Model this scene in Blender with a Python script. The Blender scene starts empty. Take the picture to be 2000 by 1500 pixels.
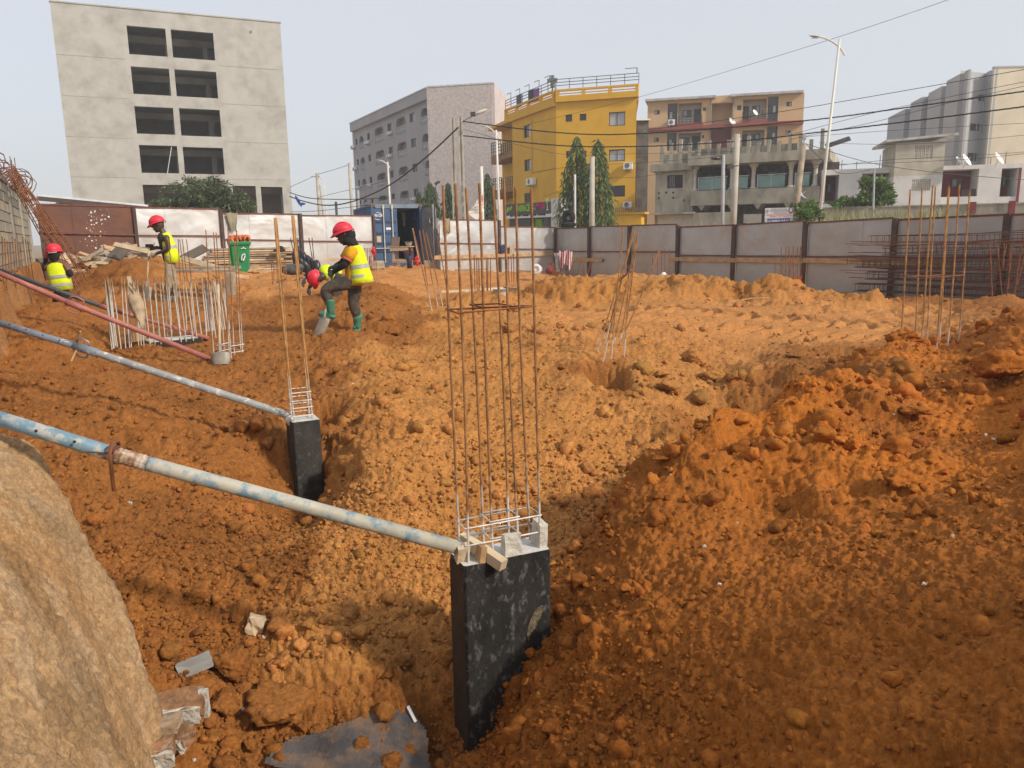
import bpy, bmesh, math, random
import numpy as np
from math import radians, sin, cos, pi, sqrt, atan2
from mathutils import Vector, Matrix, Quaternion
random.seed(7)
SC = bpy.context.scene
COL = SC.collection
# ---------------------------------------------------------------- camera
F_PX, PITCH, ROLL = 1500.0, radians(10.8), 0.015
def cam_axes():
    right = Vector((cos(ROLL), 0, -sin(ROLL)))
    fwd = Vector((0, cos(PITCH), -sin(PITCH)))
    right = (right - fwd * right.dot(fwd)).normalized()
    up = right.cross(fwd)
    return right, up, fwd
CR, CU, CF = cam_axes()
cam_d = bpy.data.cameras.new('camera'); cam = bpy.data.objects.new('camera', cam_d); COL.objects.link(cam)
cam_d.sensor_width = 36.0; cam_d.lens = 36.0 * F_PX / 2000.0
cam_d.clip_start = 0.05; cam_d.clip_end = 3000
m = Matrix.Identity(4)
for i in range(3):
    m[i][0] = CR[i]; m[i][1] = CU[i]; m[i][2] = -CF[i]
cam.matrix_world = m
SC.camera = cam
# ---------------------------------------------------------------- light
SUN_EL, SUN_AZ = radians(33), radians(122)          # azimuth clockwise from +Y
W = bpy.data.worlds.new('World'); SC.world = W; W.use_nodes = True
nt = W.node_tree; nt.nodes.clear()
sky = nt.nodes.new('ShaderNodeTexSky'); sky.sky_type = 'NISHITA'; sky.sun_disc = False
sky.sun_elevation = SUN_EL; sky.sun_rotation = SUN_AZ
sky.altitude = 50; sky.air_density = 1.0; sky.dust_density = 1.5; sky.ozone_density = 1.5
hz = nt.nodes.new('ShaderNodeMix'); hz.data_type = 'RGBA'; hz.inputs[0].default_value = .72       # dust in the whole sky: pale and even
hz.inputs[7].default_value = (7.9, 8.0, 8.35, 1)
bg = nt.nodes.new('ShaderNodeBackground'); bg.inputs[1].default_value = 0.10
wo = nt.nodes.new('ShaderNodeOutputWorld')
nt.links.new(sky.outputs[0], hz.inputs[6]); nt.links.new(hz.outputs[2], bg.inputs[0]); nt.links.new(bg.outputs[0], wo.inputs[0])
sd = bpy.data.lights.new('sun', 'SUN'); sd.energy = 3.5; sd.angle = radians(5); sd.color = (1.0, 0.90, 0.76)
so = bpy.data.objects.new('sun', sd); COL.objects.link(so)
SDIR = Vector((cos(SUN_EL) * sin(SUN_AZ), cos(SUN_EL) * cos(SUN_AZ), sin(SUN_EL)))
so.rotation_euler = SDIR.to_track_quat('Z', 'Y').to_euler()
so.location = (30, -30, 40)
SC.view_settings.view_transform = 'Standard'; SC.view_settings.look = 'None'
SC.view_settings.exposure = 0.18; SC.view_settings.gamma = 1.0; SC.view_settings.use_curve_mapping = False
SC.cycles.use_denoising = True
SC.cycles.max_bounces = 5; SC.cycles.volume_bounces = 0; SC.cycles.diffuse_bounces = 3; SC.cycles.transparent_max_bounces = 6
# ---------------------------------------------------------------- from photograph measurements to metres
def ray(px, py):
    return CR * ((px - 1000) / F_PX) + CU * ((750 - py) / F_PX) + CF
def P(px, py, d):                       # the place seen at (px, py), d metres ahead
    r = ray(px, py); return r * (d / r.y)
def PZ(px, py, z):
    r = ray(px, py); return r * (z / r.z)
class Plane:                            # an upright plane: o + s*d (+ z), n points to the viewer
    def __init__(s, a, b):
        s.o = Vector((a[0], a[1], 0)); v = Vector((b[0] - a[0], b[1] - a[1], 0)); s.len = v.length
        s.d = v.normalized(); s.n = s.d.cross(Vector((0, 0, 1)))
    def hit(s, px, py):
        r = ray(px, py); t = s.o.dot(s.n) / r.dot(s.n); q = r * t
        return (q - s.o).dot(s.d), q.z
    def pt(s, u, z, off=0.0):
        q = s.o + s.d * u + s.n * off; return Vector((q.x, q.y, z))
    def rect(s, x0, x1, y0, y1):
        xm, ym = (x0 + x1) / 2, (y0 + y1) / 2
        return (s.hit(x0, ym)[0], s.hit(x1, ym)[0], s.hit(xm, y1)[1], s.hit(xm, y0)[1])
    def mat(s):
        M = Matrix.Identity(4)
        for i in range(3):
            M[i][0] = s.d[i]; M[i][1] = (0, 0, 1)[i]; M[i][2] = s.n[i]
        return M
    def moved(s, off):
        q = s.o + s.n * off; e = q + s.d * s.len
        return Plane((q.x, q.y), (e.x, e.y))
def level_plane(pa, da, pb):            # both points are at one height
    A = P(pa[0], pa[1], da); B = PZ(pb[0], pb[1], A.z)
    return Plane((A.x, A.y), (B.x, B.y)), A.z
# ---------------------------------------------------------------- mesh collecting
class MB:
    def __init__(s): s.v = []; s.f = []; s.sm = False
    def add(s, vs, fs):
        k = len(s.v); s.v += [tuple(v) for v in vs]; s.f += [tuple(i + k for i in f) for f in fs]; return s
    def quad(s, a, b, c, d): return s.add((a, b, c, d), ((0, 1, 2, 3),))
    def box(s, c, size, M=None):
        x, y, z = size[0] / 2, size[1] / 2, size[2] / 2
        vs = [Vector((i * x, j * y, k * z)) for k in (-1, 1) for j in (-1, 1) for i in (-1, 1)]
        if M is not None: vs = [M @ v for v in vs]
        c = Vector(c)
        return s.add([v + c for v in vs], ((0, 2, 3, 1), (4, 5, 7, 6), (0, 1, 5, 4), (2, 6, 7, 3), (0, 4, 6, 2), (1, 3, 7, 5)))
    def pbox(s, pl, u0, u1, z0, z1, o0, o1):     # a box standing along a Plane; o0..o1 offsets towards the viewer
        vs = [pl.pt(u, z, o) for z in (z0, z1) for o in (o1, o0) for u in (u0, u1)]
        return s.add(vs, ((0, 2, 3, 1), (4, 5, 7, 6), (0, 1, 5, 4), (2, 6, 7, 3), (0, 4, 6, 2), (1, 3, 7, 5)))
    def beam(s, a, b, w, h, up=(0, 0, 1)):
        a, b = Vector(a), Vector(b); d = (b - a)
        if d.length < 1e-6: return s
        d.normalize(); up = Vector(up)
        if abs(d.dot(up)) > .98: up = Vector((1, 0, 0))
        x = d.cross(up).normalized(); y = x.cross(d)
        vs = [q + x * (i * w / 2) + y * (j * h / 2) for q in (a, b) for j in (-1, 1) for i in (-1, 1)]
        return s.add(vs, ((0, 2, 3, 1), (4, 5, 7, 6), (0, 1, 5, 4), (2, 6, 7, 3), (0, 4, 6, 2), (1, 3, 7, 5)))
    def tube(s, pts, r, n=6, caps=True):
        pts = [Vector(p) for p in pts]; rs = r if isinstance(r, (list, tuple)) else [r] * len(pts)
        vs = []; x = None
        for i, p in enumerate(pts):
            d = (pts[min(i + 1, len(pts) - 1)] - pts[max(i - 1, 0)]).normalized()
            if x is None:
                x = d.orthogonal().normalized()
            else:
                x = (x - d * x.dot(d))
                x = x.normalized() if x.length > 1e-6 else d.orthogonal().normalized()
            y = d.cross(x)
            for k in range(n):
                a = 2 * pi * k / n; vs.append(p + (x * cos(a) + y * sin(a)) * rs[i])
        fs = []
        for i in range(len(pts) - 1):
            for k in range(n):
                a, b = i * n + k, i * n + (k + 1) % n
                fs.append((a, b, b + n, a + n))
        if caps:
            fs.append(tuple(range(n - 1, -1, -1))); fs.append(tuple(range((len(pts) - 1) * n, len(pts) * n)))
        return s.add(vs, fs)
    def rings(s, rg, caps=True):                # rg: list of equal-length point rings
        n = len(rg[0]); vs = [p for r in rg for p in r]; fs = []
        for i in range(len(rg) - 1):
            for k in range(n):
                a, b = i * n + k, i * n + (k + 1) % n
                fs.append((a, b, b + n, a + n))
        if caps:
            fs.append(tuple(range(n - 1, -1, -1))); fs.append(tuple(range((len(rg) - 1) * n, len(rg) * n)))
        return s.add(vs, fs)
    def prism(s, poly, z0, z1):
        n = len(poly)
        vs = [(p[0], p[1], z0) for p in poly] + [(p[0], p[1], z1) for p in poly]
        fs = [tuple(range(n - 1, -1, -1)), tuple(range(n, 2 * n))] + [(i, (i + 1) % n, (i + 1) % n + n, i + n) for i in range(n)]
        return s.add(vs, fs)
    def ball(s, c, r, nu=10, nv=7, M=None):
        if not isinstance(r, (list, tuple)): r = (r, r, r)
        vs = []; fs = []; c = Vector(c)
        for j in range(nv + 1):
            t = pi * j / nv
            for i in range(nu):
                a = 2 * pi * i / nu
                v = Vector((r[0] * sin(t) * cos(a), r[1] * sin(t) * sin(a), r[2] * cos(t)))
                vs.append((M @ v if M is not None else v) + c)
        for j in range(nv):
            for i in range(nu):
                a, b = j * nu + i, j * nu + (i + 1) % nu
                fs.append((a, a + nu, b + nu, b))
        return s.add(vs, fs)
    def mesh(s, name, smooth=False):
        me = bpy.data.meshes.new(name); me.from_pydata(s.v, [], s.f); me.validate(); me.update()
        if smooth: me.polygons.foreach_set('use_smooth', [True] * len(me.polygons))
        return me
def obj(name, geo, mat, parent=None, smooth=False):
    me = geo.mesh(name, smooth) if isinstance(geo, MB) else geo
    o = bpy.data.objects.new(name, me); COL.objects.link(o)
    if mat is not None and not me.materials: me.materials.append(mat)
    if parent is not None: attach(o, parent)
    return o
def attach(o, parent):
    o.parent = parent
    M = Matrix.Identity(4); q = parent
    o.matrix_parent_inverse = world_of(parent).inverted()
def world_of(o):
    M = o.matrix_basis.copy()
    if o.parent is not None: M = world_of(o.parent) @ o.matrix_parent_inverse @ M
    return M
def thing(name, label, cat, loc=(0, 0, 0), group=None):
    o = bpy.data.objects.new(name, None); COL.objects.link(o); o.location = loc; o.empty_display_size = .2
    return tag(o, label, cat, group)
def tag(o, label=None, cat=None, group=None, kind=None):
    if label: o['label'] = label
    if cat: o['category'] = cat
    if group: o['group'] = group
    if kind: o['kind'] = kind
    return o
def copy_tree(o, parent=None):
    c = o.copy(); COL.objects.link(c)
    if parent is not None: c.parent = parent
    for ch in list(o.children): copy_tree(ch, c)
    return c
# ---------------------------------------------------------------- materials
MATS = {}
def M(name, base, rough=.8, var=.12, scale=3.0, metal=0.0, bump=0.0, bscale=40.0, col2=None, thr=.55, soft=.12, sc2=4.0, stretch=None, spec=.4, fine=0.0):
    """Plain procedural surface: base colour with broad variation, an optional second colour in patches, fine bump."""
    if name in MATS: return MATS[name]
    ma = bpy.data.materials.new(name); ma.use_nodes = True; t = ma.node_tree; N = t.nodes; L = t.links
    b = N['Principled BSDF']; b.inputs['Roughness'].default_value = rough; b.inputs['Metallic'].default_value = metal
    b.inputs['Specular IOR Level'].default_value = spec
    tc = N.new('ShaderNodeTexCoord'); src = tc.outputs['Object']
    if stretch:
        mp = N.new('ShaderNodeMapping'); mp.inputs['Scale'].default_value = stretch; L.new(src, mp.inputs[0]); src = mp.outputs[0]
    n1 = N.new('ShaderNodeTexNoise'); n1.inputs['Scale'].default_value = scale; n1.inputs['Detail'].default_value = 6; L.new(src, n1.inputs['Vector'])
    r = N.new('ShaderNodeValToRGB')
    lo = [max(0, c * (1 - var * 1.6)) for c in base]; hi = [min(1, c * (1 + var * 1.6)) for c in base]
    r.color_ramp.elements[0].position = .3; r.color_ramp.elements[1].position = .7
    r.color_ramp.elements[0].color = (*lo, 1); r.color_ramp.elements[1].color = (*hi, 1)
    L.new(n1.outputs[0], r.inputs[0]); out = r.outputs[0]
    if col2 is not None:
        n2 = N.new('ShaderNodeTexNoise'); n2.inputs['Scale'].default_value = sc2; n2.inputs['Detail'].default_value = 8; n2.inputs['Roughness'].default_value = .65
        L.new(src, n2.inputs['Vector'])
        r2 = N.new('ShaderNodeMapRange'); r2.inputs['From Min'].default_value = thr - soft; r2.inputs['From Max'].default_value = thr + soft
        L.new(n2.outputs[0], r2.inputs[0])
        mx = N.new('ShaderNodeMix'); mx.data_type = 'RGBA'; L.new(r2.outputs[0], mx.inputs[0]); L.new(out, mx.inputs[6]); mx.inputs[7].default_value = (*col2, 1)
        out = mx.outputs[2]
    L.new(out, b.inputs['Base Color'])
    if bump:
        n3 = N.new('ShaderNodeTexNoise'); n3.inputs['Scale'].default_value = bscale; n3.inputs['Detail'].default_value = 4; L.new(src, n3.inputs['Vector'])
        bp = N.new('ShaderNodeBump'); bp.inputs['Strength'].default_value = min(1, bump); bp.inputs['Distance'].default_value = .02
        L.new(n3.outputs[0], bp.inputs['Height']); L.new(bp.outputs[0], b.inputs['Normal'])
    MATS[name] = ma; return ma
def leaf_mat(name, c1, c2, trans=.25):
    ma = bpy.data.materials.new(name); ma.use_nodes = True; t = ma.node_tree; N = t.nodes; L = t.links
    b = N['Principled BSDF']; b.inputs['Roughness'].default_value = .5
    at = N.new('ShaderNodeAttribute'); at.attribute_name = 'tint'
    mx = N.new('ShaderNodeMix'); mx.data_type = 'RGBA'; mx.inputs[6].default_value = (*c1, 1); mx.inputs[7].default_value = (*c2, 1)
    L.new(at.outputs['Fac'], mx.inputs[0]); L.new(mx.outputs[2], b.inputs['Base Color'])
    tr = N.new('ShaderNodeBsdfTranslucent'); L.new(mx.outputs[2], tr.inputs[0])
    ms = N.new('ShaderNodeMixShader'); ms.inputs[0].default_value = trans
    L.new(b.outputs[0], ms.inputs[1]); L.new(tr.outputs[0], ms.inputs[2]); L.new(ms.outputs[0], N['Material Output'].inputs[0])
    return ma
def bar_mat(name, zthr, soft=.12, rust=(.30, .125, .045)):
    """Rusty bar whose lower end carries dried cement up to about zthr."""
    ma = bpy.data.materials.new(name); ma.use_nodes = True; t = ma.node_tree; N = t.nodes; L = t.links
    b = N['Principled BSDF']; b.inputs['Roughness'].default_value = .75; b.inputs['Metallic'].default_value = .1
    g = N.new('ShaderNodeNewGeometry'); sx = N.new('ShaderNodeSeparateXYZ'); L.new(g.outputs['Position'], sx.inputs[0])
    n = N.new('ShaderNodeTexNoise'); n.inputs['Scale'].default_value = 9; n.inputs['Detail'].default_value = 5; L.new(g.outputs['Position'], n.inputs['Vector'])
    ma1 = N.new('ShaderNodeMath'); ma1.operation = 'MULTIPLY_ADD'; L.new(n.outputs[0], ma1.inputs[0]); ma1.inputs[1].default_value = -1.1; ma1.inputs[2].default_value = .55
    ad = N.new('ShaderNodeMath'); ad.operation = 'ADD'; L.new(sx.outputs[2], ad.inputs[0]); L.new(ma1.outputs[0], ad.inputs[1])
    mr = N.new('ShaderNodeMapRange'); mr.inputs['From Min'].default_value = zthr + soft; mr.inputs['From Max'].default_value = zthr - soft; L.new(ad.outputs[0], mr.inputs[0])
    n2 = N.new('ShaderNodeTexNoise'); n2.inputs['Scale'].default_value = 14; n2.inputs['Detail'].default_value = 6; L.new(g.outputs['Position'], n2.inputs['Vector'])
    r = N.new('ShaderNodeValToRGB'); r.color_ramp.elements[0].position = .3; r.color_ramp.elements[1].position = .7
    r.color_ramp.elements[0].color = (rust[0] * .5, rust[1] * .5, rust[2] * .5, 1); r.color_ramp.elements[1].color = (*[c * 1.35 for c in rust], 1); L.new(n2.outputs[0], r.inputs[0])
    mx = N.new('ShaderNodeMix'); mx.data_type = 'RGBA'; L.new(mr.outputs[0], mx.inputs[0]); L.new(r.outputs[0], mx.inputs[6]); mx.inputs[7].default_value = (.55, .52, .47, 1)
    L.new(mx.outputs[2], b.inputs['Base Color'])
    return ma
# ================================================================= GROUND
def _h(ix, iy, seed):
    h = (ix.astype(np.int64) * 374761393 + iy.astype(np.int64) * 668265263 + seed * 1442695041) & 0xffffffff
    h = ((h ^ (h >> 13)) * 1274126177) & 0xffffffff
    return (h ^ (h >> 16)) & 0xffffffff
def perlin(x, y, seed=0):
    x0 = np.floor(x); y0 = np.floor(y); fx = x - x0; fy = y - y0
    x0 = x0.astype(np.int64); y0 = y0.astype(np.int64)
    def g(ix, iy, dx, dy):
        a = _h(ix, iy, seed) * (2 * pi / 4294967296.0); return np.cos(a) * dx + np.sin(a) * dy
    u = fx * fx * fx * (fx * (fx * 6 - 15) + 10); v = fy * fy * fy * (fy * (fy * 6 - 15) + 10)
    a = g(x0, y0, fx, fy); b = g(x0 + 1, y0, fx - 1, fy); c = g(x0, y0 + 1, fx, fy - 1); d = g(x0 + 1, y0 + 1, fx - 1, fy - 1)
    return (a + (b - a) * u + (c - a) * v + (a - b - c + d) * u * v) * 1.5
def fbm(x, y, s, oct=4, seed=0, gain=.5):
    t = np.zeros_like(x); a = 1.0; k = 1.0 / s
    for i in range(oct):
        t += a * perlin(x * k + i * 17.3, y * k - i * 9.1, seed + i); a *= gain; k *= 2.03
    return t
def domes(x, y, s, seed, fill=.8):
    """Rounded crumbs: height of the nearest random ball in each cell of size s (0..1)."""
    gx = np.floor(x / s).astype(np.int64); gy = np.floor(y / s).astype(np.int64); out = np.zeros_like(x)
    for i in (-1, 0, 1):
        for j in (-1, 0, 1):
            cx, cy = gx + i, gy + j
            h1 = _h(cx, cy, seed) / 4294967296.0; h2 = _h(cx, cy, seed + 7) / 4294967296.0; h3 = _h(cx, cy, seed + 13) / 4294967296.0
            px = (cx + h1) * s; py = (cy + h2) * s; r = s * (.25 + .45 * h3) * (h3 < fill)
            q = 1 - ((x - px) ** 2 + (y - py) ** 2) / np.maximum(r * r, 1e-9)
            out = np.maximum(out, np.sqrt(np.maximum(q, 0)) * r / s)
    return out
# control places of the dig: photograph x, y, metres ahead, soil kind (t tan loose, b moist brown, o orange red, s pale sand)
CTRL = """72 545 24 b;170 540 22.5 b;350 520 29 s;480 525 30 s;600 525 33 s;780 522 33 s;900 528 34.5 s;1060 533 36 s;1150 545 33 s;1320 548 29 t;1440 556 26.5 t;1575 568 24.5 t;1745 580 22.3 b;1880 592 20.5 b;2000 603 19 b
115 588 13.5 b;60 600 15 b;200 560 17 b;230 512 18.5 b;300 520 18 b;180 535 19 b;330 590 16 b;330 545 17.5 t;420 540 20 s;500 560 17.5 s;560 545 22 s;560 585 15 b;640 600 14.2 b;690 578 14.8 b;740 556 15.2 b;800 585 15 b;850 612 13.5 t;940 575 16 t;1000 592 15 t;900 585 15.5 t
620 562 18 s;760 548 19.5 s;800 575 18 s;900 570 21 s;1000 572 20 s;850 527 30 s;790 530 27 s;950 540 27 s;1050 548 27 s;1060 570 19 t
300 682 11.2 b;215 690 11 b;400 662 12.2 b;470 650 12.6 b;560 640 12.6 b;640 640 12.1 b;697 645 12 b;760 650 12 b;800 625 13 b
430 708 10 b;150 705 9.6 b;60 690 9.6 b;300 740 9.2 b;520 730 9.6 b;620 720 9.8 b;740 700 10.3 t;850 690 10.8 t;960 670 11.3 t
100 780 7.6 b;300 800 7.7 b;450 800 8.1 b;540 850 7.5 b;660 790 8.3 b;800 780 8.4 t;950 770 8.8 t;1080 740 9.6 t
450 900 7.0 b;300 900 6.5 b;180 900 6.2 b;200 1000 5.4 b;540 960 6.9 b;585 968 7.05 b;632 895 7.35 b;650 850 7.6 t;350 1080 5.1 b;450 1000 6.0 b;400 1250 4.35 b;320 1330 3.95 b;350 1420 3.8 b
750 900 6.7 t;680 980 6.2 t;850 980 6.1 t;700 1100 5.1 t;600 1100 5.1 b;620 1250 4.5 t;760 1230 4.6 t;840 1200 4.7 t;500 1400 4.05 b;650 1450 3.98 b;800 1400 4.15 b;720 1500 3.8 b;560 1500 3.78 b;860 1440 4.0 b
960 900 6.9 t;1080 900 7.1 t;1000 1020 5.7 t;1100 1030 5.6 t;1150 950 6.4 t;1180 850 7.9 t;1220 780 9.2 t;1100 820 8.1 t
1190 735 9.9 b;1260 700 10.6 t;1130 690 10.6 t;1350 735 10.3 t;1300 655 11.8 s;1180 640 12.2 s;1060 620 13 s;1450 740 10.1 t;1500 665 11.9 s;1400 640 12.6 s;1240 610 14 s;1400 605 14.3 s;1560 615 14 s;1650 640 13 s;1700 610 14.4 s;1720 650 12.6 s
1080 588 16.2 t;1180 590 16.3 t;1120 560 17.2 t;1200 555 17.6 t;1250 550 18.2 t;1310 543 19 t;1400 552 18.8 t;1440 580 16.5 t;1530 572 17 t;1600 580 17 t;1660 588 17 t;1750 590 18 b;1840 583 17.5 b;1900 590 16.8 b;1960 578 16 b;1990 600 15 b;1850 620 13.6 s;1930 605 14.2 b
1400 800 8.5 b;1500 745 9.4 b;1600 705 10.3 b;1690 685 10.6 b;1320 870 7.1 t;1560 790 8.3 b;1420 760 9.7 t
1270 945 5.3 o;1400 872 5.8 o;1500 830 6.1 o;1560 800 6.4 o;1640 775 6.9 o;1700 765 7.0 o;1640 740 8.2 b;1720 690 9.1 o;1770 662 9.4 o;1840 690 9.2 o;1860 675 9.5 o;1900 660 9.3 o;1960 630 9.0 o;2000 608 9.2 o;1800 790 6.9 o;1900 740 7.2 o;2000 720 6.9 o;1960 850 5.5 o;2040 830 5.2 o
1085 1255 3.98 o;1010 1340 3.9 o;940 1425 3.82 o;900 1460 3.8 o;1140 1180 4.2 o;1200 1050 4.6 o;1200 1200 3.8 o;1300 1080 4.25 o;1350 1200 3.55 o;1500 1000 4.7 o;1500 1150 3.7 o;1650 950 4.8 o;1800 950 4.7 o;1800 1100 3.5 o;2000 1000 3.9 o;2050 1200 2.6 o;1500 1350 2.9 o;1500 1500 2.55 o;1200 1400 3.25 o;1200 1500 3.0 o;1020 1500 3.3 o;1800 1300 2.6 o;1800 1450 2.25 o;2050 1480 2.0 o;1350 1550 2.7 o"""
cp = []
for row in CTRL.replace('\n', ';').split(';'):
    a = row.split(); q = P(float(a[0]), float(a[1]), float(a[2])); cp.append((q.x, q.y, q.z, 'tbos'.index(a[3])))
for x, y, z, k in ((-3.5, 1.2, -1.75, 1), (-.3, 1.0, -1.95, 1), (-.6, 2.3, -2.75, 1), (.6, 2.0, -2.5, 2), (1.6, .8, -1.8, 2), (3, .2, -1.4, 2), (0, -3, -1.6, 2), (6, -1, -1.2, 2), (8, 4, -.8, 2), (9, 9, -.9, 2),
                (-9, 4, -1.9, 1), (-14, 12, -1.3, 1), (-7.5, 7.5, -1.75, 1), (-22, 24, -1.3, 3), (15, 14, -1.5, 1), (20, 20, -1.5, 1), (0, 45, -1.5, 3), (-15, 40, -1.4, 3), (14, 34, -1.5, 3), (-14, -6, -1.6, 1), (12, -10, -1.5, 2), (-3.2, 2.6, -2.5, 1), (-2.6, 3.4, -2.6, 1), (-4.6, 5.2, -2.2, 1)):
    cp.append((x, y, z, k))
cp = np.array(cp)
def warp(x, y):                         # thin-plate space: far ground is compressed so near detail and far detail weigh alike
    r = np.sqrt(x * x + y * y) + 1e-6; k = np.log1p(r / 1.5) * 3 / r
    return x * k, y * k
CX, CY = warp(cp[:, 0], cp[:, 1])
def _phi(d2): return .5 * d2 * np.log(np.maximum(d2, 1e-9))
_n = len(cp); _A = np.zeros((_n + 3, _n + 3))
_A[:_n, :_n] = _phi((CX[:, None] - CX[None]) ** 2 + (CY[:, None] - CY[None]) ** 2) + np.eye(_n) * .012
_A[:_n, _n] = 1; _A[:_n, _n + 1] = CX; _A[:_n, _n + 2] = CY; _A[_n:, :_n] = _A[:_n, _n:].T
_w = np.linalg.solve(_A, np.concatenate([cp[:, 2], np.zeros(3)]))
def _chunks(fn, x, y, step=40000):
    return np.concatenate([fn(x[i:i + step], y[i:i + step]) for i in range(0, len(x), step)]) if len(x) else x
def _tps(x, y):
    u, v = warp(x, y)
    return _phi((u[:, None] - CX) ** 2 + (v[:, None] - CY) ** 2) @ _w[:_n] + _w[_n] + _w[_n + 1] * u + _w[_n + 2] * v
def sstep(a, b, t):
    t = np.clip((t - a) / (b - a), 0, 1); return t * t * (3 - 2 * t)
# the near bank of firm pale earth (plan outline of its top and the height of its face), and the cut under the block wall
BK = [P(*q) for q in ((-60, 836, 4.05), (0, 838, 4.0), (70, 868, 3.98), (130, 985, 3.9), (200, 1090, 3.8), (255, 1210, 3.72), (298, 1340, 3.62), (300, 1500, 3.4))]
BKI = [P(*q) for q in ((-60, 900, 3.6), (0, 1000, 3.3), (-100, 1150, 2.7), (60, 1250, 2.75), (0, 1500, 2.15), (150, 1500, 2.6), (180, 1250, 3.2), (100, 1100, 3.35), (-200, 1500, 1.9), (230, 1420, 3.1))]
bkp = np.array([tuple(q) for q in BK + BKI] + [(-3.4, 4.0, -1.02), (-4.5, 3.9, -1.0), (-4.5, 2, -1.2), (-3.5, .8, -1.5), (-1.5, .6, -1.75)])
_m = len(bkp); _B = np.zeros((_m + 3, _m + 3))
_B[:_m, :_m] = _phi((bkp[:, 0][:, None] - bkp[:, 0]) ** 2 + (bkp[:, 1][:, None] - bkp[:, 1]) ** 2) + np.eye(_m) * .02
_B[:_m, _m] = 1; _B[:_m, _m + 1] = bkp[:, 0]; _B[:_m, _m + 2] = bkp[:, 1]; _B[_m:, :_m] = _B[:_m, _m:].T
_wb = np.linalg.solve(_B, np.concatenate([bkp[:, 2], np.zeros(3)]))
BPOLY = [(q.x, q.y) for q in BK[1:]] + [(-1.15, 2.9), (-1.0, 1.2), (-1.2, .3), (-6, .3), (-6.5, 4.15)]
WA, WB = P(-40, 560, 10.4), P(74, 556, 22.8)             # foot of the block wall
wv = Vector((WB.x - WA.x, WB.y - WA.y)).normalized(); wnn = Vector((wv.y, -wv.x))   # points to the dig
def _seg(x, y, poly):
    d = np.full_like(x, 1e9); ins = np.zeros(x.shape, bool); n = len(poly)
    for i in range(n):
        ax, ay = poly[i]; bx, by = poly[(i + 1) % n]; dx, dy = bx - ax, by - ay
        t = np.clip(((x - ax) * dx + (y - ay) * dy) / (dx * dx + dy * dy), 0, 1)
        d = np.minimum(d, np.hypot(x - ax - t * dx, y - ay - t * dy))
        c = ((ay > y) != (by > y)) & (x < (bx - ax) * (y - ay) / ((by - ay) if by != ay else 1e-9) + ax)
        ins ^= c
    return np.where(ins, -d, d)
TR0, TR1 = P(1235, 608, 14.0), P(1760, 640, 12.6)        # the wheel tracks
COLS = np.array([(.415, .186, .052), (.275, .106, .026), (.31, .104, .018), (.43, .192, .060), (.38, .245, .128)])  # orange red set darker for the shade on the mound's foot
RDG = [P(*q) for q in ((1090, 1245, 4.0), (1270, 945, 5.3), (1400, 872, 5.8), (1560, 800, 6.4), (1720, 755, 7.1))]
BR0, BR1 = P(1085, 583, 16.9), P(1655, 590, 16.3)
PHOLES = [(*P(121, 600, 14.7)[:2], .55, .5, .55), (*P(1187, 745, 9.9)[:2], .24, .34, .75), (*P(1500, 752, 9.0)[:2], .95, .6, .52), (*P(628, 792, 8.1)[:2], .22, .3, .38), (*P(1570, 735, 8.9)[:2], .42, .7, .34), (*P(570, 960, 6.95)[:2], .42, .4, .34), (*P(885, 1445, 3.86)[:2], .3, .3, .10), (*P(1440, 700, 11)[:2], .4, .3, .1)]
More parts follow.
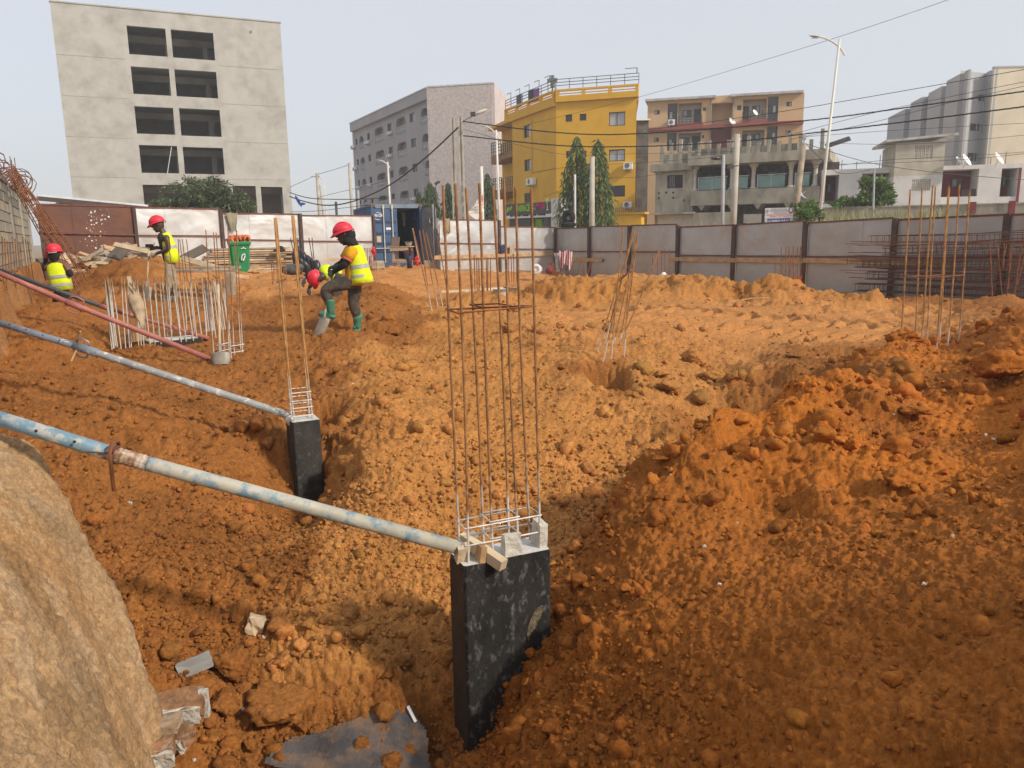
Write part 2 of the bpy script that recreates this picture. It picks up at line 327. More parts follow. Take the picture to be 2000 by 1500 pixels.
def ground(x, y, detail=True, colours=False):
    x = np.asarray(x, float); y = np.asarray(y, float)
    r = np.hypot(x, y - 12); inner = 1 - sstep(24, 34, r)
    near = np.hypot(x, y)
    z0 = np.full_like(x, -1.5); msk = inner > 0
    z0[msk] = np.clip(_chunks(_tps, x[msk], y[msk]), -3.05, .3)
    z = -1.5 + (z0 + 1.5) * inner
    for hx, hy, sx, sy, dep in PHOLES:
        z = z - dep * np.exp(-(((x - hx) / sx) ** 4 + ((y - hy) / sy) ** 4))
    bt = np.clip(((x - BR0.x) * (BR1.x - BR0.x) + (y - BR0.y) * (BR1.y - BR0.y)) / ((BR1.x - BR0.x) ** 2 + (BR1.y - BR0.y) ** 2), 0, 1)
    bd = np.hypot(x - BR0.x - bt * (BR1.x - BR0.x), y - BR0.y - bt * (BR1.y - BR0.y)); bh = np.maximum(0, 1 - bd / 1.15)
    z = z + (.22 + .24 * perlin(x / 1.3, y / 1.3, 63)) * bh * (1.6 - .6 * bh) + ((.11 * fbm(x, y, .45, 4, 64, .6) + .10 * domes(x, y, .3, 65, .6) + .05 * domes(x, y, .14, 66, .7)) * sstep(0, .5, bh) if detail else 0)
    rdm = np.full_like(x, 9.0); rsd = np.zeros_like(x); rt = np.zeros_like(x)
    for i in range(4):
        a_, b_ = RDG[i], RDG[i + 1]; ex, ey = b_.x - a_.x, b_.y - a_.y; el = math.hypot(ex, ey); t = np.clip(((x - a_.x) * ex + (y - a_.y) * ey) / el ** 2, 0, 1)
        dd = np.hypot(x - a_.x - t * ex, y - a_.y - t * ey); up = dd < rdm; rdm = np.where(up, dd, rdm); rsd = np.where(up, ((y - a_.y) * ex - (x - a_.x) * ey) / el, rsd); rt = np.where(up, (i + t) / 4, rt)
    wz = .12 * perlin(x / .6, y / .6, 67); rk = sstep(.12, .32, rt) * (1 - sstep(.93, 1, rt)); z = z + rk * (.17 * np.exp(-((rdm + wz * .6) / .5) ** 2) * (1 + 1.5 * perlin(x / .45, y / .45, 68)) - .34 * (rsd > 0) * sstep(.1, .75, rdm + wz) * (1 - sstep(1.1, 2.4, rdm)))
    pale = np.zeros_like(x); lump = np.ones_like(x) * inner
    # cut beneath the block wall
    q = (x - WA.x) * wnn.x + (y - WA.y) * wnn.y; al = (x - WA.x) * wv.x + (y - WA.y) * wv.y
    qq = q + .22 * perlin(al / .9, al * 0 + 2, 5) + .25 * perlin(x / 1.7, y / 1.7, 6)
    zc = -.50 - np.maximum(0, qq - .05) * 6.0
    use = (zc > z) & (al > -3.6) & (al < 17) & (q > -6) & (z > -9); z = np.where(use, zc, z)
    pale = np.where(use, sstep(-.1, .4, qq) * .8, pale); lump = np.where(use, .9, lump)
    b = (near < 9) & (x < 1.5) & (y > -1); xb, yb = x[b], y[b]
    sd_ = _seg(xb, yb, BPOLY) + .04 * perlin(xb / .4, yb / .4, 21) + .035 * fbm(xb, yb, .16, 4, 22, .6)
    zb = _phi((xb[:, None] - bkp[:, 0]) ** 2 + (yb[:, None] - bkp[:, 1]) ** 2) @ _wb[:_m] + _wb[_m] + _wb[_m + 1] * xb + _wb[_m + 2] * yb
    zb = np.clip(zb, -3, -.95) - 5.5 * np.maximum(0, sd_) - .10 * np.maximum(0, sd_ + .10)
    ub = zb > z[b]; zz = z[b]; zz[ub] = zb[ub]; z[b] = zz
    pp = pale[b]; pp[ub] = 1; pale[b] = pp; ll = lump[b]; ll[ub] = .07; lump[b] = ll
    # wheel tracks: smoother strip with pressed chevrons
    tx, ty = TR1.x - TR0.x, TR1.y - TR0.y; tl = math.hypot(tx, ty)
    ta = ((x - TR0.x) * tx + (y - TR0.y) * ty) / tl; tb = (-(x - TR0.x) * ty + (y - TR0.y) * tx) / tl
    tm = sstep(-2.2, -.3, ta) * (1 - sstep(tl - .3, tl + .8, ta))
    st = tm * np.clip(.65 + 1.1 * perlin(x / .5, y / .5, 44), 0, 1) * ((1 - sstep(.35, .6, np.abs(tb - .55))) + (1 - sstep(.25, .5, np.abs(tb + .75))))
    flat = tm * (1 - sstep(1.0, 1.9, np.abs(tb)))
    lump = lump * (1 - .72 * flat)
    z = z - .035 * st + .11 * st * np.clip(np.sin((ta + .5 * np.abs(tb - .55) + .12 * perlin(x / .4, y / .4, 45)) * 2 * pi / .32) * 1.6, -1, 1) * .5
    if detail:
        rgt = sstep(.3, .9, x - .10 * (y - 3.2)) * (1 - sstep(5.0, 7, near)); lump = lump * (1 - .22 * rgt); zz0 = z; x0_, y0_ = x, y; x = x + .3 * z; y = y + .3 * z
        n1 = fbm(x, y, 1.5, 3, 1); n2 = fbm(x, y, .42, 4, 11, .55)
        rg = 1 - np.abs(fbm(x, y, .8, 4, 31)) * 1.6
        big = sstep(-.15, .5, perlin(x / 1.9, y / 1.9, 41))
        d = .085 * n1 + .065 * n2 * (.45 + big) + .035 * rg * big
        fade = np.clip(2.2 - near / 14, .15, 1)
        d = d + domes(x + .08 * n2, y, .34, 51, .32) * .10 * (.1 + big) + domes(x, y + .05 * n2, .13, 61, .5) * .06 * (.2 + .8 * big)
        d = d + (domes(x, y, .062, 71, .8) * .040 + domes(x + .02 * n2, y, .034, 81, .85) * .026) * fade
        d = d + .016 * fbm(x, y, .06, 4, 91, .7) * fade
        z = z + d * lump - .03 * lump; x, y = x0_, y0_
        ck = np.abs(fbm(x + .1 * n2, y, .30, 4, 95, .55)); pit_ = np.maximum(0, fbm(x, y, .07, 4, 96, .65) - .18)
        z = z + pale * (.014 * fbm(x, y, .22, 6, 97, .68) - .010 * np.exp(-(ck / .03) ** 2) * sstep(-.1, .3, perlin(x / .5, y / .5, 98)) - .025 * pit_ + .009 * fbm(x, y, .03, 3, 99, .65))
    if not colours: return z
    bsh = sstep(.1, .5, bh) * inner
    # soil colours: nearest kinds of the control places, blurred and broken up by noise
    wx = x + .35 * perlin(x / .8, y / .8, 101) * np.clip(near / 6, .4, 2) + .1 * perlin(x / .2, y / .2, 102); wy = y + .35 * perlin(x / .8, y / .8, 103) * np.clip(near / 6, .4, 2)
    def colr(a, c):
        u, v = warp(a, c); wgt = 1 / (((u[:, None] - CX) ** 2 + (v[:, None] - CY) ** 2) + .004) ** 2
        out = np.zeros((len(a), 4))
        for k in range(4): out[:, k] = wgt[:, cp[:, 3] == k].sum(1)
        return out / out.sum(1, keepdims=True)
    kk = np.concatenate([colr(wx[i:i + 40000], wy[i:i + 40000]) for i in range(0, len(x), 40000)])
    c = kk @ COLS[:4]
    e = perlin(x / .55, y / .55, 111) + .5 * perlin(x / .16, y / .16, 112)
    c = c * (1 + .14 * e[:, None] * np.array([1, 1.1, 1.3]))
    rr_ = (sstep(4.6, 6.2, near) * sstep(.0, .8, x - .22 * y) * (1 - sstep(10, 12, near)) * sstep(-.5, .4, perlin(x / .9, y / .9, 151)))[:, None] * kk[:, 2:3]; c = c * (1 - rr_) + np.array([.44, .142, .020]) * rr_  # lit crest coloured brighter orange, the mound's shaded foot left darker
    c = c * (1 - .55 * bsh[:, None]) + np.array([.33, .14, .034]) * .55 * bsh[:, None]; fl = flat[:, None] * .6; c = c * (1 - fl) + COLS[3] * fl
    pe = sstep(-.5, .7, fbm(x, y, .5, 4, 121)); pc = COLS[4] * (1 - .6 * pe[:, None]) + np.array([.40, .215, .085]) * .6 * pe[:, None]; pq = sstep(.25, .5, fbm(x, y, .18, 4, 131, .65))[:, None]; pc = pc * (1 - .22 * pq) + np.array([.52, .42, .30]) * .22 * pq; pd = sstep(.1, .45, fbm(x, y, .9, 4, 141))[:, None]; pc = pc * (1 - .30 * pd)
    c = c * (1 - pale[:, None]) + pc * pale[:, None]
    out_ = 1 - inner; c = c * (1 - out_[:, None]) + np.array([.30, .22, .14]) * out_[:, None]
    return z, np.clip(c, .005, .9)
def G(x, y): return float(ground(np.array([x]), np.array([y]))[0])
def onto(px, py, lo=1.8, hi=45):        # first place where the sight line meets the ground
    t = np.linspace(0, 1, 1500); d = lo * (hi / lo) ** t; r = ray(px, py)
    zz = ground(r.x / r.y * d, d, detail=False); below = np.nonzero(r.z / r.y * d < zz)[0]
    k = d[below[0]] if len(below) else hi
    return P(px, py, k)
def soil_material():
    ma = bpy.data.materials.new('laterite_soil'); ma.use_nodes = True; t = ma.node_tree; N = t.nodes; L = t.links
    b = N['Principled BSDF']; b.inputs['Roughness'].default_value = .95; b.inputs['Specular IOR Level'].default_value = .15
    at = N.new('ShaderNodeAttribute'); at.attribute_name = 'soil'
    g = N.new('ShaderNodeNewGeometry')
    n = N.new('ShaderNodeTexNoise'); n.inputs['Scale'].default_value = 55; n.inputs['Detail'].default_value = 6; n.inputs['Roughness'].default_value = .7; L.new(g.outputs['Position'], n.inputs['Vector'])
    mr = N.new('ShaderNodeMapRange'); mr.inputs['From Min'].default_value = .3; mr.inputs['From Max'].default_value = .7; mr.inputs['To Min'].default_value = .68; mr.inputs['To Max'].default_value = 1.32; L.new(n.outputs[0], mr.inputs[0])
    v = N.new('ShaderNodeTexVoronoi'); v.inputs['Scale'].default_value = 38; L.new(g.outputs['Position'], v.inputs['Vector'])
    sx = N.new('ShaderNodeSeparateColor'); L.new(v.outputs['Color'], sx.inputs[0])
    m2 = N.new('ShaderNodeMapRange'); m2.inputs['To Min'].default_value = .84; m2.inputs['To Max'].default_value = 1.16; L.new(sx.outputs[0], m2.inputs[0])
    mu = N.new('ShaderNodeMath'); mu.operation = 'MULTIPLY'; L.new(mr.outputs[0], mu.inputs[0]); L.new(m2.outputs[0], mu.inputs[1])
    vm = N.new('ShaderNodeVectorMath'); vm.operation = 'SCALE'; L.new(at.outputs['Color'], vm.inputs[0]); L.new(mu.outputs[0], vm.inputs['Scale'])
    L.new(vm.outputs[0], b.inputs['Base Color'])
    n3 = N.new('ShaderNodeTexNoise'); n3.inputs['Scale'].default_value = 90; n3.inputs['Detail'].default_value = 5; n3.inputs['Roughness'].default_value = .7; L.new(g.outputs['Position'], n3.inputs['Vector'])
    bp = N.new('ShaderNodeBump'); bp.inputs['Strength'].default_value = .8; bp.inputs['Distance'].default_value = .012
    L.new(n3.outputs[0], bp.inputs['Height']); L.new(bp.outputs[0], b.inputs['Normal'])
    return ma
SOIL = soil_material()
def np_mesh(name, V, Fq, nside, col=None, smooth=True):
    me = bpy.data.meshes.new(name); me.vertices.add(len(V)); me.vertices.foreach_set('co', V.astype(np.float32).ravel())
    nf = len(Fq); me.loops.add(nf * nside); me.loops.foreach_set('vertex_index', Fq.astype(np.int32).ravel())
    me.polygons.add(nf); me.polygons.foreach_set('loop_start', np.arange(0, nf * nside, nside, dtype=np.int32))
    me.polygons.foreach_set('loop_total', np.full(nf, nside, np.int32))
    if smooth: me.polygons.foreach_set('use_smooth', np.ones(nf, bool))
    me.update(calc_edges=True)
    if col is not None:
        a = me.attributes.new('soil', 'FLOAT_COLOR', 'POINT'); c4 = np.ones((len(V), 4), np.float32); c4[:, :3] = col; a.data.foreach_set('color', c4.ravel())
    return me
az = np.concatenate([np.radians(np.arange(-180, -44, 4.0)), np.radians(np.arange(-44, 44, .115)), np.radians(np.arange(44, 180, 4.0))])
rad = np.concatenate([[.02, .3, .6, .9], np.exp(np.arange(math.log(1.15), math.log(42), .0044)), 42 * 1.25 ** np.arange(0, 16)])
AZ, RR = np.meshgrid(az, rad); gx = (RR * np.sin(AZ)).ravel(); gy = (RR * np.cos(AZ)).ravel()
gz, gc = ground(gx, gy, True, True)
g0 = ground(gx, gy, False); e_ = .03; ga = np.clip((ground(gx + e_, gy, False) - g0) / e_, -1.4, 1.4); gb_ = np.clip((ground(gx, gy + e_, False) - g0) / e_, -1.4, 1.4)
nl = np.sqrt(1 + ga ** 2 + gb_ ** 2); dsp = (gz - g0) / nl * np.where(np.hypot(gx, gy) < 24, 1, 0)
gx, gy, gz = np.where(dsp != 0, gx - ga * dsp, gx), np.where(dsp != 0, gy - gb_ * dsp, gy), np.where(dsp != 0, g0 + dsp, gz)
na, nr = len(az), len(rad); ii = np.arange(nr - 1)[:, None] * na + np.arange(na)[None]; jj = np.arange(nr - 1)[:, None] * na + (np.arange(na)[None] + 1) % na
FQ = np.stack([ii, jj, jj + na, ii + na], -1).reshape(-1, 4)
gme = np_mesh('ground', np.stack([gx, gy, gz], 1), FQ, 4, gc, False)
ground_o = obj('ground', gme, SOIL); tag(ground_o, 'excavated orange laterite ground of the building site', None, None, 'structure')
# ---- loose clods: real lumps scattered over the slopes
def ico(sub):
    b = bmesh.new(); bmesh.ops.create_icosphere(b, subdivisions=sub, radius=1.0)
    v = np.array([tuple(q.co) for q in b.verts]); f = np.array([[q.index for q in p.verts] for p in b.faces]); b.free(); return v, f
rng = np.random.default_rng(5)
def lump_shape(sub, seed):
    v, f = ico(sub); g = np.random.default_rng(seed)
    k = g.normal(size=(9, 3)); k /= np.linalg.norm(k, axis=1)[:, None]
    h = .42 + .5 * g.random(9); dd = v @ k.T
    s = np.min(np.where(dd > .15, h / np.maximum(dd, .15), 9), 1); s = np.minimum(s, 1.15)
    return v * s[:, None] * (1 + .07 * g.normal(size=(len(v), 1))) * (1, .85 + .2 * g.random(), .7 + .2 * g.random()), f
SH2 = [lump_shape(2, i) for i in range(7)]; SH1 = [lump_shape(1, 50 + i) for i in range(7)]
def scatter(name, n, shapes, smin, smax, amin, amax, rmin, rmax, dens, pw=2.2, sink=.25):
    a = np.radians(rng.uniform(amin, amax, n)); r = rmin * (rmax / rmin) ** rng.random(n)
    x = r * np.sin(a); y = r * np.cos(a); keep = rng.random(n) < dens(x, y, r); x, y, r = x[keep], y[keep], r[keep]; n = len(x)
    z, c = ground(x, y, True, True)
    s = smin * (1 - rng.random(n)) ** (-1 / pw); s = np.clip(s, smin, smax) * np.clip(r / 5.5, .75, 1.5)
    c = c * rng.uniform(.75, 1.25, (n, 1)) * (1 + rng.uniform(-.06, .06, (n, 3)))
    sid = rng.integers(0, len(shapes), n); VV = []; FF = []; CC = []; off = 0
    th = rng.uniform(0, 2 * pi, n); ph = rng.uniform(-.6, .6, n)
    for k, (v, f) in enumerate(shapes):
        q = np.nonzero(sid == k)[0]
        if not len(q): continue
        ct, st, cp_, sp = np.cos(th[q]), np.sin(th[q]), np.cos(ph[q]), np.sin(ph[q])
        X = v[None, :, 0] * cp_[:, None] - v[None, :, 2] * sp[:, None]; Z = v[None, :, 0] * sp[:, None] + v[None, :, 2] * cp_[:, None]; Y = np.broadcast_to(v[None, :, 1], X.shape)
        XX = X * ct[:, None] - Y * st[:, None]; YY = X * st[:, None] + Y * ct[:, None]
        pts = np.stack([XX * s[q][:, None] + x[q][:, None], YY * s[q][:, None] + y[q][:, None], Z * s[q][:, None] + (z[q] + s[q] * (.5 - sink))[:, None]], -1)
        VV.append(pts.reshape(-1, 3)); CC.append(np.repeat(c[q], len(v), 0))
        FF.append((f[None] + (np.arange(len(q)) * len(v))[:, None, None] + off).reshape(-1, 3)); off += len(q) * len(v)
    me = np_mesh(name, np.concatenate(VV), np.concatenate(FF), 3, np.concatenate(CC), smooth=False)
    o = obj(name, me, SOIL); tag(o, None, None, None, 'stuff'); return o
def d_slope(x, y, r):
    u = perlin(x / .7, y / .7, 201) * .5 + .5; z = ground(x, y, False)
    pit = sstep(-1.75, -2.3, z) * (1 - sstep(7, 9.5, r)); right = sstep(.1, .6, x - .10 * (y - 3.2)) * (1 - sstep(5.2, 7, r))
    inb = _seg(x, y, BPOLY) < .2
    t = np.clip(.10 + .40 * u ** 2 + .8 * pit - .12 * right, .08, 1) * (~inb)
    return np.where(r > 12, t * .45, t)
o = scatter('soil_clods', 9000, SH2, .014, .07, -42, 40, 2.3, 22, d_slope, 2.3); tag(o, 'crumbled orange clods strewn over the pit slopes')
o = scatter('soil_clods', 90000, SH1, .007, .026, -42, 40, 2.2, 16, d_slope, 1.9); tag(o, 'small crumbs of soil lying thick on the slopes')
def rough_lump(seed):
    v, f = lump_shape(3, seed); return v * (1 + .16 * fbm(v[:, 0] * 1.0 + 2 * v[:, 2], v[:, 1] - 2 * v[:, 2], .7, 4, seed, .6))[:, None], f
CREST = [P(*q) for q in ((1080, 1240, 4.0), (1270, 945, 5.3), (1400, 872, 5.8), (1560, 800, 6.4), (1700, 765, 7.0), (1770, 670, 9.3), (1960, 640, 9.0), (1900, 745, 7.2), (1650, 880, 5.4), (1800, 980, 4.4), (560, 1390, 4.1), (430, 1350, 4.2), (760, 1330, 4.3), (840, 1390, 4.1), (620, 1330, 4.4), (1300, 760, 9.8), (1420, 745, 9.8), (1180, 900, 6.9), (420, 1200, 4.7), (700, 620, 13), (1120, 640, 12.2))]
def d_crest(x, y, r):
    t = np.zeros_like(x)
    for q in CREST: t = np.maximum(t, np.exp(-((x - q.x) ** 2 + (y - q.y) ** 2) / (.035 * q.length ** 1.25)))
    return np.clip(t * 1.2 - .1, 0, 1) * (_seg(x, y, BPOLY) > .25)
o = scatter('soil_clods', 2600, [rough_lump(400 + i) for i in range(6)], .022, .085, -40, 38, 3.2, 17, d_crest, 1.6); tag(o, 'larger broken clods lying along the mound crest and pit bottom')
# ================================================================= BUILDINGS BEYOND THE FENCE
GZ = -1.5
CONC = M('raw_concrete', (.37, .36, .33), .9, .13, 1.1, col2=(.43, .42, .39), thr=.54, sc2=.7, bump=.15, bscale=6)
CONC_D = M('dull_concrete', (.30, .285, .25), .9, .15, .5)
GLASS_D = M('dark_glass', (.025, .028, .032), .12, .1, .3, spec=.6)
GLASS_L = M('curtained_glass', (.42, .44, .45), .25, .15, .8)
FR_D = M('dark_frame', (.06, .045, .04), .5, .1)
FR_G = M('grey_frame', (.42, .43, .44), .5, .1)
WHITE = M('white_paint', (.78, .77, .75), .6, .04)
BLACK = M('black_rubber', (.018, .018, .019), .8, .2)
STEEL = M('galvanised_steel', (.52, .53, .54), .45, .1, 4, metal=.6)
def wall_mesh(mb, pl, s0, s1, z0, z1, holes, dep=.25, off=0.0, back=None):
    """A wall face with real openings: holes (s0,s1,z0,z1,chamfer,depth); BACK collects the faces at the back of the holes."""
    su = sorted({s0, s1} | {h[0] for h in holes} | {h[1] for h in holes}); zu = sorted({z0, z1} | {h[2] for h in holes} | {h[3] for h in holes})
    su = [s for s in su if s0 - 1e-6 <= s <= s1 + 1e-6]; zu = [z for z in zu if z0 - 1e-6 <= z <= z1 + 1e-6]
    for i in range(len(su) - 1):
        for j in range(len(zu) - 1):
            sm, zm = (su[i] + su[i + 1]) / 2, (zu[j] + zu[j + 1]) / 2
            if any(h[0] < sm < h[1] and h[2] < zm < h[3] for h in holes): continue
            mb.quad(pl.pt(su[i], zu[j], off), pl.pt(su[i + 1], zu[j], off), pl.pt(su[i + 1], zu[j + 1], off), pl.pt(su[i], zu[j + 1], off))
    for h in holes:
        a, b, c, d = h[:4]; ch = h[4] if len(h) > 4 else 0; dp = h[5] if len(h) > 5 else dep
        f = lambda s, z, o: pl.pt(s, z, off - o)
        mb.quad(f(a, c, 0), f(b, c, 0), f(b, c, dp), f(a, c, dp)); mb.quad(f(a, d, dp), f(b, d, dp), f(b, d, 0), f(a, d, 0))
        mb.quad(f(a, c, 0), f(a, c, dp), f(a, d, dp), f(a, d, 0)); mb.quad(f(b, c, dp), f(b, c, 0), f(b, d, 0), f(b, d, dp))
        if ch:
            for e, sg in ((a, 1), (b, -1)):
                p = [f(e, d - ch, -.004), f(e, d, -.004), f(e + sg * ch, d, -.004)]; q = [f(e, d - ch, .3), f(e, d, .3), f(e + sg * ch, d, .3)]
                mb.add(p + q, ((0, 1, 2), (5, 4, 3), (0, 2, 5, 3)))
        if back is not None: back.quad(f(a, c, dp - .002), f(b, c, dp - .002), f(b, d, dp - .002), f(a, d, dp - .002))
def window(pl, r, parent, off=-.12, fm=None, gm=None, mull=1, fw=.06, bars=0, name='window', light=None):
    """A framed window as a part, its panes as sub-parts."""
    a, b, c, d = r; mb = MB()
    mb.pbox(pl, a, a + fw, c, d, off - .05, off + .03); mb.pbox(pl, b - fw, b, c, d, off - .05, off + .03)
    mb.pbox(pl, a + fw, b - fw, c, c + fw, off - .05, off + .03); mb.pbox(pl, a + fw, b - fw, d - fw, d, off - .05, off + .03)
    for i in range(1, mull + 1):
        s = a + (b - a) * i / (mull + 1); mb.pbox(pl, s - fw * .4, s + fw * .4, c + fw, d - fw, off - .05, off + .025)
    w = obj(name, mb, fm or FR_D, parent)
    for i in range(mull + 1):
        s0 = a + fw + (b - a - 2 * fw) * i / (mull + 1); s1 = a + fw + (b - a - 2 * fw) * (i + 1) / (mull + 1)
        gg = gm or GLASS_D
        if light is not None and i == light: gg = GLASS_L
        obj('pane', MB().pbox(pl, s0, s1, c + fw, d - fw, off - .06, off - .02), gg, w)
    if bars:
        g = MB()
        for i in range(1, bars + 1):
            z = c + (d - c) * i / (bars + 1); g.pbox(pl, a + fw, b - fw, z - .02, z + .02, off + .035, off + .06)
        obj('grille', g, FR_D if fm is None else fm, w)
    return w
def air_con(pl, x0, x1, y0, y1, parent, sc=1.0):
    a, b, c, d = pl.rect(x0, x1, y0, y1)
    o = obj('air_conditioner', MB().pbox(pl, a, b, c, d, .08, .38), WHITE, parent)
    cx, cz, r = a + (b - a) * .42, (c + d) / 2, (d - c) * .38
    f = MB(); ring = [pl.pt(cx + r * cos(2 * pi * k / 14), cz + r * sin(2 * pi * k / 14), .383) for k in range(14)]; f.add(ring + [q + pl.n * .012 for q in ring], [tuple(range(14, 28))] + [(k, (k + 1) % 14, (k + 1) % 14 + 14, k + 14) for k in range(14)])
    obj('fan_grille', f, M('fan_grey', (.16, .16, .165), .6), o)
    obj('bracket', MB().pbox(pl, a + .1, a + .15, c - .1, c, 0, .36).pbox(pl, b - .15, b - .1, c - .1, c, 0, .36), STEEL, o)
def railing(pl, a, b, c, d, parent, off, n=8, mat=None, r=.022, rails=3, name='railing', glass=None):
    mb = MB()
    for i in range(n + 1):
        s = a + (b - a) * i / n; mb.pbox(pl, s - r, s + r, c, d, off - r, off + r)
    for k in range(rails):
        z = d - (d - c) * k / rails; mb.pbox(pl, a, b, z - r * .8, z + r * .8, off - r * 1.3, off + r * 1.3)
    return obj(name, mb, mat or STEEL, parent)
def shell(pl, s0, s1, z0, z1, depth, parent, mat, roof=True, name='wall', gap=.0):
    """Sides, back and roof behind a facade."""
    mb = MB(); f = lambda s, z, o: pl.pt(s, z, -o)
    mb.quad(f(s1, z0, gap), f(s1, z0, depth), f(s1, z1, depth), f(s1, z1, gap)); mb.quad(f(s0, z0, depth), f(s0, z0, gap), f(s0, z1, gap), f(s0, z1, depth))
    mb.quad(f(s1, z0, depth), f(s0, z0, depth), f(s0, z1, depth), f(s1, z1, depth))
    if roof: mb.quad(f(s0, z1, gap), f(s1, z1, gap), f(s1, z1, depth), f(s0, z1, depth))
    return obj(name, mb, mat, parent)
# ---- unfinished concrete block (left)
pl, zt = level_plane((97, 3), 60, (547, 45))
B = thing('concrete_building', 'bare concrete six storey building shell with two columns of open window holes', 'building', pl.pt(pl.len / 2, GZ))
wins = []
for (x0, x1, y0, y1), (x2, x3, y2, y3) in ((((250, 325, 53, 108)), (336, 418, 61, 115)), ((258, 332, 132, 185), (343, 424, 138, 190)), ((265, 340, 209, 262), (352, 431, 213, 266)), ((274, 348, 284, 338), (359, 437, 288, 340))):
    wins += [pl.rect(x0, x1, y0, y1), pl.rect(x2, x3, y2, y3)]
w5 = [pl.rect(281, 354, 361, 415), pl.rect(362, 441, 361, 415), pl.rect(456, 501, 363, 415), pl.rect(511, 553, 365, 415)]
w5 = [(a, b, GZ + .02, d) for a, b, c, d in w5]
rows = sorted({round(h[2], 2) for h in wins})
holes = wins + w5
mb = MB(); wall_mesh(mb, pl, 0, pl.len, GZ, zt, holes, .35)
DPT = 9.0
f = lambda s, z, o: pl.pt(s, z, -o)
mb.quad(f(pl.len, GZ, 0), f(pl.len, GZ, DPT), f(pl.len, zt, DPT), f(pl.len, zt, 0)); mb.quad(f(0, GZ, DPT), f(0, GZ, 0), f(0, zt, 0), f(0, zt, DPT))
mb.quad(f(pl.len, GZ, DPT), f(0, GZ, DPT), f(0, zt, DPT), f(pl.len, zt, DPT)); mb.quad(f(0, zt, 0), f(pl.len, zt, 0), f(pl.len, zt, DPT), f(0, zt, DPT))
obj('wall', mb, CONC, B)
mb = MB(); mb.pbox(pl, -.06, pl.len + .06, zt + .004, zt + .10, -DPT - .05, .06); obj('coping', mb, CONC, B)
for j, h in enumerate(wins[::2] + [w5[0]]):
    zf = h[2] - .35
    if j < 4: obj('floor_slab', MB().pbox(pl, .3, pl.len - .3, zf - .2, zf, -DPT + .1, -.36), CONC_D, B)
    obj('beam', MB().pbox(pl, .3, pl.len - .3, h[3] - .45, h[3] + .05, -3.6, -3.2), CONC_D, B)
    for k, s in enumerate((h[1] + .15, wins[1][1] - .5, h[0] - 1.5)):
        obj('column', MB().pbox(pl, s - .2, s + .2, zf, h[3] - .46 if j < 5 else zt, -3.58, -3.22), CONC_D, B)
for j, h in enumerate(wins[::2]): [obj('pour_line', MB().pbox(pl, a_, b_, h[2] - .40, h[2] - .36, .002, .014), M('pour_line', (.325, .315, .285), .95), B) for a_, b_ in ((.02, h[0] - .3), (wins[2 * j + 1][1] + .3, pl.len - .02))]
for (x, y0, y1) in ((560, 375, 415), (510, 372, 415)):
    s, z = pl.hit(x, y1); obj('column', MB().pbox(pl, s - .12, s + .12, GZ, pl.hit(x, y0)[1], -2.2, -1.9), CONC, B)
mb = MB(); s, z = pl.hit(490, 62); ring = [pl.pt(s + .09 * cos(k), z + .09 * sin(k), .03) for k in np.arange(0, 6.28, .63)]; mb.tube(ring + ring[:1], .03, 5); obj('pipe_ring', mb, CONC_D, B)
s0, z0 = pl.hit(335, 287); s1, z1 = pl.hit(327, 338); obj('rope', MB().tube([pl.pt(s0, z0, .02), pl.pt(s1, z1, -.1)], .025, 4), WHITE, B)
# ---- grey pink apartment block
APT = M('grey_pink_render', (.36, .34, .35), .9, .07, .5, col2=(.29, .275, .28), thr=.62, sc2=.25, stretch=(1, 1, .25), bump=.1, bscale=20)
APT_IN = M('peach_balcony_render', (.40, .24, .17), .9, .1)
def tile_cladding():
    ma = bpy.data.materials.new('mosaic_cladding'); ma.use_nodes = True; t = ma.node_tree; N = t.nodes; L = t.links
    b = N['Principled BSDF']; b.inputs['Roughness'].default_value = .6
    g = N.new('ShaderNodeTexCoord'); v = N.new('ShaderNodeTexVoronoi'); v.inputs['Scale'].default_value = 7; v.distance = 'MANHATTAN'; L.new(g.outputs['Object'], v.inputs['Vector'])
    s = N.new('ShaderNodeSeparateColor'); L.new(v.outputs['Color'], s.inputs[0])
    r = N.new('ShaderNodeValToRGB'); r.color_ramp.elements[0].color = (.40, .345, .335, 1); r.color_ramp.elements[1].color = (.56, .505, .485, 1); L.new(s.outputs[0], r.inputs[0]); L.new(r.outputs[0], b.inputs['Base Color'])
    return ma
TILE = tile_cladding()
pl, zt = level_plane((833, 172), 86, (683, 242)); pl = Plane((pl.o + pl.d * pl.len)[:2], pl.o[:2])
B = thing('apartment_building', 'grey pink four storey apartment block with arched balconies and mosaic clad side', 'building', pl.pt(pl.len / 2, GZ))
S_, O_ = 5.769, (680, 160)
apl = pl.moved(-.45)
def cr(x0, x1, y0, y1, sc=S_, og=O_): return apl.rect(og[0] + x0 / sc, og[0] + x1 / sc, og[1] + y0 / sc, og[1] + y1 / sc)
WN = ((80, 104, 640, 708), (211, 243, 575, 652), (441, 488, 470, 553), (690, 748, 350, 452), (912, 928, 258, 314), (97, 120, 872, 940), (227, 257, 820, 895), (457, 503, 733, 808), (707, 767, 636, 735), (928, 941, 563, 620), (110, 132, 1105, 1172), (241, 270, 1068, 1142), (473, 515, 995, 1080), (723, 780, 922, 1013), (847, 857, 895, 942), (947, 961, 864, 916), (124, 147, 1335, 1378), (256, 285, 1312, 1368), (489, 527, 1258, 1322), (737, 793, 1202, 1288), (859, 871, 1182, 1228))
